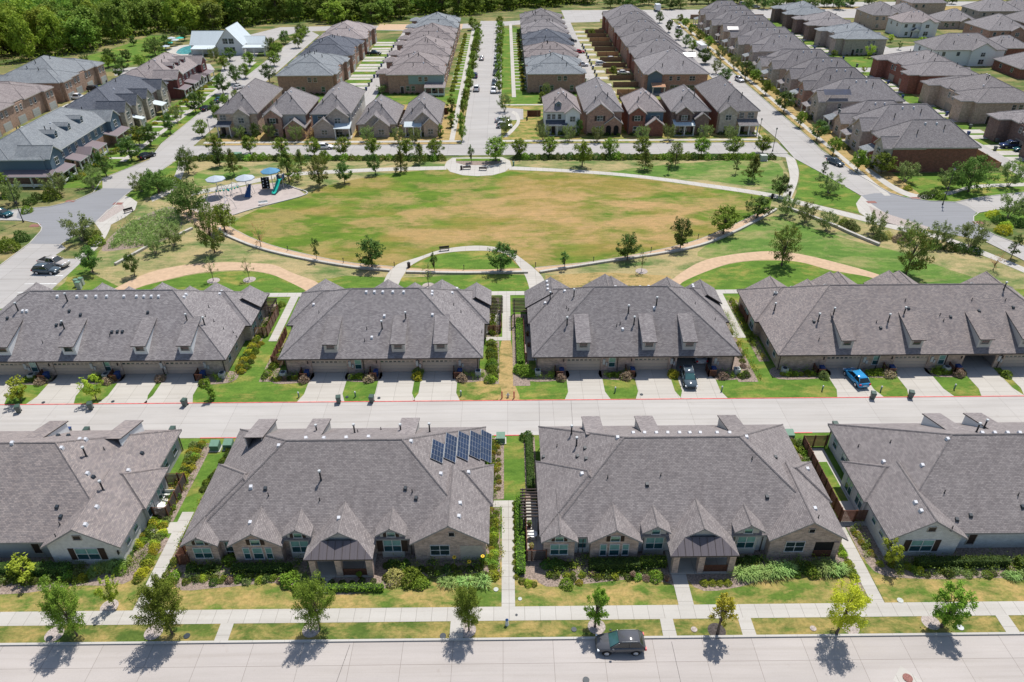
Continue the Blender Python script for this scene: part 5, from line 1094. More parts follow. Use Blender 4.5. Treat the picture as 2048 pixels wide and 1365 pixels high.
kind('oak', 7, 3.8, 1.6, 'broad', 6000, .32, 'leaf_oak', n=3, ncl=90, spray=1.0, sig=.3, r0=.2)
kind('crepe', 4.4, 2.8, 1.1, 'vase', 3600, .25, 'leaf_crepe', n=3, ncl=60, spray=.7, sig=.22, bark='bark_pale', stems=5, r0=.16)
kind('cypress', 8.4, 2.9, 1.5, 'cone', 4200, .3, 'leaf_cypress', n=2, ncl=80, spray=1.1, sig=.22)
kind('tallgreen', 9, 3.6, 1.8, 'oval', 5200, .32, 'leaf_cypress', n=2, ncl=80, spray=1.2, sig=.28, r0=.18)
kind('slim', 4.6, .95, 1.3, 'oval', 800, .22, 'leaf_dark', n=2, ncl=18, spray=.4, sig=.14, r0=.06)
kind('sparse', 4.2, 1.0, 1.4, 'oval', 260, .2, 'leaf_crepe', n=1, ncl=16, spray=.4, sig=.14, r0=.05)
kind('bare', 4.6, 1.2, .9, 'vase', 700, .14, 'leaf_rust', n=1, ncl=30, spray=.8, sig=.1, r0=.07)
kind('young', 3.2, 1.3, .9, 'round', 1500, .2, 'leaf_lime', n=1, ncl=26, spray=.35, sig=.14, r0=.06)
kind('conical', 4.0, 1.1, .2, 'cone', 1500, .22, 'leaf_street', n=1, ncl=26, spray=.3, sig=.14)
kind('columnar', 5, .9, .1, 'oval', 1400, .24, 'leaf_street', n=1, ncl=26, spray=.3, sig=.14)
kind('forest', 15, 5.6, 2.5, 'oval', 2600, .95, 'leaf_forest', n=3, ncl=60, spray=1.6, sig=.7, r0=.3)
kind('forestlit', 14, 6.2, 2.5, 'round', 3000, .9, 'leaf_forest_bright', n=2, ncl=60, spray=1.4, sig=.7, r0=.3)  # woodland variant with a brighter yellow-green leaf colour
RT = random.Random(11); PROTO = {}
def proto(k, v):
    return TK[k][v]
def tree(k, X, Y, h, wid, label, group=None, name=None, cat='tree', rz=None, v=None):
    tm, cm, H, R_ = TK[k][(RT.randrange(len(TK[k])) if v is None else v) % len(TK[k])]
    s = wid/(2*R_); sz = h/H
    o = thing(name or 'tree', label, cat, (X, Y, 0), RT.uniform(0, 6.28) if rz is None else rz, group)
    o.scale = (s, s, sz)
    link('trunk', tm, o); link('crown', cm, o); return o
def ptree(k, bx, by, wp, hp, label, group=None, **kw):
    X, Y = G(bx, by); s = scale_at(X, Y, 2.5); h = 2.0
    while h < 25 and by-PRJ(X, Y, h)[1] < hp: h += .1
    q = .82 if k == 'street' else .93
    return tree(k, X, Y, h*q, wp/s*(.76 if k == 'street' else .9), label, group, **kw)
def row(k, desc, where, group, pts, w_, h, **kw):
    for i, p in enumerate(pts):
        ptree(p[4] if len(p) > 4 else k, p[0], p[1], p[2] if len(p) > 2 and p[2] else w_, p[3] if len(p) > 3 and p[3] else h, '%s %s from the left %s' % (ORD[i], desc, where), group, **kw)
FT = 'street trees along the near kerb'
ptree('street', 155, 1272, 92, 116, 'leafy green tree at the lower left corner, leftmost on the near kerb', FT, name='street_tree', v=0)
ptree('street', 345, 1268, 100, 120, 'largest leafy green tree on the near kerb, by the left walkway', FT, name='street_tree', v=1)
ptree('street', 640, 1260, 84, 112, 'leafy green tree on the near kerb below the left porch', FT, name='street_tree', v=2)
ptree('street', 938, 1262, 68, 100, 'narrow leafy green tree on the near kerb left of the centre walk', FT, name='street_tree', v=0)
ptree('maple', 1190, 1255, 46, 82, 'small bright green tree on the near kerb above the parked vehicle', FT, name='street_tree', v=0)
ptree('yellowgreen', 1435, 1268, 46, 86, 'thin yellow-green tree in a dark mulch ring', FT, name='street_tree')
ptree('yellow', 1672, 1270, 82, 100, 'yellow-leaved tree in a dark mulch ring on the near kerb', FT, name='street_tree')
ptree('maple', 1882, 1254, 66, 84, 'dark green young tree, rightmost on the near kerb', FT, name='street_tree', v=1)
ptree('young', 229, 1212, 42, 58, 'little lime green tree in a gravel ring near the left walkway', name='young_tree')
ptree('young', 1772, 1130, 48, 52, 'bright yellow-green shrubby tree beside the white villa', name='young_tree')
ptree('young', 42, 802, 52, 44, 'bright green small tree in the left driveway lawn, leftmost', name='young_tree')
ptree('young', 193, 800, 44, 52, 'bright green small tree between two left driveways', name='young_tree')
ptree('conical', 423, 800, 26, 40, 'dark conical shrub tree on the lawn corner by the left villa', name='young_tree')
ptree('conical', 108, 1165, 45, 60, 'pale green tree in the bed at the lower left', name='young_tree') if 0 else None
PK = 'park trees'
for a in [('darkround', 186, 545, 48, 52, 'dark green round tree above the pickup parking bay'), ('darkround', 270, 552, 34, 46, 'small dark tree beside the low stone wall on the dry lawn'), ('crepe', 312, 508, 40, 34, 'low crepe myrtle between the meadow bed and dry lawn'),
          ('crepe', 348, 492, 52, 40, 'crepe myrtle at the right end of the meadow bed'), ('tallgreen', 430, 506, 64, 92, 'tall brownish green tree on the dry lawn left of the oval'), ('round', 451, 464, 58, 55, 'green tree at the left tip of the oval lawn'),
          ('oak', 383, 431, 80, 68, 'large spreading oak left of the playground'), ('crepe', 165, 482, 68, 50, 'wide crepe myrtle beside the left junction'), ('oak', 318, 388, 66, 48, 'spreading oak beside the left street above the stone plaza'),
          ('crepe', 283, 384, 48, 38, 'crepe myrtle next to the left junction verge'), ('oak', 378, 348, 44, 52, 'dark oak by the corner of the cross street'), ('darkround', 440, 334, 36, 42, 'dark green tree in the hedge strip near the left corner'),
          ('cypress', 469, 352, 38, 54, 'yellow-green cypress behind the white umbrellas'), ('cypress', 579, 366, 66, 66, 'big dark cypress right of the blue umbrella'), ('cypress', 603, 339, 32, 40, 'yellowish tree just north of the big cypress'),
          ('round', 650, 335, 28, 34, 'small green tree in the hedge strip north of the oval'), ('tallgreen', 640, 371, 48, 58, 'brownish green tree at the upper left of the oval'), ('darkround', 690, 367, 38, 46, 'dark round tree at the upper left edge of the oval'),
          ('darkround', 751, 349, 30, 42, 'dark tree beside the north park walk'), ('cypress', 802, 346, 36, 46, 'yellow-brown tree beside the north park walk'), ('cypress', 840, 327, 34, 42, 'yellowish tree left of the north plaza'),
          ('round', 1164, 334, 44, 52, 'bright green tree north of the oval, right of the plaza'), ('cypress', 1289, 340, 42, 42, 'yellow-green tree on the dry strip north of the oval'), ('tallgreen', 1350, 333, 38, 50, 'olive tree on the dry strip by the cross street'),
          ('slim', 1336, 349, 14, 32, 'tiny slim tree below the olive tree'), ('slim', 1471, 348, 16, 34, 'slim young tree on the dry strip at the right'), ('cypress', 1504, 362, 42, 52, 'yellow-green cypress near the right end of the north strip'),
          ('darkround', 1558, 394, 44, 44, 'dark green tree where the park walks meet at the right'), ('slim', 1646, 352, 18, 30, 'slim tree on the kerb beside the wedge lawn'), ('crepe', 1657, 387, 54, 38, 'crepe myrtle alone on the bright wedge lawn'),
          ('slim', 943, 326, 18, 38, 'slim dark tree in the north planter'), ('round', 992, 323, 52, 48, 'round green tree in the north planter'), ('darkround', 744, 536, 64, 60, 'dark green round tree on the gravel path left of the semicircle'),
          ('darkround', 1002, 544, 58, 56, 'dark green round tree on the right side of the semicircle lawn'), ('slim', 869, 544, 20, 42, 'slim young tree on the left of the semicircle lawn'), ('slim', 634, 521, 20, 46, 'slim dark tree on the left gravel path'),
          ('bare', 522, 494, 30, 50, 'leafless brown tree at the left of the gravel path'), ('slim', 1129, 537, 24, 36, 'small bushy tree right of the semicircle walk'), ('darkround', 1254, 520, 54, 52, 'round dark tree on the right gravel path, first of four'),
          ('darkround', 1360, 498, 50, 64, 'tall dark round tree on the right gravel path, second of four'), ('round', 1446, 468, 64, 54, 'bright green round tree on the right gravel path'), ('darkround', 1513, 436, 58, 42, 'dark tree at the right tip of the oval lawn'),
          ('tallgreen', 1563, 532, 64, 80, 'olive tree inside the loop of the right gravel path'), ('tallgreen', 1812, 549, 76, 92, 'tallest olive tree behind the round-turbine roof'), ('sparse', 427, 562, 26, 46, 'thin staked tree behind the left villa roof'),
          ('sparse', 499, 560, 24, 44, 'thin staked tree right of its twin behind the left villa'), ('sparse', 857, 572, 26, 46, 'thin staked tree left of the semicircle walk behind the roof'), ('sparse', 1283, 543, 20, 46, 'thin bare staked tree on the straw lawn'),
          ('bare', 1986, 541, 26, 40, 'small brown leafless tree near the right edge'), ('slim', 2021, 518, 30, 50, 'slim green tree on the lower right road verge')]:
    ptree(*a, PK, name='park_tree')
row('crepe', 'crepe myrtle', 'along the low wall right of the oval', 'crepe myrtles beside the right walk', [(1573, 431, 46, 38), (1611, 446, 44, 38), (1652, 462, 46, 38), (1748, 470, 52, 44), (1812, 480, 50, 38), (1877, 492, 52, 46), (1938, 494, 64, 48)], 48, 38, name='crepe_myrtle')
row('round', 'lollipop street tree', 'on the south kerb of the cross street', 'trees on the south kerb of the cross street', [(433, 306), (501, 308), (565, 313), (629, 313), (687, 312), (747, 313), (813, 314), (871, 315), (1039, 314), (1099, 312), (1219, 313), (1283, 311), (1402, 312), (1466, 311), (1524, 308)], 38, 37, name='street_tree')
row('crepe', 'small tree', 'before the houses on the cross street', 'trees before the houses on the cross street', [(480, 278, 26, 26), (541, 279), (515, 280, 24, 34, 'darkround'), (594, 283), (620, 279, 22, 24, 'bare'), (735, 284, 32, 30), (797, 287), (829, 288), (1086, 281), (1137, 283), (1194, 284), (1284, 284), (1337, 281), (1409, 281), (1459, 283)], 32, 32, name='street_tree')
row('round', 'parkway tree', 'beside the left street townhouses', 'trees along the townhouses on the left street', [(32, 408, 50, 44, 'crepe'), (10, 392, 40, 50), (117, 392, 54, 42, 'crepe'), (187, 376, 50, 40, 'crepe'), (214, 354, 42, 50, 'darkround'), (264, 322, 50, 52, 'darkround'), (280, 290, 36, 38), (302, 292, 42, 44, 'darkround'), (341, 267, 30, 40, 'darkround'), (356, 245, 26, 34, 'crepe'), (392, 226, 36, 44, 'darkround'), (406, 214, 24, 34), (447, 188, 38, 42, 'darkround'), (473, 168, 32, 38, 'darkround'), (492, 157, 28, 30), (500, 132, 30, 28)], 30, 34, name='street_tree')
row('round', 'small tree', 'on the park side of the left street', 'trees on the park side of the left street', [(405, 274, 30, 34), (431, 232, 26, 30, 'darkround'), (440, 250, 24, 40), (452, 214, 24, 26), (473, 203, 22, 22), (540, 165, 32, 38, 'darkround'), (549, 132, 28, 30), (556, 112, 28, 28), (597, 96, 26, 28), (604, 82, 24, 24), (612, 72, 22, 20)], 26, 30, name='street_tree')
LC = [(945, 60), (955, 70), (957, 84), (955, 98), (950, 112), (948, 128), (945, 145), (940, 162), (938, 182), (932, 210), (927, 232), (922, 258), (925, 282)]
for i, (x, y) in enumerate(LC): ptree('round', x, y, 22 if i < 9 else 20, 26 if i < 9 else 34, '%s street tree from the far end on the left side of the centre street' % ORD[i], 'trees on the left of the centre street', name='street_tree')
for i, (x, y) in enumerate([(1000, 55), (1000, 66), (1000, 78), (1000, 90), (999, 103), (999, 117), (999, 132), (998, 148), (998, 165), (999, 185), (1009, 224), (1011, 268)]): ptree('round' if i < 10 else 'crepe', x, y, 19 if i < 10 else 28, 24 if i < 10 else 36, '%s street tree from the far end on the right side of the centre street' % ORD[i], 'trees on the right of the centre street', name='street_tree')
for i, (x, y, w_, h, k) in enumerate([(1714, 342, 40, 42, 'round'), (1665, 311, 34, 36, 'round'), (1633, 281, 38, 40, 'darkround'), (1599, 255, 24, 32, 'round'), (1567, 224, 44, 42, 'darkround'), (1531, 190, 26, 30, 'round'), (1490, 160, 34, 38, 'darkround'), (1508, 166, 26, 28, 'round'), (1468, 140, 28, 30, 'crepe'), (1440, 118, 26, 26, 'crepe'), (1416, 98, 24, 26, 'round'), (1398, 84, 22, 24, 'round'), (1382, 70, 20, 22, 'round'), (1370, 56, 18, 20, 'round'), (1360, 46, 16, 18, 'round')]):
    ptree(k, x, y, w_, h, '%s tree up the east kerb of the right street from the park' % ORD[i], 'trees on the east kerb of the right street', name='street_tree')
for i, (x, y, w_, h, k) in enumerate([(1500, 262, 14, 20, 'round'), (1449, 166, 32, 32, 'darkround'), (1432, 148, 24, 28, 'crepe'), (1410, 128, 34, 32, 'darkround'), (1384, 104, 22, 24, 'round'), (1371, 95, 20, 26, 'darkround'), (1356, 80, 22, 22, 'darkround'), (1337, 65, 18, 24, 'darkround'), (1319, 46, 20, 24, 'darkround')]):
    ptree(k, x, y, w_, h, '%s tree up the west kerb of the right street from the park' % ORD[i], 'trees on the west kerb of the right street', name='street_tree')
for a in [('crepe', 1810, 364, 54, 38, 'crepe myrtle on the corner lawn below the red brick wall'), ('oak', 1936, 384, 78, 70, 'large oak on the corner lawn at the right'), ('crepe', 1893, 376, 48, 36, 'crepe myrtle left of the large corner oak'), ('crepe', 2015, 374, 56, 52, 'crepe myrtle near the right edge above the side road'),
          ('crepe', 2016, 437, 60, 48, 'crepe myrtle on the right island'), ('crepe', 2052, 440, 40, 40, 'crepe myrtle cut by the right picture edge'), ('round', 1762, 348, 46, 42, 'dark bushy tree against the red brick corner house'), ('young', 1737, 116, 22, 28, 'bright tree before the grey-green roofed block'),
          ('young', 1727, 146, 12, 14, 'small round bush on the curving alley lawn'), ('round', 1667, 114, 14, 14, 'round bush at the foot of the pale garage block'), ('young', 1780, 85, 18, 18, 'young tree by the curved far road'), ('slim', 1797, 100, 12, 18, 'slim tree in the far curved road'), ('young', 1843, 92, 16, 20, 'yellow-green tree beside the far right road'),
          ('round', 1608, 36, 14, 14, 'round bush far up the alley lawn'), ('crepe', 764, 188, 22, 18, 'white-flowering bush at the corner of the left alley'), ('crepe', 1175, 180, 28, 20, 'bush at the corner of the yard alley'), ('crepe', 1092, 192, 20, 26, 'small tree against the near right brick block'), ('round', 1226, 152, 20, 20, 'yellow-green tree in the first fenced yard'),
          ('darkround', 1410, 128, 20, 20, 'shrub tree beside the two-storey yard house'), ('round', 1184, 72, 16, 14, 'small tree in a far fenced yard'), ('columnar', 905, 232, 22, 48, 'tall columnar tree beside the corner house of the centre street'), ('columnar', 903, 255, 18, 30, 'dark shrub tree by the corner house lawn'),
          ('columnar', 881, 275, 14, 30, 'columnar shrub at the corner house front'), ('columnar', 1083, 205, 16, 24, 'dark shrub beside the white farmhouse fence'), ('darkround', 1158, 272, 18, 34, 'columnar bush right of the white farmhouse')]:
    ptree(*a, name='garden_tree')
row('round', 'tree', 'on the lawns near the clubhouse', 'trees around the clubhouse', [(170, 125, 20, 18, 'crepe'), (219, 120, 26, 24, 'darkround'), (217, 136, 26, 26), (232, 132, 22, 26, 'darkround'), (240, 156, 24, 26, 'darkround'), (248, 142, 28, 28, 'darkround'), (255, 122, 26, 24, 'darkround'), (268, 92, 18, 22, 'darkround'), (283, 137, 28, 28), (312, 112, 40, 36, 'oak'), (332, 100, 26, 30, 'darkround'), (335, 122, 24, 18), (370, 82, 26, 30, 'darkround'), (430, 122, 26, 26, 'crepe'), (460, 122, 28, 26, 'darkround'), (450, 140, 30, 28), (545, 110, 30, 34, 'oak'), (572, 88, 30, 26, 'oak'), (602, 70, 26, 22, 'oak')], 26, 26, name='garden_tree')
for i in range(26):
    x = 1225+i*19+RT.uniform(-6, 6); ptree(RT.choice(['oak', 'darkround', 'oak']), x, RT.uniform(8, 20) if x < 1380 or x > 1480 else 8, RT.uniform(24, 34), RT.uniform(22, 30), '%s leafy tree from the left in the far tree line' % ORD[i], 'trees in the far tree line', name='far_tree')
for i in range(12): ptree('oak', 1740+i*28+RT.uniform(-6, 6), RT.uniform(-6, 12), 22, 20, '%s tree in the sparse far line at the upper right corner' % ORD[i], 'trees in the far tree line', name='far_tree')
# woodland
EX = [-900, -200, 0, 60, 120, 170, 230, 300, 430, 500, 560, 640, 780, 820, 900, 960, 1000, 1060, 1180, 1195]; EY = [300, 170, 128, 124, 114, 106, 88, 66, 64, 58, 46, 47, 47, 38, 34, 30, 25, 16, 13, -30]
cand = []
RW = random.Random(3); y = 255
while y < 520:
    x = -420
    while x < 70:
        X = x+RW.uniform(-3.4, 3.4); Y = y+RW.uniform(-3.4, 3.4); u, v = PRJ(X, Y)
        if -260 < u < 1200 and v < np.interp(u, EX, EY)-1: cand.append((np.interp(u, EX, EY)-v, X, Y, u, v))
        x += 8.6
    y += 8.6
cand.sort()
for i, (d, X, Y, u, v) in enumerate(cand[:255]):
    is_bright = (u < 110 and v > 90) or (340 < u < 420 and RW.random() < .5) or RW.random() < .14
    h = RW.uniform(10, 15.5) if u < 620 else RW.uniform(8, 12.5); wd = RW.uniform(9.5, 13.5)
    if u < 110 and v > 85: h = RW.uniform(15, 19)
    tree('forestlit' if is_bright else 'forest', X, Y, h, wd, 'bright yellow-green tree among the darker woodland trees' if is_bright else 'dark green tree in the dense woodland behind the houses', 'bright woodland trees' if is_bright else 'dark woodland trees', name='woodland_tree')
rest = cand[255:]
rs_ = np.random.default_rng(14); UG = []
for d, X, Y, u, v in cand[:90]:
    UG.append(np.array([X, Y-3.5, 0])+np.abs(rs_.normal(size=(110, 3)))*np.array([3.5, 2.2, 1.6])*np.where(rs_.uniform(size=(110, 3)) > .5, 1, -1)*np.array([1, 1, 0])+np.abs(rs_.normal(size=(110, 3)))*np.array([0, 0, 1.7]))
tag(link('undergrowth', quads_mesh('undergrowth', np.concatenate(UG), .9, rs_, 'leaf_forest_bright')), 'low leafy undergrowth along the edge of the woodland', 'undergrowth', kind='stuff')
if rest:
    rs = np.random.default_rng(4); Ps = []
    for d, X, Y, u, v in rest:
        c, P, o = crown_pts(rs, 5.4, 3, RW.uniform(10.5, 14.5), 'oval', 26, 330, 1.4, .9); Ps.append(P+np.array([X, Y, 0]))
    tag(link('woodland', quads_mesh('woodland', np.concatenate(Ps), 1.5, rs, 'leaf_forest')), 'unbroken dark green woodland canopy stretching away behind the front trees', 'woodland', kind='stuff')
for i, (bx, by) in enumerate([(427, 562), (499, 560), (857, 572), (1283, 543)]):
    X, Y = G(bx, by); sheet('tree_ring', [(X+1.1*math.cos(k*.35), Y+1.1*math.sin(k*.35)) for k in range(18)], .035, 'river_rock')
# ---------------------------------------------------------------- shrubs, hedges, grasses
def ball(seed, n, ls, mat, flat=.8):
    rs = np.random.default_rng(seed); d = rs.normal(size=(n, 3)); d /= np.linalg.norm(d, axis=1)[:, None]; d[:, 2] = np.abs(d[:, 2])*1.1-.12
    r = rs.uniform(.72, 1.0, (n, 1))*(1+.1*np.sin(d[:, :1]*5)+.08*np.cos(d[:, 1:2]*6)); P = d*r*np.array([1, 1, flat*1.15]); P[:, 2] += .1
    return quads_mesh('shrub', P, ls, rs, mat, outw=d)
SH = {}
def shrub_me(mat, spiky=False):
    def mk():
        if spiky:
            rs = np.random.default_rng(9); m = MB()
            for i in range(150):
                a = rs.uniform(0, 6.28); e = rs.uniform(.25, 1.2); L = rs.uniform(.7, 1.15); c, s = math.cos(a), math.sin(a); hx = L*math.cos(e); hz = L*math.sin(e)*1.1; w_ = .03
                m.poly([(-s*w_, c*w_, 0), (s*w_, -c*w_, 0), (c*hx*.6+s*w_, s*hx*.6-c*w_, hz*.8)], mat); m.poly([(c*hx*.6-s*w_, s*hx*.6+c*w_, hz*.8), (c*hx*.6+s*w_, s*hx*.6-c*w_, hz*.8), (c*hx, s*hx, hz*.75)], mat)
            return m.mesh('grass_clump')
        return ball(hash_(mat), 620, .2, mat)
    return cached(('sh', mat, spiky), mk)
RS = random.Random(21)
SPEC = []
def shrub(X, Y, r, mat, label, group, spiky=False, h=None, name=None):
    SPEC.append((X, Y, r, mat, label, group, spiky, RS.uniform(0, 6.28), (r*RS.uniform(.92, 1.08), r*RS.uniform(.92, 1.08), h or r*RS.uniform(.9, 1.2))))
def plant_all():
    "the shrubs that show largest are things; the small far ones are one planting"
    def size(s):
        u, v = PRJ(s[0], s[1]); return s[2]*scale_at(s[0], s[1]) if -20 < u < 2068 and -10 < v < 1385 else 0
    q = sorted(SPEC, key=size, reverse=True); far = {}
    big = [s for s in q if not s[6]][:285]; keep = set(id(s) for s in big)
    for s in q:
        X, Y, r, mat, label, group, spiky, rz, sc = s
        if spiky or id(s) in keep:
            tag(link('grass_clump' if spiky else 'shrub', shrub_me(mat, spiky), None, (X, Y, 0), rz, sc), label, 'grass clump' if spiky else 'shrub', group)
        elif size(s): far.setdefault(mat, []).append(s)
    V = []; F = []; MI = []; names = list(far)
    for mi, mat in enumerate(names):
        me = shrub_me(mat); n = len(me.vertices); co = np.zeros(n*3, np.float32); me.vertices.foreach_get('co', co); co = co.reshape(-1, 3)
        for s in far[mat]:
            c, d = math.cos(s[7]), math.sin(s[7]); p = co*np.array(s[8]); V.append(np.stack([p[:, 0]*c-p[:, 1]*d+s[0], p[:, 0]*d+p[:, 1]*c+s[1], p[:, 2]], 1)); MI.append(np.full(n//4, mi, np.int32))
    V = np.concatenate(V); n = len(V)//4; me = bpy.data.meshes.new('distant_planting'); me.vertices.add(4*n); me.vertices.foreach_set('co', V.astype(np.float32).ravel()); me.loops.add(4*n); me.loops.foreach_set('vertex_index', np.arange(4*n, dtype=np.int32))
    me.polygons.add(n); me.polygons.foreach_set('loop_start', np.arange(0, 4*n, 4, dtype=np.int32)); me.polygons.foreach_set('loop_total', np.full(n, 4, dtype=np.int32))
    for m in names: me.materials.append(MATS[m])
    me.polygons.foreach_set('material_index', np.concatenate(MI)); me.update()
    tag(link('distant_planting', me), 'small shrubs planted along the distant houses, walks and park hedge strips', 'shrubs', kind='stuff')
MN = dict(leaf_street='green', leaf_dark='dark green', leaf_bright='bright green', leaf_lime='lime green', leaf_yellow='yellow', leaf_pinkgray='greyish pink', leaf_crepe='grey-green', grass_tuft='pale grassy', leaf_orange='orange-tipped', leaf_yellowgreen='yellow-green')
def shrow(x0, y0, x1, y1, n, r, mats, where, jit=.15, spiky=False):
    k = {}
    for i in range(n):
        t = (i+.5)/n; m = mats[i % len(mats)] if not isinstance(mats, str) else mats
        shrub(x0+(x1-x0)*t+RS.uniform(-jit, jit), y0+(y1-y0)*t+RS.uniform(-jit, jit), r*RS.uniform(.8, 1.2), m, '%s %s, %s %s' % (MN[m], 'clump' if spiky else 'shrub', ORD[i], where) if n > 1 else '%s shrub %s' % (MN[m], where), 'shrubs '+where, spiky)
def hedge(X0, X1, Y0, Y1, h, label, mat='leaf_dark', group=None, loose=.06):
    rs = np.random.default_rng(int(abs(X0*13+Y0*7))); L, W_ = X1-X0, Y1-Y0; A = [L*W_, L*h, L*h, W_*h, W_*h]; tot = sum(A); n = int(max(250, tot*130)); P = []
    for a, k in zip(A, range(5)):
        q = int(n*a/tot)+1; u = rs.uniform(0, 1, q); v = rs.uniform(0, 1, q)
        P.append(np.stack([[L*u, W_*v, h+0*u], [L*u, 0*u, h*v], [L*u, W_+0*u, h*v], [0*u, W_*u, h*v], [L+0*u, W_*u, h*v]][k], 1))
    P = np.concatenate(P)+rs.normal(size=(sum(len(p) for p in P), 3))*loose; P[:, 0] -= L/2; P[:, 1] -= W_/2
    o = thing('hedge', label, 'hedge', ((X0+X1)/2, (Y0+Y1)/2, 0), group=group)
    link('foliage', quads_mesh('foliage', P, .17, rs, mat), o)
    c = MB(); c.box(-L/2+.03, L/2-.03, -W_/2+.03, W_/2-.03, 0, h-.03, 'hedge_core'); c.build('stems', o); return o
for x0, n in ((-33.3, 'of the brown brick villa'), (3.3, 'of the villa with the metal porch roof')):
    shrow(x0+.3, 49.3, x0+3.6, 49.3, 5, .62, 'leaf_dark', 'under the left gable '+n); shrow(x0+.6, 48.2, x0+4.5, 48.1, 5, .4, ['leaf_street', 'leaf_lime', 'leaf_crepe'], 'at the left lawn edge '+n)
    shrow(x0+5, 48.2, x0+11.8, 48.3, 9, .36, 'leaf_street', 'under the triple window '+n); shrow(x0+20.3, 49.6, x0+23, 49.6, 5, .5, 'leaf_dark', 'right of the porch '+n)
    shrow(x0+24, 48.9, x0+30.5, 49.0, 8, .55, ['leaf_dark', 'leaf_street', 'leaf_crepe'], 'under the wide gable '+n)
shrow(-28.9, 50.3, -28.9, 50.3, 1, .9, 'leaf_street', 'between the two left gables of the brown brick villa')
hedge(8.3, 13.4, 48.5, 49.4, 1.1, 'clipped dark hedge under the triple window of the right villa', 'leaf_dark'); hedge(-28.4, -22.4, 48.7, 49.4, .8, 'low dark hedge under the triple window of the brown villa', 'leaf_dark')
hedge(13.6, 16.2, 48.9, 49.6, 1.1, 'short clipped hedge left of the metal-roofed porch', 'leaf_street')
hedge(42.0, 51.5, 48.5, 49.2, 1.0, 'long clipped hedge along the white villa', 'leaf_dark'); hedge(52.3, 62, 48.0, 49.1, 1.1, 'thick clipped hedge at the right edge of the white villa', 'leaf_street')
hedge(-58, -45, 48.6, 49.5, 1.1, 'long dark hedge along the grey painted villa', 'leaf_dark'); shrow(-53, 47.9, -42.5, 48.0, 12, .42, 'leaf_street', 'before the hedge of the grey villa')
hedge(-18.3, -12.6, 46.3, 46.9, .6, 'low curved hedge before the left porch', 'leaf_bright'); hedge(39.9, 41.0, 50.2, 54.2, 1.0, 'hedge strip down the side of the white villa', 'leaf_dark')
for x, y, r, m, w_ in [(-22.2, 47.6, 1.2, 'leaf_bright', 'beside the left porch, largest one'), (-20.9, 46.6, .9, 'leaf_street', 'in front of the left porch'), (-11.6, 47.8, 1.1, 'leaf_orange', 'right of the left porch'), (-9.9, 47.8, 1.2, 'leaf_street', 'between the orange bush and the grasses'), (-9.0, 47.2, 1.0, 'leaf_bright', 'on the lawn edge of the brown villa'),
                     (-3.0, 47.6, .75, 'leaf_dark', 'by the centre walk corner'), (-1.6, 48.0, .8, 'leaf_lime', 'at the right corner of the brown villa'), (5.8, 46.9, .75, 'leaf_street', 'at the left lawn edge of the right villa'), (7.1, 47.1, .42, 'leaf_yellow', 'near the left lawn edge'), (14.9, 47.7, .8, 'leaf_street', 'left of the right porch walk'),
                     (31.0, 48.0, .9, 'leaf_street', 'under the wide gable of the right villa'), (-61, 47.4, 1.3, 'leaf_bright', 'at the lower left picture edge'), (-49.2, 49, .4, 'leaf_dark', 'by the grey villa'), (44.8, 47.7, .6, 'leaf_dark', 'by the white villa hedge')]:
    shrub(x, y, r, m, MN[m]+' bushy shrub '+w_, None)
ptree('young', 55, 1155, 72, 34, 'pale green spreading shrub in the bed of the grey villa', name='large_shrub', cat='shrub')
shrow(-7, 47.2, -2.2, 47.0, 6, .95, 'grass_tuft', 'at the right lawn edge of the brown villa', spiky=True); shrow(23.2, 47.6, 29, 48.2, 11, 1.25, 'grass_tuft', 'right of the metal-roofed porch', spiky=True)
shrow(31.6, 48.4, 34.5, 48.2, 5, 1.2, 'grass_tuft', 'at the right corner of the pale brick villa', spiky=True); shrow(50.5, 47.3, 53.5, 47.2, 4, .9, 'grass_tuft', 'before the white villa', spiky=True); shrow(-42.8, 49, -39.6, 50.2, 5, 1.1, 'grass_tuft', 'by the left walkway corner', spiky=True)
shrow(19.3, 46.9, 22.4, 46.9, 4, .42, 'leaf_lime', 'before the railing of the right porch', jit=.03); shrow(-19.4, 47.3, -13.4, 47.6, 6, .4, 'leaf_dark', 'before the left porch')
GY = ['leaf_street', 'leaf_bright', 'leaf_yellow', 'leaf_dark', 'leaf_yellowgreen', 'leaf_crepe']
shrow(-1.6, 49.2, -1.5, 57, 11, .5, ['leaf_bright', 'leaf_street', 'leaf_lime'], 'left of the near centre walk'); shrow(-1.9, 59.6, -1.9, 69, 13, .48, ['leaf_street', 'leaf_yellow', 'leaf_bright', 'leaf_dark'], 'beside the solar roof')
hedge(.85, 1.6, 48.2, 58.6, .9, 'long green hedge right of the near centre walk', 'leaf_bright'); hedge(2.3, 3.0, 60, 69, 1.0, 'dark hedge beside the corner of the pale brick villa', 'leaf_dark'); shrow(2.4, 69.4, 2.4, 69.4, 1, 1.1, 'leaf_dark', 'on the alley corner')
shrow(1.2, 47.4, 2.6, 46.9, 3, .45, ['leaf_street', 'leaf_lime'], 'at the foot of the near centre hedge')
shrow(-38.4, 56.8, -38.6, 69, 17, .62, GY, 'beside the grey villa walk'); shrow(-38.9, 62, -39.5, 69, 9, .6, ['leaf_yellowgreen', 'leaf_street', 'leaf_crepe'], 'against the grey villa wall')
shrow(-41.2, 50.8, -38.6, 54, 6, .55, ['leaf_yellow', 'leaf_street', 'leaf_dark'], 'at the corner of the grey villa'); shrow(-43.5, 48.2, -40.3, 50.5, 8, .6, ['leaf_yellow', 'leaf_street', 'leaf_crepe', 'leaf_yellowgreen'], 'below the corner of the grey villa'); hedge(-42.2, -40.9, 50.9, 53.6, .8, 'clipped green hedge block beside the grey villa', 'leaf_street')
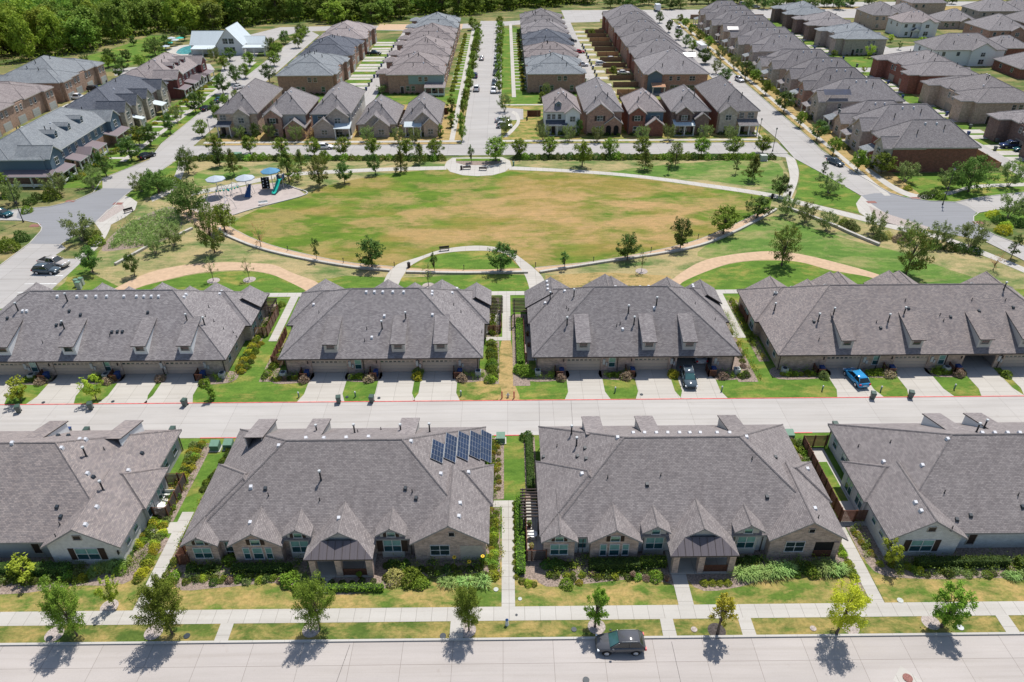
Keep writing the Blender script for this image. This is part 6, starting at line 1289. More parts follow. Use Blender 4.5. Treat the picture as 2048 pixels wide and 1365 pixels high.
shrow(-35.0, 48.3, -34.3, 60, 14, .5, ['leaf_street', 'leaf_dark'], 'left side of the brown villa'); shrow(-34.8, 46.9, -34.0, 48.6, 3, .8, ['leaf_bright', 'leaf_street'], 'at the left corner of the brown villa')
shrow(35.2, 47, 35.0, 52, 7, .55, ['leaf_lime', 'leaf_street'], 'at the right corner of the pale brick villa'); shrow(37.4, 54, 38.2, 49.8, 7, .42, ['leaf_street', 'leaf_yellow', 'leaf_orange', 'leaf_yellowgreen'], 'left of the white villa'); shrow(35.9, 58.5, 36.5, 68, 9, .8, ['leaf_bright', 'leaf_street', 'leaf_crepe'], 'behind the long slatted fence')
# back row
shrow(-2.3, 93.6, -2.2, 105, 13, .55, ['leaf_street', 'leaf_bright'], 'by the back centre walk'); shrow(-2.2, 83.5, -2.3, 91.5, 9, .85, ['leaf_street', 'leaf_dark'], 'right side of the left back villa'); shrow(-2.7, 81.6, -1.5, 82.6, 3, .8, ['leaf_street', 'leaf_lime'], 'at the right corner of the left back villa')
hedge(1.5, 2.4, 85, 97, 1.2, 'tall bright hedge beside the back pergola', 'leaf_bright'); shrow(1.6, 84.2, 3.4, 83.0, 3, 1.1, ['leaf_bright', 'leaf_street'], 'by the open garage villa corner')
shrow(-38.8, 84.4, -38.6, 91, 9, .75, ['leaf_street', 'leaf_yellow', 'leaf_crepe', 'leaf_yellow', 'leaf_dark'], 'right side of the far left villa'); shrow(-38.6, 92, -37.6, 104, 14, .6, ['leaf_street', 'leaf_bright', 'leaf_dark'], 'by the left back walkway')
shrow(-34.6, 82.5, -33.2, 91, 9, .65, ['leaf_dark', 'leaf_street'], 'left side of the brown garage villa'); shrow(-33.6, 82.4, -29, 82.6, 8, .5, ['leaf_dark', 'leaf_lime', 'leaf_yellowgreen', 'leaf_pinkgray'], 'left of the first garage'); shrow(37.4, 90, 37.8, 104, 14, .55, ['leaf_street', 'leaf_bright'], 'right of the right back walkway'); shrow(34.7, 93, 33.9, 104, 13, .5, ['leaf_street', 'leaf_orange', 'leaf_yellowgreen'], 'left of the right back walkway')
shrow(34.2, 82.4, 34.8, 91, 6, .5, ['leaf_crepe', 'leaf_pinkgray', 'leaf_street'], 'right side of the open garage villa'); shrow(33.0, 82.3, 34.5, 82.3, 2, .75, 'leaf_dark', 'at the corner by the silver vehicle'); shrow(39.0, 82.6, 44.2, 82.5, 6, .55, ['leaf_lime', 'leaf_street', 'leaf_bright'], 'left of the blue vehicle')
for i, (a, b) in enumerate([(-22.4, -18.9), (13.9, 17.6), (51.3, 55), (61, 65), (-59, -55.8), (-69, -65.3)]):
    shrow(a+.3, 82.8, b-1.4, 82.8, 4, .6, ['leaf_bright', 'leaf_street'], 'between driveways, '+['left of the middle garages', 'below the small window', 'right of the blue vehicle', 'left of the open tan garage', 'beside the bright young tree', 'near the left edge'][i]); shrub(b-.7, 82.2, .95, 'leaf_pinkgray', 'pinkish grey bush beside the driveway '+['of the middle garage', 'of the second right garage', 'of the second tan garage', 'of the open tan garage', 'of the second left garage', 'of the leftmost garage'][i], None)
for x, y, m, w_ in [(7.6, 82, 'leaf_pinkgray', 'beside the first driveway right of the centre'), (30.6, 82.2, 'leaf_pinkgray', 'right of the open garage'), (-28.8, 82, 'leaf_pinkgray', 'beside the driveway with the green bin'), (-6.4, 82.0, 'leaf_pinkgray', 'right of the three closed garages'), (44.9, 82, 'leaf_crepe', 'left of the blue vehicle drive'), (-12.8, 82.6, 'leaf_yellowgreen', 'between two adjoining driveways'), (-12.8, 83.7, 'leaf_bright', 'behind the clipped yellow-green one'), (23.7, 82.6, 'leaf_yellowgreen', 'beside the dark vehicle'), (-49.3, 82.6, 'leaf_pinkgray', 'between the two left driveways'), (-42.6, 81.4, 'leaf_street', 'right of the last left driveway'), (71, 82, 'leaf_street', 'near the right edge between driveways')]:
    shrub(x, y, .9, m, MN[m]+' bush '+w_, None)
for x0, n in ((-33.3, 'of the brown brick villa'), (3.3, 'of the pale brick villa')):
    shrow(x0+.2, 47.9, x0+12.6, 47.8, 14, .5, ['leaf_street', 'leaf_crepe', 'leaf_lime', 'leaf_dark', 'leaf_bright', 'leaf_pinkgray'], 'at the front of the left bed '+n, .3)
    shrow(x0+20.5, 48.2, x0+31, 48.1, 12, .5, ['leaf_street', 'leaf_crepe', 'leaf_bright', 'leaf_dark'], 'at the front of the right bed '+n, .35)
shrow(38.4, 49.2, 43, 47.8, 8, .5, ['leaf_lime', 'leaf_street', 'leaf_yellow', 'leaf_crepe'], 'at the corner of the white villa', .3); shrow(44, 47.9, 60, 47.5, 16, .45, ['leaf_street', 'leaf_crepe', 'grass_tuft', 'leaf_dark'], 'before the long hedge of the white villa', .3)
shrow(-62, 48.2, -44, 48.4, 20, .55, ['leaf_street', 'leaf_dark', 'leaf_bright', 'leaf_crepe'], 'along the bed of the grey villa', .35)
shrow(-37.5, 47.7, -38.0, 57, 16, .65, ['leaf_street', 'leaf_yellow', 'leaf_yellowgreen', 'leaf_lime', 'leaf_crepe'], 'between the grey villa and the left walk', .3)
shrow(-1.4, 47.8, -2.2, 60, 12, .45, ['leaf_yellowgreen', 'leaf_street', 'leaf_lime'], 'along the brown villa side of the centre walk', .25); shrow(-1.1, 60, -1.2, 69, 9, .35, ['leaf_orange', 'leaf_yellow', 'leaf_street'], 'on the gravel beside the solar roof', .2)
shrow(-38.1, 84, -37.7, 92, 11, .6, ['leaf_yellow', 'leaf_street', 'leaf_bright', 'leaf_dark', 'leaf_yellowgreen'], 'on the lawn edge of the far left villa', .25)
shrow(-40.3, 49, -38.9, 57, 12, .65, ['leaf_street', 'leaf_bright', 'leaf_yellow', 'leaf_dark'], 'against the side of the grey villa', .35)
shrow(-2.6, 49, -2.4, 56.5, 9, .5, ['leaf_street', 'leaf_bright'], 'against the right side of the brown villa', .2); shrow(.75, 47.5, .75, 58.5, 12, .35, ['leaf_lime', 'leaf_street'], 'along the right edge of the centre walk', .1)
shrow(35.9, 59, 35.6, 69, 9, .7, ['leaf_lime', 'leaf_street', 'leaf_pinkgray'], 'beside the alley between the right villas', .3); shrow(-35.6, 60.5, -34.6, 68, 8, .5, ['leaf_dark', 'leaf_street'], 'left flank of the brown villa by the alley', .2)
# hedge strips of the park, meadow, planting along houses
for a, b, n in ((385, 890, 34), (1030, 1550, 40)):
    for i in range(n):
        X, Y = G(a+(b-a)*(i+.5)/n, 320 if a < 900 else 318); shrub(X, Y, RS.uniform(1.1, 1.6), RS.choice(['leaf_street', 'leaf_dark', 'leaf_bright']), '%s bushy shrub from the left in the %s hedge strip of the park' % ((ORD+['fortieth', 'last'])[i], 'left' if a < 900 else 'right'), 'hedge strip shrubs, %s half' % ('left' if a < 900 else 'right'))
rs = np.random.default_rng(8); pts = []
PM = pxl([(228, 470), (262, 446), (330, 420), (352, 425), (360, 450), (345, 472), (298, 492), (215, 500)])
def inside(p, poly):
    c = False
    for i in range(len(poly)):
        a, b = poly[i], poly[i-1]
        if (a[1] > p[1]) != (b[1] > p[1]) and p[0] < (b[0]-a[0])*(p[1]-a[1])/(b[1]-a[1])+a[0]: c = not c
    return c
while len(pts) < 900:
    p = (rs.uniform(-90, -60), rs.uniform(120, 152))
    if inside(p, PM): pts.append(p)
C = np.repeat(np.array([(x, y, 0) for x, y in pts]), 9, 0)+np.abs(rs.normal(size=(8100, 3)))*np.array([.4, .4, .55]); 
tag(link('meadow_grass', quads_mesh('meadow_grass', C, .5, rs, 'grass_tuft', up=.1, asp=.22)), 'tall blue-green ornamental grasses in the meadow bed', 'ornamental grass', kind='stuff')
for i, (x, y, r) in enumerate([(105, 398, 1.6), (62, 408, 1.2), (75, 398, 1.1), (140, 360, 1.3), (176, 340, 1.2), (20, 395, 1.3), (55, 425, 1.0), (300, 365, 1.5), (350, 372, 1.5), (330, 380, 1.2), (195, 488, 1.3), (185, 475, 1.2), (20, 500, 1.6), (45, 480, 1.2)]): X, Y = G(x, y); shrub(X, Y, r*1.3, RS.choice(['leaf_dark', 'leaf_street']), '%s dark green shrub around the left junction from the road' % ORD[i], 'shrubs around the left junction')
for i, (x, y, r, m) in enumerate([(1868, 392, 1.5, 'leaf_dark'), (1850, 395, 1.4, 'leaf_dark'), (1880, 397, 1.4, 'leaf_street'), (1985, 434, 1.5, 'leaf_yellowgreen'), (1996, 445, 1.4, 'leaf_dark'), (2006, 466, 1.6, 'leaf_yellow'), (2012, 455, 1.3, 'leaf_lime'), (2035, 452, 1.5, 'leaf_dark'), (1700, 455, 1.4, 'leaf_crepe'), (1688, 450, 1.2, 'leaf_street'), (1708, 460, 1.2, 'leaf_crepe'), (1760, 478, 1.3, 'leaf_crepe'), (1772, 475, 1.2, 'leaf_orange'), (1796, 482, 1.3, 'leaf_rust' if 0 else 'leaf_pinkgray'), (1855, 494, 1.4, 'leaf_dark'), (1868, 496, 1.3, 'leaf_dark'), (1900, 500, 1.4, 'leaf_dark'), (1920, 502, 1.4, 'leaf_dark'), (1948, 506, 1.4, 'leaf_dark'), (1815, 380, 1.0, 'leaf_lime')]):
    X, Y = G(x, y); shrub(X, Y, r, m, '%s shrub around the right junction, %s one' % (ORD[i], MN[m]), 'shrubs around the right junction')
for (x0, x1, y, wh) in [(-78, -68, 195.6, 'first'), (-65, -54, 195.2, 'second'), (-52, -42, 195.2, 'third'), (-40, -30, 195.4, 'fourth'), (-28, -18, 195.4, 'fifth'), (11, 20, 195.6, 'sixth'), (22, 32, 195.4, 'seventh'), (33.6, 43, 195.3, 'eighth'), (45.5, 55.5, 195.3, 'ninth'), (58, 69, 195.4, 'tenth')]:
    shrow(x0, y, x1, y, 6, .8, ['leaf_dark', 'leaf_street', 'leaf_bright'], 'of the %s house facing the cross street' % wh, .3)
for i in range(18): shrow(-17.5, 243+5.8*i, -17.5, 246+5.8*i, 2, .9, ['leaf_street', 'leaf_lime'], 'before the left centre street blocks'); shrow(5.9, 243+5.9*i, 5.9, 246+5.9*i, 2, .8, ['leaf_dark', 'leaf_yellowgreen'], 'before the right centre street blocks')
for i in range(15): shrow(88.6, 167+13.75*i, 88.6, 175+13.75*i, 3, 1.0, ['leaf_dark', 'leaf_street', 'leaf_lime'], 'before the houses east of the right street', .3)
for i in range(16): shrow(-101.5, 163+6*i, -101.3, 167+6*i, 2, .9, ['leaf_street', 'leaf_yellow', 'leaf_dark'], 'before the left street townhouses', .3)
shrow(-73, 240.3, -57, 240.3, 9, .6, 'leaf_dark', 'at the foot of the left brick block'); shrow(8, 240.2, 25, 240.2, 10, .6, 'leaf_dark', 'at the foot of the right brick block'); shrow(-37, 240.4, -22, 240.4, 8, .6, 'leaf_dark', 'at the foot of the sage block'); shrow(134, 296, 149, 296, 8, .5, 'leaf_dark', 'at the foot of the pale garage block')

plant_all()
def ground_cover(label, quads_, n, mats, seed, hgt=.85):
    "low mixed foliage that fills the beds between the shrubs"
    rs = np.random.default_rng(seed)
    for mi, mat in enumerate(mats):
        P = []
        for x0, x1, y0, y1 in quads_:
            k = max(3, int((x1-x0)*(y1-y0)*1.1)); cx = rs.uniform(x0, x1, k); cy = rs.uniform(y0, y1, k); m = int(1.7*n/len(mats)*(x1-x0)*(y1-y0))
            j = rs.integers(0, k, m); q = np.stack([cx[j], cy[j], 0*cx[j]], 1)+rs.normal(size=(m, 3))*np.array([.22, .22, 0]); q[:, 2] = np.abs(rs.normal(size=m))*hgt*.45; P.append(q)
        tag(link('bed_planting', quads_mesh('bed_planting', np.concatenate(P), .15, rs, mat)), label % MN[mat], 'bed planting', kind='stuff')
FB = [(-33, -20.5, 47.6, 50.2), (-12.5, -2.6, 47.8, 50), (3.6, 15.6, 47.6, 50.3), (22.8, 34.2, 48.1, 50)]
ground_cover('low %s leaves between the shrubs in the front beds of the two brick villas', FB, 60, ['leaf_street', 'leaf_dark', 'leaf_lime', 'leaf_crepe'], 31)
ground_cover('low %s leaves in the beds of the grey villa and the white villa', [(-60, -43, 47.4, 50.3), (-41, -38.1, 49, 54), (39.5, 60, 47.4, 49.9), (37.3, 38.4, 49.5, 54.5)], 60, ['leaf_street', 'leaf_crepe', 'leaf_bright'], 32)
ground_cover('low %s leaves in the strips between the villas', [(-1.9, -.8, 48.2, 57.4), (-2.0, -1, 59, 69), (-39.5, -37.5, 56.5, 69), (-35.2, -34.3, 48, 60), (-3, -1.4, 93.4, 105), (-2.8, -1.3, 82, 91.5), (-39.2, -38, 84, 103), (35, 36, 81.5, 100), (37.1, 38.4, 86, 103), (-35, -33.2, 82, 91.5)], 55, ['leaf_bright', 'leaf_street', 'leaf_yellowgreen'], 33)
ground_cover('low %s leaves in the small beds beside the garages', [(-32.8, -28.8, 82.1, 83.6), (-22.3, -18.8, 82.1, 83.6), (-7, -3.2, 82.1, 83.6), (3.4, 8.1, 82.1, 83.6), (13.8, 17.8, 82.1, 83.6), (29.9, 33.6, 82.1, 83.6), (38.8, 45.3, 82.1, 83.6), (51.2, 55.2, 82.1, 83.6), (60.9, 65, 82.1, 83.6), (-59, -55.6, 82.1, 83.6), (-68.8, -65.3, 82.1, 83.6), (-43.2, -39, 82.1, 83.6)], 70, ['leaf_street', 'leaf_lime'], 34)
# ================================================================ vehicles
def ring(x, hw, z0, z1, tuck=.88):
    zm = z0+(z1-z0)*.45
    return [(x, -hw*.86, z0), (x, -hw, zm), (x, -hw*.985, z0+(z1-z0)*.8), (x, -hw*tuck, z1), (x, hw*tuck, z1), (x, hw*.985, z0+(z1-z0)*.8), (x, hw, zm), (x, hw*.86, z0)]
def loft(m, rings, mat):
    b = len(m.v); n = len(rings[0])
    for r in rings: m.v += r
    for i in range(len(rings)-1):
        for k in range(n):
            k2 = (k+1) % n; m.f.append((b+i*n+k, b+i*n+k2, b+(i+1)*n+k2, b+(i+1)*n+k)); m.m.append(mat)
    m.f.append(tuple(b+k for k in range(n-1, -1, -1))); m.m.append(mat); m.f.append(tuple(b+(len(rings)-1)*n+k for k in range(n))); m.m.append(mat)
def wheel_mesh(r, w_):
    a = MB(); n = 16; pr = [(r*math.cos(2*math.pi*i/n), r*math.sin(2*math.pi*i/n)) for i in range(n)]
    a.yprism(pr, -w_/2, w_/2, 'rubber'); b = MB(); q = r*.66; b.yprism([(q*math.cos(2*math.pi*i/10), q*math.sin(2*math.pi*i/10)) for i in range(10)], -w_/2-.015, w_/2+.015, 'rim')
    for i in range(5): c, s = math.cos(1.2566*i), math.sin(1.2566*i); b.tube([(0, -w_/2-.02, 0), (c*q*.9, -w_/2-.02, s*q*.9)], .03, 'rim', 4); b.tube([(0, w_/2+.02, 0), (c*q*.9, w_/2+.02, s*q*.9)], .03, 'rim', 4)
    return a.mesh('tyre'), b.mesh('rim')
CARS = {}
def car_proto(kind, color, glassm='car_glass'):
    key = (kind, color, glassm)
    if key in CARS: return CARS[key]
    P = dict(suv=dict(L=4.55, W=1.86, body=[(-2.27, .6, .42, .8), (-2.2, .8, .33, .98), (-1.9, .9, .28, 1.06), (-1.2, .93, .27, 1.05), (0, .93, .26, 1.02), (.85, .93, .26, 1.0), (1.5, .9, .28, .95), (1.95, .82, .3, .86), (2.18, .7, .34, .76), (2.27, .5, .38, .66)], gh=(-2.16, 1.05, -1.62, .2, 1.64), wb=1.33, r=.35),
             sedan=dict(L=4.75, W=1.82, body=[(-2.37, .7, .4, .8), (-2.25, .83, .3, .98), (-1.6, .9, .25, 1.0), (0, .91, .24, .95), (.9, .91, .24, .92), (1.6, .88, .26, .86), (2.15, .8, .28, .76), (2.38, .6, .36, .62)], gh=(-1.85, 1.05, -1.15, .2, 1.42), wb=1.4, r=.33),
             hatch=dict(L=4.4, W=1.78, body=[(-2.2, .72, .4, .82), (-2.1, .83, .3, 1.0), (-1.6, .89, .26, 1.02), (0, .89, .25, 1.0), (.9, .89, .25, .97), (1.5, .86, .27, .9), (1.95, .78, .3, .8), (2.2, .58, .38, .64)], gh=(-2.05, 1.25, -1.5, .3, 1.54), wb=1.35, r=.33),
             pickup=dict(L=5.8, W=2.0, body=[(-2.9, .92, .5, 1.08), (-2.82, .97, .42, 1.16), (-1, .98, .4, 1.16), (.9, .98, .38, 1.16), (1.9, .97, .38, 1.12), (2.6, .93, .42, 1.05), (2.9, .8, .5, .9)], gh=(-1.0, 1.35, -.8, .55, 1.85), wb=1.75, r=.4),
             big=dict(L=5.2, W=2.0, body=[(-2.6, .86, .5, 1.0), (-2.5, .97, .4, 1.15), (0, .99, .36, 1.15), (1.2, .98, .36, 1.13), (2.0, .95, .38, 1.08), (2.45, .9, .42, 1.0), (2.6, .78, .5, .86)], gh=(-2.45, 1.15, -2.15, .55, 1.85), wb=1.5, r=.4))[kind]
    out = []; b = MB(); loft(b, [ring(*q) for q in P['body']], color); W2 = P['W']/2
    if kind == 'pickup':
        b.box(-2.75, -1.1, -.8, .8, .95, 1.175, 'interior_dark')
    # dark wheel openings
    for sx in (-1, 1):
        for sy in (-1, 1):
            R0 = P['r']+.07; pr = [(sx*P['wb']+R0*math.cos(i*math.pi/7), P['r']+R0*math.sin(i*math.pi/7)*.95) for i in range(8)]+[(sx*P['wb']-R0, .26), (sx*P['wb']+R0, .26)]
            ya, yb = sorted((sy*(W2+.006), sy*(W2-.25))); b.yprism(pr, ya, yb, 'interior_dark')
    b.box(P['L']/2-.09, P['L']/2-.005, -.5, .5, .42, .62, 'interior_dark')
    out.append(('body', b.smooth_mesh('car_body'), (0, 0, 0), []))
    xa, xb, ta, tb, zt = P['gh']; zb = np.interp(0, [q[0] for q in P['body']], [q[3] for q in P['body']])-.03; wb_, wt = W2*.9, W2*.72
    base = [(xa, -wb_, zb), (xb, -wb_*.95, zb-.03), (xb, wb_*.95, zb-.03), (xa, wb_, zb)]; top = [(ta, -wt, zt-.05), (tb, -wt, zt-.07), (tb, wt, zt-.07), (ta, wt, zt-.05)]
    g = MB(); g.quadbox(base, top, 'car_glass'); out.append(('glass', g.mesh('car_glass'), (0, 0, 0), []))
    B1, B2, T2, T1 = [Vector(q) for q in (base[1], base[2], top[2], top[1])]; e = Vector((.03, 0, .03)); g = MB()
    w4 = [B1.lerp(B2, .06).lerp(T1.lerp(T2, .06), .04)+e, B1.lerp(B2, .94).lerp(T1.lerp(T2, .94), .04)+e, T1.lerp(T2, .94).lerp(B1.lerp(B2, .94), .03)+e, T1.lerp(T2, .06).lerp(B1.lerp(B2, .06), .03)+e]
    g.quadbox([tuple(q-e*.5) for q in w4], [tuple(q) for q in w4], glassm); out.append(('windscreen', g.mesh('windscreen'), (0, 0, 0), []))
    r = MB(); e = .02
    rr = [(ta-.06, -wt-e, zt-.06), ((ta+tb)/2, -wt-.04, zt-.03), (tb+.06, -wt-e, zt-.085), (tb+.06, wt+e, zt-.085), ((ta+tb)/2, wt+.04, zt-.03), (ta-.06, wt+e, zt-.06)]
    r.quadbox(rr, [(x*.97, y*.86, zt+(.02 if abs(y) else 0)-(.02 if x > 0 else 0)) for x, y, z in rr], color)
    for B, T in zip(base, top): r.tube([B, T], .045, color, 4)
    for sy in (-1, 1):
        xm = (xa+xb)/2-.15; r.tube([(xm, sy*wb_, zb), ((ta+tb)/2-.1, sy*wt, zt-.05)], .045, color if color != 'paint_white' else 'paint_black', 4)
        r.box(xb-.35, xb-.15, min(sy*W2, sy*(W2+.17)), max(sy*W2, sy*(W2+.17)), zb+.02, zb+.15, color)
    if kind in ('suv', 'big'):
        for sy in (-1, 1): r.tube([(ta+.2, sy*wt*.93, zt+.05), (tb-.2, sy*wt*.93, zt+.03)], .02, 'meter_gray', 4)
    out.append(('cabin_roof', r.smooth_mesh('cabin_roof'), (0, 0, 0), []))
    ty, rm = wheel_mesh(P['r'], .22)
    for sx in (-1, 1):
        for sy in (-1, 1): out.append(('wheel', ty, (sx*P['wb'], sy*(W2-.1), P['r']), [('rim', rm)]))
    h = MB(); h.box(-.12, .05, -.22, .22, -.07, .09, 'lamp_clear'); h = h.mesh('headlight'); t = MB(); t.box(-.05, .1, -.14, .14, -.12, .12, 'tail_red'); t = t.mesh('tail_light')
    zf = P['body'][-2][3]-.12
    for sy in (-1, 1):
        out.append(('headlight', h, (P['L']/2-.14, sy*W2*.68, zf), [])); out.append(('tail_light', t, (-P['L']/2+.03, sy*W2*.8, P['body'][1][3]-.17), []))
    pl = MB(); pl.box(-P['L']/2-.015, -P['L']/2+.05, -.26, .26, .55, .7, 'plate_white'); out.append(('number_plate', pl.mesh('number_plate'), (0, 0, 0), []))
    CARS[key] = out; return out
def car(kind, color, X, Y, deg, label, group=None, cat=None, glassm='car_glass', z=.02):
    o = thing({'pickup': 'pickup_truck', 'sedan': 'parked_car', 'hatch': 'parked_car'}.get(kind, 'parked_car'), label, cat or ('pickup truck' if kind == 'pickup' else 'car'), (X, Y, z), R(deg), group)
    for n, me, loc, sub in car_proto(kind, color, glassm):
        p = link(n, me, o, loc)
        for sn, sm in sub: link(sn, sm, p)
    return o
def pcar(kind, color, u, v, deg, label, group=None, **k): X, Y = G(u, v, .5); return car(kind, color, X, Y, deg, label, group, **k)
pcar('suv', 'paint_gray', 1240, 1288, 180, 'grey crossover parked on the near street facing left', glassm='car_glass_teal')
pcar('suv', 'paint_slate', 1377, 757, -92, 'dark blue-grey crossover in front of the open garage', glassm='car_glass_teal')
car('sedan', 'paint_silver', 28.2, 87.3, 92, 'silver car inside the open garage')
pcar('hatch', 'paint_blue', 1712, 756, 98, 'bright blue hatchback parked in the tan villa drive')
pcar('pickup', 'paint_champagne', 109, 527, -16, 'silver pickup truck in the left parking bay'); pcar('suv', 'paint_slate', 93, 541, -4, 'slate blue crossover in the left parking bay')
pcar('sedan', 'paint_black', 294, 312, 62, 'black saloon parked beside the blue townhouses'); pcar('sedan', 'paint_teal', 5, 427, -20, 'dark teal car cut by the left edge at the junction')
pcar('sedan', 'paint_black', 414, 217, 68, 'dark saloon on the left street below the black-roofed townhouses'); pcar('sedan', 'paint_teal', 441, 200, 70, 'dark green car further up the left street'); pcar('sedan', 'paint_silver', 477, 175, 70, 'silver car on the left street below the red townhouses')
pcar('pickup', 'paint_white', 155, 196, 0, 'white pickup in a driveway of the far left alley'); pcar('big', 'paint_black', 191, 180, 0, 'black vehicle in a driveway of the far left alley')
pcar('sedan', 'paint_white', 649, 294, 0, 'white saloon on the cross street behind the trees')
for u, v, k, c, l in [(950, 152, 'suv', 'paint_navy', 'dark blue car on the left kerb of the centre street'), (953, 178, 'big', 'paint_white', 'large white vehicle on the left kerb of the centre street'), (963, 117, 'sedan', 'paint_silver', 'silver car farther up the left kerb of the centre street')]: pcar(k, c, u, v, 90, l, 'vehicles on the left kerb of the centre street')
for i, (u, v, k, c) in enumerate([(995, 82, 'suv', 'paint_gray'), (994, 98, 'sedan', 'paint_silver'), (993, 113, 'sedan', 'paint_white'), (992, 128, 'suv', 'paint_silver'), (991, 147, 'suv', 'paint_gray'), (989, 167, 'suv', 'paint_slate'), (987, 182, 'suv', 'paint_white')]): pcar(k, c, u, v, -90, '%s parked car from the far end on the right kerb of the centre street' % ORD[i], 'vehicles on the right kerb of the centre street')
pcar('sedan', 'paint_silver', 1006, 241, 0, 'silver car in the side bay, upper one'); pcar('suv', 'paint_silver', 1009, 252, 0, 'silver vehicle in the side bay, lower one')
pcar('pickup', 'paint_black', 748, 108, 0, 'black pickup in a driveway of the left alley'); pcar('suv', 'paint_navy', 766, 151, 0, 'dark blue car nosed into the sage block driveway')
pcar('sedan', 'paint_red', 1158, 104, 0, 'dark red car in a driveway right of the centre blocks'); pcar('suv', 'paint_white', 1165, 130, 0, 'white car in a driveway right of the centre blocks'); pcar('sedan', 'paint_black', 1143, 82, 0, 'dark car in a far driveway right of the centre blocks')
pcar('pickup', 'paint_white', 1357, 58, 90, 'white pickup with a load far up the right street'); pcar('sedan', 'paint_black', 1341, 44, 90, 'dark car farthest up the right street'); pcar('suv', 'paint_white', 1479, 160, -80, 'white vehicle on the right street'); pcar('sedan', 'paint_red', 1457, 171, -80, 'red car half hidden by the cream stone house')
pcar('sedan', 'paint_slate', 1671, 325, -66, 'slate blue saloon on the right street beside the red brick house')
pcar('big', 'paint_navy', 2020, 292, 180, 'dark blue vehicle in the drive at the right edge'); pcar('sedan', 'paint_teal', 2046, 299, 180, 'green car cut by the right edge')
pcar('sedan', 'paint_silver', 1224, 118, 0, 'silver car in a fenced yard'); pcar('sedan', 'paint_white', 1247, 146, 0, 'white car in the nearest fenced yard'); pcar('hatch', 'paint_white', 1202, 128, 0, 'white car beside the alley fences')
for i, (u, v, c) in enumerate([(1486, 8, 'paint_silver'), (1512, 15, 'paint_silver'), (1690, 12, 'paint_white'), (1994, 8, 'paint_black'), (1996, 28, 'paint_white')]): pcar('suv', c, u, v, 0, '%s car from the left on the far horizon road' % ORD[i], 'vehicles on the far road')
# boat-like white trailer, box truck
bt = thing('box_truck', 'white box truck standing at the far end of the right street', 'truck', (*G(1314, 22), 0), R(90))
m = MB(); m.box(-3.5, 1.6, -1.25, 1.25, .8, 3.4, 'paint_white'); m.build('cargo_box', bt); m = MB(); m.box(1.7, 3.6, -1.1, 1.1, .5, 2.3, 'paint_white'); m.box(2.6, 3.65, -1.0, 1.0, 1.5, 2.2, 'car_glass'); m.build('cab', bt)
ty, rm = wheel_mesh(.45, .3)
for x in (-2.4, 2.6):
    for y in (-1.0, 1.0): link('wheel', ty, bt, (x, y, .45))
X, Y = G(1400, 100); tl = thing('trailer', 'long white covered trailer at the kerb of the right street', 'trailer', (X, Y, 0), R(95)); m = MB(); m.box(-4.5, 4.5, -1.2, 1.2, .6, 2.6, 'paint_white'); m.build('cargo_box', tl)
for x in (-1, 1): link('wheel', ty, tl, (x, -1.05, .45)); link('wheel', ty, tl, (x, 1.05, .45))
m = MB(); m.box(4.5, 5.8, -.08, .08, .45, .6, 'pole_dark'); m.build('drawbar', tl)
# ---------------------------------------------------------------- bins and service things
def bin_(X, Y, deg, mat, label, group, lid=None):
    def mk():
        b = MB(); b.quadbox([(-.24, -.26, .08), (.24, -.26, .08), (.24, .24, .08), (-.24, .24, .08)], [(-.32, -.36, 1.0), (.32, -.36, 1.0), (.32, .34, 1.0), (-.32, .34, 1.0)], mat)
        l = MB(); l.quadbox([(-.34, -.39, 1.005), (.34, -.39, 1.005), (.34, .4, 1.005), (-.34, .4, 1.005)], [(-.3, -.33, 1.09), (.3, -.33, 1.09), (.3, .34, 1.12), (-.3, .34, 1.12)], lid or mat); l.tube([(-.3, .43, 1.0), (.3, .43, 1.0)], .025, mat, 5)
        w_ = MB(); w_.yprism([(.1*math.cos(i*.785), .1+.1*math.sin(i*.785)) for i in range(8)], -.03, .03, 'rubber'); return b.mesh('bin_body'), l.mesh('lid'), w_.mesh('wheel')
    b, l, w_ = cached(('bin', mat, lid), mk); o = thing('wheeled_bin', label, 'bin', (X, Y, .02), R(deg), group); link('bin_body', b, o); link('lid', l, o)
    for s in (-.27, .27): link('wheel', w_, o, (s, .24, 0), R(90))
for u, v, l in [(678, 806, 'leaning at the end of the first brown villa drive'), (744, 805, 'between the two middle driveways'), (183, 819, 'by the young tree at the left'), (371, 812, 'at the foot of the last left drive'), (39, 825, 'at the far left edge of the alley'), (1744, 798, 'behind the blue vehicle'), (1820, 796, 'at the foot of the second tan drive')]:
    X, Y = G(u, v); bin_(X, Y, RS.uniform(-25, 25), 'bin_gray', 'dark green wheeled bin '+l, 'bins along the alley', 'bin_green')
for u, v, l in [(150, 858, 'second from the left behind the grey villa roof'), (184, 861, 'third behind the grey villa roof'), (353, 861, 'at the corner of the grey villa'), (1468, 866, 'behind the pale brick villa roof'), (1673, 868, 'between the two right villas')]:
    X, Y = G(u, v); bin_(X, 70.8 if v < 863 else 70.6, 0, 'bin_gray', 'wheeled bin '+l, 'bins beyond the front roofs', 'bin_green' if u != 150 else 'bin_blue')
for i, (u, v) in enumerate([(98, 757), (238, 757), (404, 763), (617, 750), (755, 745), (921, 742), (1122, 742), (1262, 740), (1425, 745), (1640, 743), (1776, 738), (1908, 738)]):
    X, Y = G(u, v); bin_(X, 83.1, 0, 'bin_blue', '%s blue bin from the left beside the garages' % ORD[i], 'blue bins beside the garages')
    sc = fence('bin_screen', '%s slatted wooden bin screen from the left beside the garages' % ORD[i], [(X-.9, 83.8), (X-.9, 82.3), (X+.2, 82.3)], 1.15, 'wood_stain', 'screen', 'bin screens beside the garages', 'wood_stain', .1, .05, 1.5)
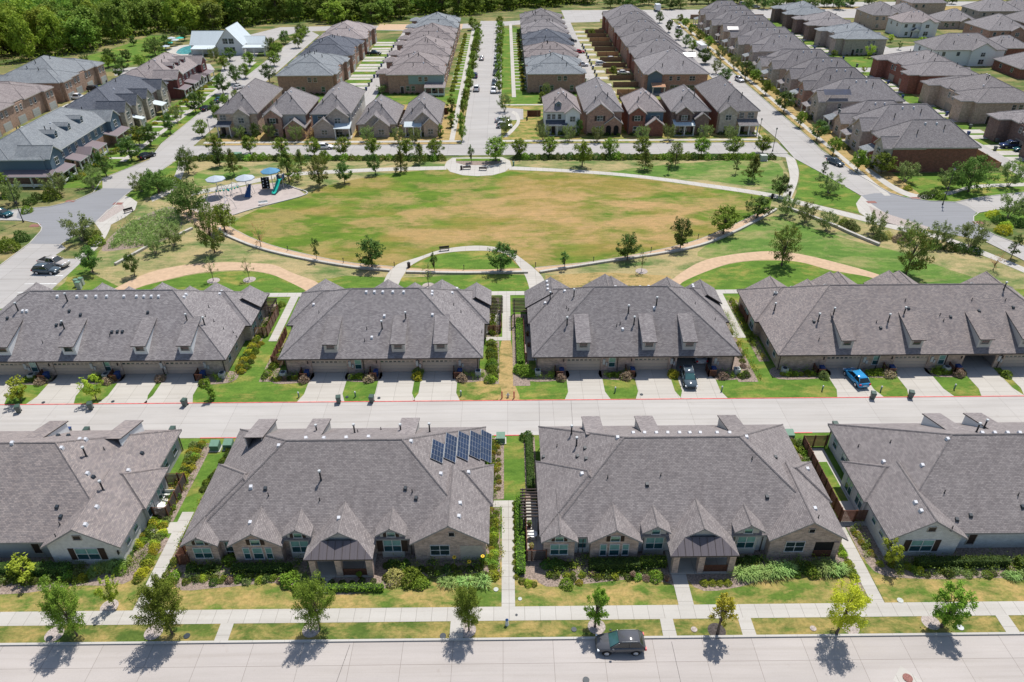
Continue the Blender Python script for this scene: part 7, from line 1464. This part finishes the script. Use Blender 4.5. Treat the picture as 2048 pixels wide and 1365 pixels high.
def far_bins(pts, where):
    for i, (x, y) in enumerate(pts): bin_(x, y, 90, 'bin_gray' if i % 3 else 'bin_blue', '%s bin from the near end %s' % (ORD[i], where), 'bins '+where)
far_bins([(-46.2, 245.5+5.9*i) for i in range(15)], 'on the left side of the left alley'); far_bins([(-41.4, 243+5.2*i) for i in range(18)], 'on the right side of the left alley'); far_bins([(27.8, 244+6*i) for i in range(14)], 'on the left of the yard alley'); far_bins([(32.4, 239+6*i) for i in range(14)], 'along the yard fences'); far_bins([(126.4 if i % 2 else 130.5, 174+6.4*i) for i in range(24)], 'on the right alley'); far_bins([(-132, 198+5.5*i) for i in range(11)], 'on the far left alley')
def unit(name, label, cat, X, Y, parts, group=None, rz=0):
    o = thing(name, label, cat, (X, Y, 0), rz, group)
    for n, fn in parts: m = MB(); fn(m); m.build(n, o)
    return o
for X, Y, l in [(-36.5, 67.9, 'left one of the pair by the grey villa'), (-34.9, 68.1, 'right one of the pair by the brown villa'), (-.9, 68.9, 'beside the solar roof'), (35.6, 69.0, 'between the two right villas')]:
    unit('transformer_box', 'green transformer box on the grass, '+l, 'transformer', X, Y, [('cabinet', lambda m: m.quadbox([(-.55, -.5, .1), (.55, -.5, .1), (.55, .5, .1), (-.55, .5, .1)], [(-.55, -.5, .85), (.55, -.5, .85), (.55, .5, 1.1), (-.55, .5, 1.1)], 'box_green')), ('base', lambda m: m.box(-.7, .7, -.65, .65, 0, .1, 'walk_concrete'))], 'transformer boxes')
for i, (u, v) in enumerate([(598, 795), (711, 794), (922, 792), (1230, 785), (1443, 783), (1644, 782), (1761, 783), (1908, 779)]):
    X, Y = G(u, v); unit('utility_pedestal', '%s green utility pedestal from the left on the driveway lawns' % ORD[i], 'pedestal', X, Y, [('post', lambda m: m.cyl(0, 0, 0, .75, .1, 'box_green', 8)), ('cap', lambda m: m.cyl(0, 0, .75, .9, .13, 'vent_white', 8, .08))], 'utility pedestals')
for u, v, l in [(1004, 797, 'left'), (1028, 797, 'right')]:
    X, Y = G(u, v); unit('bollard', 'red bollard, %s of the pair at the alley kerb' % l, 'bollard', X, Y, [('post', lambda m: m.cyl(0, 0, 0, 1.1, .09, 'red_paint', 8)), ('cap', lambda m: m.cyl(0, 0, 1.1, 1.18, .1, 'red_paint', 8, .04))], 'red bollards')
X, Y = G(1016, 795); unit('fire_hydrant', 'silver fire hydrant between two red bollards', 'hydrant', X, Y, [('barrel', lambda m: m.cyl(0, 0, 0, .55, .12, 'meter_gray', 8)), ('bonnet', lambda m: m.cyl(0, 0, .55, .75, .15, 'steel', 8, .05)), ('nozzle', lambda m: m.tube([(-.25, 0, .4), (.25, 0, .4)], .06, 'steel', 6))])
for i, (u, v) in enumerate([(571, 747), (957, 741), (1075, 741)]+[(1470, 741), (1565, 741), (1885, 737), (445, 757), (215, 757), (63, 762)]):
    X, Y = G(u, v); unit('air_conditioner', '%s air conditioning unit against the garage walls' % ORD[i], 'air conditioner', X, 83.1, [('casing', lambda m: m.box(-.4, .4, -.4, .4, .08, .9, 'meter_gray')), ('fan_grille', lambda m: m.cyl(0, 0, .9, .94, .33, 'vent_dark', 12))], 'air conditioners')
# lids and covers
def lid(u, v, r, mat, label, name='cover'): X, Y = G(u, v); m = MB(); m.cyl(0, 0, 0, .06, r, mat, 16); o = m.build(name, None, (X, Y, .03)); tag(o, label, 'cover')
lid(1815, 1357, .42, 'iron_lid', 'rusty round manhole cover in the near street', 'manhole_cover'); lid(99, 1278, .3, 'vent_dark', 'dark round meter lid in the left parkway grass', 'meter_lid'); lid(886, 1273, .3, 'vent_dark', 'round meter lid left of the centre parkway walk', 'meter_lid'); lid(857, 1263, .01, 'vent_dark', 'x', 'meter_lid') if 0 else None
lid(374, 1273, .3, 'vent_dark', 'dark round lid right of the large left tree', 'meter_lid'); lid(1148, 1260, .26, 'vent_dark', 'small lid beside the bright young tree', 'meter_lid'); lid(1388, 1260, .3, 'river_rock', 'pale round lid left of the yellow-green tree', 'meter_lid'); lid(1626, 1258, .3, 'river_rock', 'round lid left of the yellow tree', 'meter_lid'); lid(1920, 1256, .32, 'meter_gray', 'grey round lid right of the last near tree', 'meter_lid'); lid(1033, 1231, .12, 'vent_dark', 'small round lid in the pavement by the centre walk', 'meter_lid'); lid(1172, 1361, .3, 'vent_dark', 'dark square drain at the bottom edge of the street', 'drain')
lid(1040, 1199, .2, 'lid_cream', 'pale valve lid at the left of the pale brick lawn', 'valve_lid'); lid(992, 1180, .25, 'lid_cream', 'pale valve boxes at the right of the brown villa lawn', 'valve_lid'); lid(1800, 1202, .3, 'lid_cream', 'pair of pale valve boxes on the white villa lawn', 'valve_lid')
for i, (u, v) in enumerate([(87, 806), (226, 804), (758, 797), (1283, 790), (694, 795)]): lid(u, v, .22, 'vent_dark', '%s small dark drain cover in the driveways' % ORD[i], 'drain_cover')
# hydrant by the centre walk
X, Y = G(1014, 1250); ps = thing('fire_hydrant', 'white fire hydrant with a blue bonnet beside the near pavement', 'hydrant', (X, Y, .03)); m = MB()
m = MB(); m.cyl(0, 0, 0, .5, .2, 'patio_white', 10, .13); m.cyl(0, 0, .5, .62, .12, 'patio_white', 10, .06); m.build('barrel', ps); m = MB(); m.cyl(0, 0, .6, .72, .1, 'plastic_blue', 10, .16); m.cyl(0, 0, .72, .9, .16, 'plastic_blue', 10, .03); m.build('bonnet', ps)
# ---------------------------------------------------------------- fences and patios between villas
fence('slatted_fence', 'long reddish slatted fence beside the white villa', [(39.6, 67.3), (36.7, 67.3), (36.6, 54.9), (39.7, 54.9)], 1.8, 'wood_stain', group='slatted fences', post='wood_stain', slat=.11, step=1.5)
fence('slatted_fence', 'slatted fence round the patio of the grey villa', [(-40.2, 61.9), (-37.9, 61.9), (-37.9, 56.5), (-41.2, 56.5)], 1.6, 'trim_dark', group='slatted fences', post='wood_stain', slat=.1, step=1.5)
fence('slatted_fence', 'brown slatted fence down the left side of the brown villa', [(-33.1, 49.9), (-34.2, 49.9), (-34.2, 58.5)], 1.6, 'wood_stain', group='slatted fences', post='wood_stain', slat=.1, step=1.5)
fence('slatted_fence', 'dark slatted fence beside the pergola of the pale brick villa', [(3.9, 50.0), (1.9, 50.0), (1.9, 58.8)], 1.6, 'trim_dark', group='slatted fences', post='wood_stain', slat=.1, step=1.5)
fence('slatted_fence', 'slatted fence with orange tint left of the brown garage villa', [(-32.6, 86), (-34.3, 86), (-34.3, 94.5)], 1.6, 'wood_stain', group='slatted fences', post='wood_stain', slat=.1, step=1.5)
fence('slatted_fence', 'slatted fence round the left back pergola', [(-39.4, 94), (-37.2, 94), (-37.2, 100.5), (-39.6, 100.5)], 1.6, 'wood_weathered', group='slatted fences', post='wood_stain', slat=.1, step=1.5)
fence('slatted_fence', 'slatted fence round the pergola right of the brown garage villa', [(-3.6, 94.4), (-1.0, 94.4), (-1.0, 101.6)], 1.4, 'wood_stain', group='slatted fences', post='wood_stain', slat=.1, step=1.5)
fence('slatted_fence', 'dark slatted fence left of the open garage villa', [(2.8, 86.5), (1.0+1.6, 86.5), (2.6, 97.5)], 1.5, 'trim_dark', group='slatted fences', post='wood_stain', slat=.1, step=1.5)
fence('slatted_fence', 'slatted fence at the upper left of the tan villa', [(39.6, 96.5), (38.0, 96.5), (38.0, 100.5)], 1.6, 'wood_stain', group='slatted fences', post='wood_stain', slat=.1, step=1.5)
def pergola(label, x0, x1, y0, y1, h=2.5):
    o = thing('pergola', label, 'pergola', ((x0+x1)/2, (y0+y1)/2, 0), group='pergolas'); a, b = (x1-x0)/2, (y1-y0)/2
    for x in (-a, a):
        for y in (-b, b): m = MB(); m.box(x-.08, x+.08, y-.08, y+.08, 0, h, 'trim_dark'); m.build('post', o)
        m = MB(); m.box(x-.06, x+.06, -b-.3, b+.3, h+.001, h+.16, 'trim_dark'); m.build('beam', o)
    n = int((y1-y0)/.42)
    for i in range(n+1): y = -b+2*b*i/n; m = MB(); m.box(-a-.3, a+.3, y-.05, y+.05, h+.165, h+.3, 'shutter_brown'); m.build('rafter', o)
pergola('dark pergola with striped shade left of the pale brick villa', 1.6, 3.2, 53.6, 57.6); pergola('dark pergola beside the right end of the brown garage villa', -2.8, -.9, 96, 101); pergola('dark pergola beside the open garage villa', 1.2, 3.2, 96.3, 100.3); pergola('dark pergola behind the grey garage villa', -39.6, -37.4, 97.5, 101)
for nm, lab, x0, x1, y0, y1 in (('patio', '', -40.6, -38, 56.6, 60), ('patio', '', 2, 3.7, 50.2, 58.5), ('patio', '', 2.8, 4, 86.7, 97), ('patio', '', -3.3, -1.1, 94.6, 101.4), ('patio', '', 36.8, 39.3, 55, 67)): rect(nm, x0, x1, y0, y1, .04, 'walk_concrete')
rect('patio_grass', -40.4, -38, 60, 61.8, .045, 'straw_lawn'); rect('patio_grass', 37, 38.8, 58, 64.5, .046, 'green_lawn')
def table(X, Y, lab, g): return unit('patio_table', lab, 'table', X, Y, [('tabletop', lambda m: m.cyl(0, 0, .7, .75, .5, 'patio_white', 14)), ('pedestal', lambda m: m.cyl(0, 0, .04, .7, .06, 'patio_white', 8)), ('foot', lambda m: m.cyl(0, 0, .04, .08, .28, 'patio_white', 10))], g)
def chair(X, Y, rz, lab, g):
    o = thing('patio_chair', lab, 'chair', (X, Y, .04), rz, g)
    m = MB(); m.box(-.24, .24, -.24, .24, .4, .45, 'patio_white'); m.build('seat', o); m = MB(); m.box(-.24, .24, .2, .25, .46, .88, 'patio_white'); m.build('backrest', o)
    for x in (-.2, .2):
        for y in (-.2, .2): m = MB(); m.box(x-.02, x+.02, y-.02, y+.02, 0, .4, 'patio_white'); m.build('leg', o)
table(-39.0, 57.7, 'white round table on the fenced patio of the grey villa', 'white patio tables')
for i, a in enumerate((20, 110, 200, 290)): chair(-39.0+.85*math.sin(R(a)), 57.7-.85*math.cos(R(a))*-1, R(-a+180), '%s white chair round the patio table of the grey villa' % ORD[i], 'white patio chairs')
table(2.6, 53.0, 'white round table on the narrow patio of the pale brick villa', 'white patio tables')
unit('garden_bench', 'white garden bench on the grass of the grey villa patio', 'bench', -39.0, 59.8, [('seat', lambda m: m.box(-.6, .6, -.2, .2, .38, .43, 'patio_white')), ('backrest', lambda m: m.box(-.6, .6, .18, .22, .45, .85, 'patio_white')), ('leg', lambda m: m.box(-.55, -.5, -.18, .18, 0, .37, 'patio_white')), ('leg', lambda m: m.box(.5, .55, -.18, .18, 0, .37, 'patio_white'))])
for i, (x, y, c) in enumerate([(2.4, 51.6, 'leaf_orange'), (2.3, 54.7, 'leaf_bright'), (2.4, 88.5, 'leaf_orange'), (3.3, 90.5, 'leaf_pinkgray'), (3.2, 93.5, 'leaf_orange'), (16.0, 47.3, 'leaf_pinkgray'), (12.6, 47.8, 'leaf_pinkgray'), (-15.2, 48.1, 'leaf_bright')]):
    o = thing('potted_plant', '%s potted plant on the villa patios, counted from the near row' % ORD[i], 'potted plant', (x, y, .04), group='potted plants'); m = MB(); m.cyl(0, 0, 0, .4, .17, 'ceramic_brown', 10, .24); m.build('pot', o); p = link('foliage', shrub_me(c), o, (0, 0, .38)); p.scale = (.32, .32, .45)
sf = thing('sunflower_plants', 'yellow sunflowers standing before the patio screen of the brown villa', 'sunflower', (-4.6, 49.0, 0), group=None)
for x, h in ((-1.0, 1.9), (1.9, 2.0), (.5, 1.2)):
    m = MB(); m.tube([(x, 0, 0), (x+.05, 0, h)], .03, 'leaf_street', 5); m.build('stalk', sf); m = MB(); m.cyl(x+.05, -.05, h, h+.06, .2, 'flower_yellow', 12); m.cyl(x+.05, -.05, h+.06, h+.08, .08, 'shutter_brown', 8); m.build('flower_head', sf)
# ---------------------------------------------------------------- park furniture and playground
def bench(u, v, deg, lab, mat='trim_dark'):
    X, Y = G(u, v); unit('park_bench', lab, 'bench', X, Y, [('seat', lambda m: m.box(-.95, .95, -.25, .2, .42, .47, mat)), ('backrest', lambda m: m.box(-.95, .95, .2, .26, .5, .9, mat)), ('leg', lambda m: m.box(-.85, -.78, -.22, .22, .0, .41, mat)), ('leg', lambda m: m.box(.78, .85, -.22, .22, .0, .41, mat))], 'park benches', R(deg))
bench(934, 339, 185, 'dark bench at the left of the north plaza'); bench(966, 341, 175, 'dark bench at the right of the north plaza'); bench(889, 502, 12, 'dark bench on the semicircle walk, left one'); bench(1024, 510, -20, 'dark bench at the right of the semicircle walk'); bench(258, 425, 45, 'dark bench on the left stone plaza'); bench(527, 410, 16, 'white bench on the playground surface', 'patio_white')
for u, v, l in [(923, 340, 'by the north plaza benches'), (818, 535, 'on the left of the semicircle walk'), (1544, 397, 'where the right park walks meet, left one'), (1579, 392, 'where the right park walks meet, right one')]:
    X, Y = G(u, v); unit('litter_bin', 'dark purple litter bin '+l, 'litter bin', X, Y, [('body', lambda m: m.cyl(0, 0, 0, .9, .28, 'door_dark', 12, .3)), ('lid', lambda m: m.cyl(0, 0, .9, 1.05, .33, 'pole_dark', 12, .15))], 'litter bins')
X, Y = G(237, 440); bk = thing('bike_rack', 'row of grey bicycle hoops on the left stone plaza', 'bike rack', (X, Y, .03), R(30))
for i in range(3): m = MB(); m.tube([(i*.7, -.35, 0), (i*.7, -.35, .75), (i*.7, 0, .9), (i*.7, .35, .75), (i*.7, .35, 0)], .035, 'meter_gray', 6); m.build('hoop', bk)
def pole(u, v, h, lab, arm=False):
    X, Y = G(u, v); ps = [('base', lambda m: m.cyl(0, 0, 0, .5, .2, 'pole_dark', 8, .12)), ('pole', lambda m: m.cyl(0, 0, .5, h-.5, .09, 'pole_dark', 8, .06)), ('lantern', lambda m: (m.cyl(0, 0, h-.5, h-.1, .14, 'lid_cream', 8, .24), m.cyl(0, 0, h-.1, h+.12, .27, 'pole_dark', 8, .04)))]
    o = unit('street_lamp', lab, 'street lamp', X, Y, ps, 'street lamps')
    if arm: m = MB(); m.cyl(0, 0, h*.42, h*.42+.5, .28, 'pole_dark', 8, .2); m.build('sign_box', o)
for a in [(47, 445, 9.6, 'tall black street lamp at the left junction', True), (1885, 410, 8.2, 'tall black street lamp at the right junction', True), (1514, 291, 7.0, 'dark street lamp on the corner of the cross street and right street'), (425, 286, 6.2, 'black street lamp on the corner of the left street'), (1545, 303, 6.0, 'short lamp by the right end of the cross street'), (545, 150, 6, 'lamp far up the left street'), (1560, 212, 6, 'lamp on the east kerb of the right street')]: pole(*a)
X, Y = G(1027, 332); unit('utility_pedestal', 'small green pedestal beside the north plaza path', 'pedestal', X, Y, [('post', lambda m: m.box(-.2, .2, -.2, .2, 0, 1.0, 'box_green')), ('cap', lambda m: m.box(-.22, .22, -.22, .22, 1.0, 1.1, 'box_green'))])
X, Y = G(476, 318); unit('transformer_box', 'dark green transformer in the hedge strip near the left corner', 'transformer', X, Y, [('cabinet', lambda m: m.box(-1, 1, -.8, .8, .1, 1.5, 'box_green')), ('base', lambda m: m.box(-1.2, 1.2, -1, 1, 0, .1, 'walk_concrete'))])
X, Y = G(1526, 321); unit('transformer_box', 'pale cabinet in the hedge strip near the right corner', 'transformer', X, Y, [('cabinet', lambda m: m.box(-.8, .8, -.7, .7, .1, 1.4, 'lid_cream')), ('base', lambda m: m.box(-1, 1, -.9, .9, 0, .1, 'walk_concrete'))])
for i, (u, v) in enumerate([(156, 573), (165, 570), (160, 578)]): X, Y = G(u, v); unit('utility_pedestal', '%s pale utility cabinet on the grass behind the far left roof' % ORD[i], 'pedestal', X, Y, [('cabinet', lambda m: m.box(-.35, .35, -.3, .3, 0, 1.3, 'lid_cream')), ('cap', lambda m: m.box(-.38, .38, -.33, .33, 1.3, 1.38, 'box_green'))], 'utility cabinets')
for i, (u, v) in enumerate([(576, 502), (687, 526), (789, 534), (928, 540), (1071, 535), (1187, 524), (1302, 504), (1396, 478), (430, 425), (995, 545)]):
    X, Y = G(u, v); unit('path_light', '%s small dark light post along the gravel path from the left' % ORD[i], 'light post', X, Y, [('post', lambda m: m.cyl(0, 0, 0, .8, .06, 'pole_dark', 6)), ('head', lambda m: m.cyl(0, 0, .8, 1.0, .09, 'pole_dark', 8))], 'path light posts')
ribbon('stone_wall', pxl([(231, 531), (262, 514), (300, 493)]), .5, 0, 'walk_concrete', False, .45); ribbon('stone_wall', pxl([(355, 473), (385, 459)]), .5, 0, 'walk_concrete', False, .45); ribbon('seat_wall', pxl([(1575, 418), (1660, 450), (1700, 468), (1758, 492)]), .6, 0, 'walk_concrete', True, .5)
def umbrella(u, v, r, h, mat, lab, base):
    X, Y = G(u, v, h); n = 8; o = thing('shade_umbrella', lab, 'shade umbrella', (X, Y, 0), R(11), 'playground shade umbrellas')
    m = MB(); rim = [(r*math.cos(2*math.pi*i/n), r*math.sin(2*math.pi*i/n), h-.25) for i in range(n)]
    for i in range(n): m.poly([rim[i], rim[(i+1) % n], (0, 0, h+.55)], mat); a, b = rim[i], rim[(i+1) % n]; m.poly([(a[0], a[1], a[2]-.18), (b[0], b[1], b[2]-.18), b, a], mat)
    m.build('canopy', o); m = MB(); m.cyl(0, 0, 0, h+.5, .09, 'steel', 8); m.build('pole', o)
    for i in range(n): m = MB(); a = rim[i]; m.tube([(0, 0, h-.1), (a[0]*.97, a[1]*.97, h-.3)], .03, 'steel', 4); m.build('rib', o)
umbrella(430, 356, 2.15, 4.2, 'canopy_gray', 'pale grey shade umbrella, leftmost over the playground', None); umbrella(489, 354, 2.15, 4.2, 'canopy_gray', 'pale grey shade umbrella in the middle of the playground', None); umbrella(540, 340, 2.15, 4.6, 'canopy_blue', 'blue shade umbrella over the slide', None)
X, Y = G(556, 385); sl_ = thing('playground_slide', 'teal slide with blue tower on the playground', 'slide', (X, Y, 0), R(-6))
m = MB()
pth = [(0, 2.2, 2.3), (0, 1.4, 2.2), (-.1, .2, 1.3), (-.3, -1.0, .5), (-.3, -1.7, .35)]
for (x0_, y0_, z0_), (x1_, y1_, z1_) in zip(pth, pth[1:]):
    for a, b, h in ((-.35, .35, 0),): m.quadbox([(x0_+a, y0_, z0_-.06), (x1_+a, y1_, z1_-.06), (x1_+b, y1_, z1_-.06), (x0_+b, y0_, z0_-.06)], [(x0_+a, y0_, z0_), (x1_+a, y1_, z1_), (x1_+b, y1_, z1_), (x0_+b, y0_, z0_)], 'plastic_teal')
for s in (-.38, .38): m.tube([(x+s, y, z+.12) for x, y, z in pth], .09, 'plastic_teal', 6)
m.build('chute', sl_); m = MB(); m.box(-.6, .6, 2.1, 3.4, 2.1, 2.2, 'plastic_blue'); m.box(-.65, -.6, 2.1, 3.4, 2.2, 3.2, 'plastic_blue'); m.box(.6, .65, 2.1, 3.4, 2.2, 3.2, 'plastic_blue'); m.build('platform', sl_)
for x in (-.65, .65):
    for y in (2.1, 3.4): m = MB(); m.cyl(x, y, 0, 3.5, .06, 'steel', 6); m.build('post', sl_)
X, Y = G(533, 378); cw = thing('climbing_wall', 'dark panel climbing wall with white holds', 'climbing wall', (X, Y, 0), R(8)); m = MB(); m.quadbox([(-.9, -.3, .1), (.9, -.3, .1), (.9, -.15, .1), (-.9, -.15, .1)], [(-.9, .3, 2.6), (.9, .3, 2.6), (.9, .45, 2.6), (-.9, .45, 2.6)], 'interior_dark'); m.build('panel', cw)
for i in range(8): m = MB(); z = .4+.3*i; m.cyl((-.5 if i % 2 else .45)+.1*math.sin(i*3), -.36+z*.24, z, z+.18, .17, 'patio_white', 8, .1); m.build('hold', cw)
X, Y = G(500, 392); cn = thing('net_climber', 'blue mesh climbing ramp at the middle of the playground', 'climber', (X, Y, 0), R(-12)); m = MB(); m.quadbox([(-.7, -1.2, .1), (.7, -1.2, .1), (.7, -1.1, .1), (-.7, -1.1, .1)], [(-.3, .8, 2.4), (.3, .8, 2.4), (.3, .9, 2.4), (-.3, .9, 2.4)], 'plastic_blue'); m.build('ramp', cn)
for x in (-.75, .75): m = MB(); m.tube([(x, -1.2, 0), (x*.5, .8, 2.6), (x*.4, 1.8, 0)], .05, 'steel', 6); m.build('frame', cn)
for k, (u, v, n) in enumerate([(446, 392, 5), (470, 388, 5), (455, 418, 4), (425, 405, 3)]):
    X, Y = G(u, v); o = thing('climbing_frame', ['steel arched climbing frame at the left of the playground', 'steel climbing frame with teal spinners in the playground', 'curved steel climbing arches at the front of the playground', 'steel spring arch at the left end of the playground'][k], 'climbing frame', (X, Y, 0), R(15+40*k), 'steel climbing frames')
    for i in range(n):
        a = 2*math.pi*i/n; c, s = math.cos(a), math.sin(a); m = MB(); m.tube([(c*1.9, s*1.9, 0), (c*1.5, s*1.5, 1.4), (c*.8, s*.8, 2.3), (0, 0, 2.7)], .05, 'steel', 6); m.build('arch', o)
    if k < 2:
        for i in range(4): m = MB(); m.cyl(-1.2+.8*i, .3, .9, 1.3, .12, 'plastic_teal', 8, .2); m.build('step', o)
    m = MB(); m.tube([(-1.4, 0, 1.5), (0, 0, 1.75), (1.4, 0, 1.5)], .04, 'plastic_blue', 5); m.build('crossbar', o)
# pool loungers, shades
for i, (u, v) in enumerate([(334, 105), (340, 98), (352, 92), (362, 88), (345, 88)]):
    X, Y = G(u, v); o = thing('pool_umbrella', '%s teal umbrella from the left beside the pool' % ORD[i], 'umbrella', (X, Y, 0), group='pool umbrellas'); m = MB(); m.cyl(0, 0, 2.3, 2.8, 1.8, 'plastic_teal' if i % 2 else 'canopy_gray', 8, .05); m.build('canopy', o); m = MB(); m.cyl(0, 0, 0, 2.5, .05, 'steel', 6); m.build('pole', o)
for i, (u, v) in enumerate([(1446, 104)]):
    X, Y = G(u, v, 6.5)
def panel_on(label, u, v, z, dx, dy, deg=0, slope=.3):
    X, Y = G(u, v, z); o = thing('solar_array', label, 'solar panels', (X, Y, z), R(deg), 'solar panels on distant roofs'); m = MB(); m.quadbox([(-dx, -dy, -slope*dy), (dx, -dy, -slope*dy), (dx, dy, slope*dy), (-dx, dy, slope*dy)], [(-dx, -dy, -slope*dy+.08), (dx, -dy, -slope*dy+.08), (dx, dy, slope*dy+.08), (-dx, dy, slope*dy+.08)], 'steel', 'panel_blue'); m.build('panel', o)
panel_on('solar panels on the fourth roof east of the right street', 1675, 185, 8.3, 3.8, .9, 0, .6); panel_on('pale solar strip on the second fenced yard house', 1372, 110, 8.6, 3.2, .8, 0, .5); panel_on('small solar panel far up the row east of the right street', 1466, 57, 8.6, 2.2, .8, 0, .6)
# house numbers, sign plates left blank in the photograph's resolution; pavement ramps
for i, (u, v) in enumerate([(141, 403), (70, 452), (1743, 405), (1830, 397), (1956, 446), (236, 408)]): X, Y = G(u, v); rect('tactile_ramp', X-1.0, X+1.0, Y-.6, Y+.6, .05, 'iron_lid')
for k in range(7): sheet('bay_line', pxl([(33+(k % 1), 0)]) if 0 else px([(34-k*0+[0, 14, 27][k % 3]*1, 586-[0, 17, 33][k % 3]), (36+[0, 14, 27][k % 3], 585-[0, 17, 33][k % 3]), (100+[0, 14, 27][k % 3], 584-[0, 17, 33][k % 3]), (99+[0, 14, 27][k % 3], 586-[0, 17, 33][k % 3])]), .03, 'trim_white') if k < 3 else None
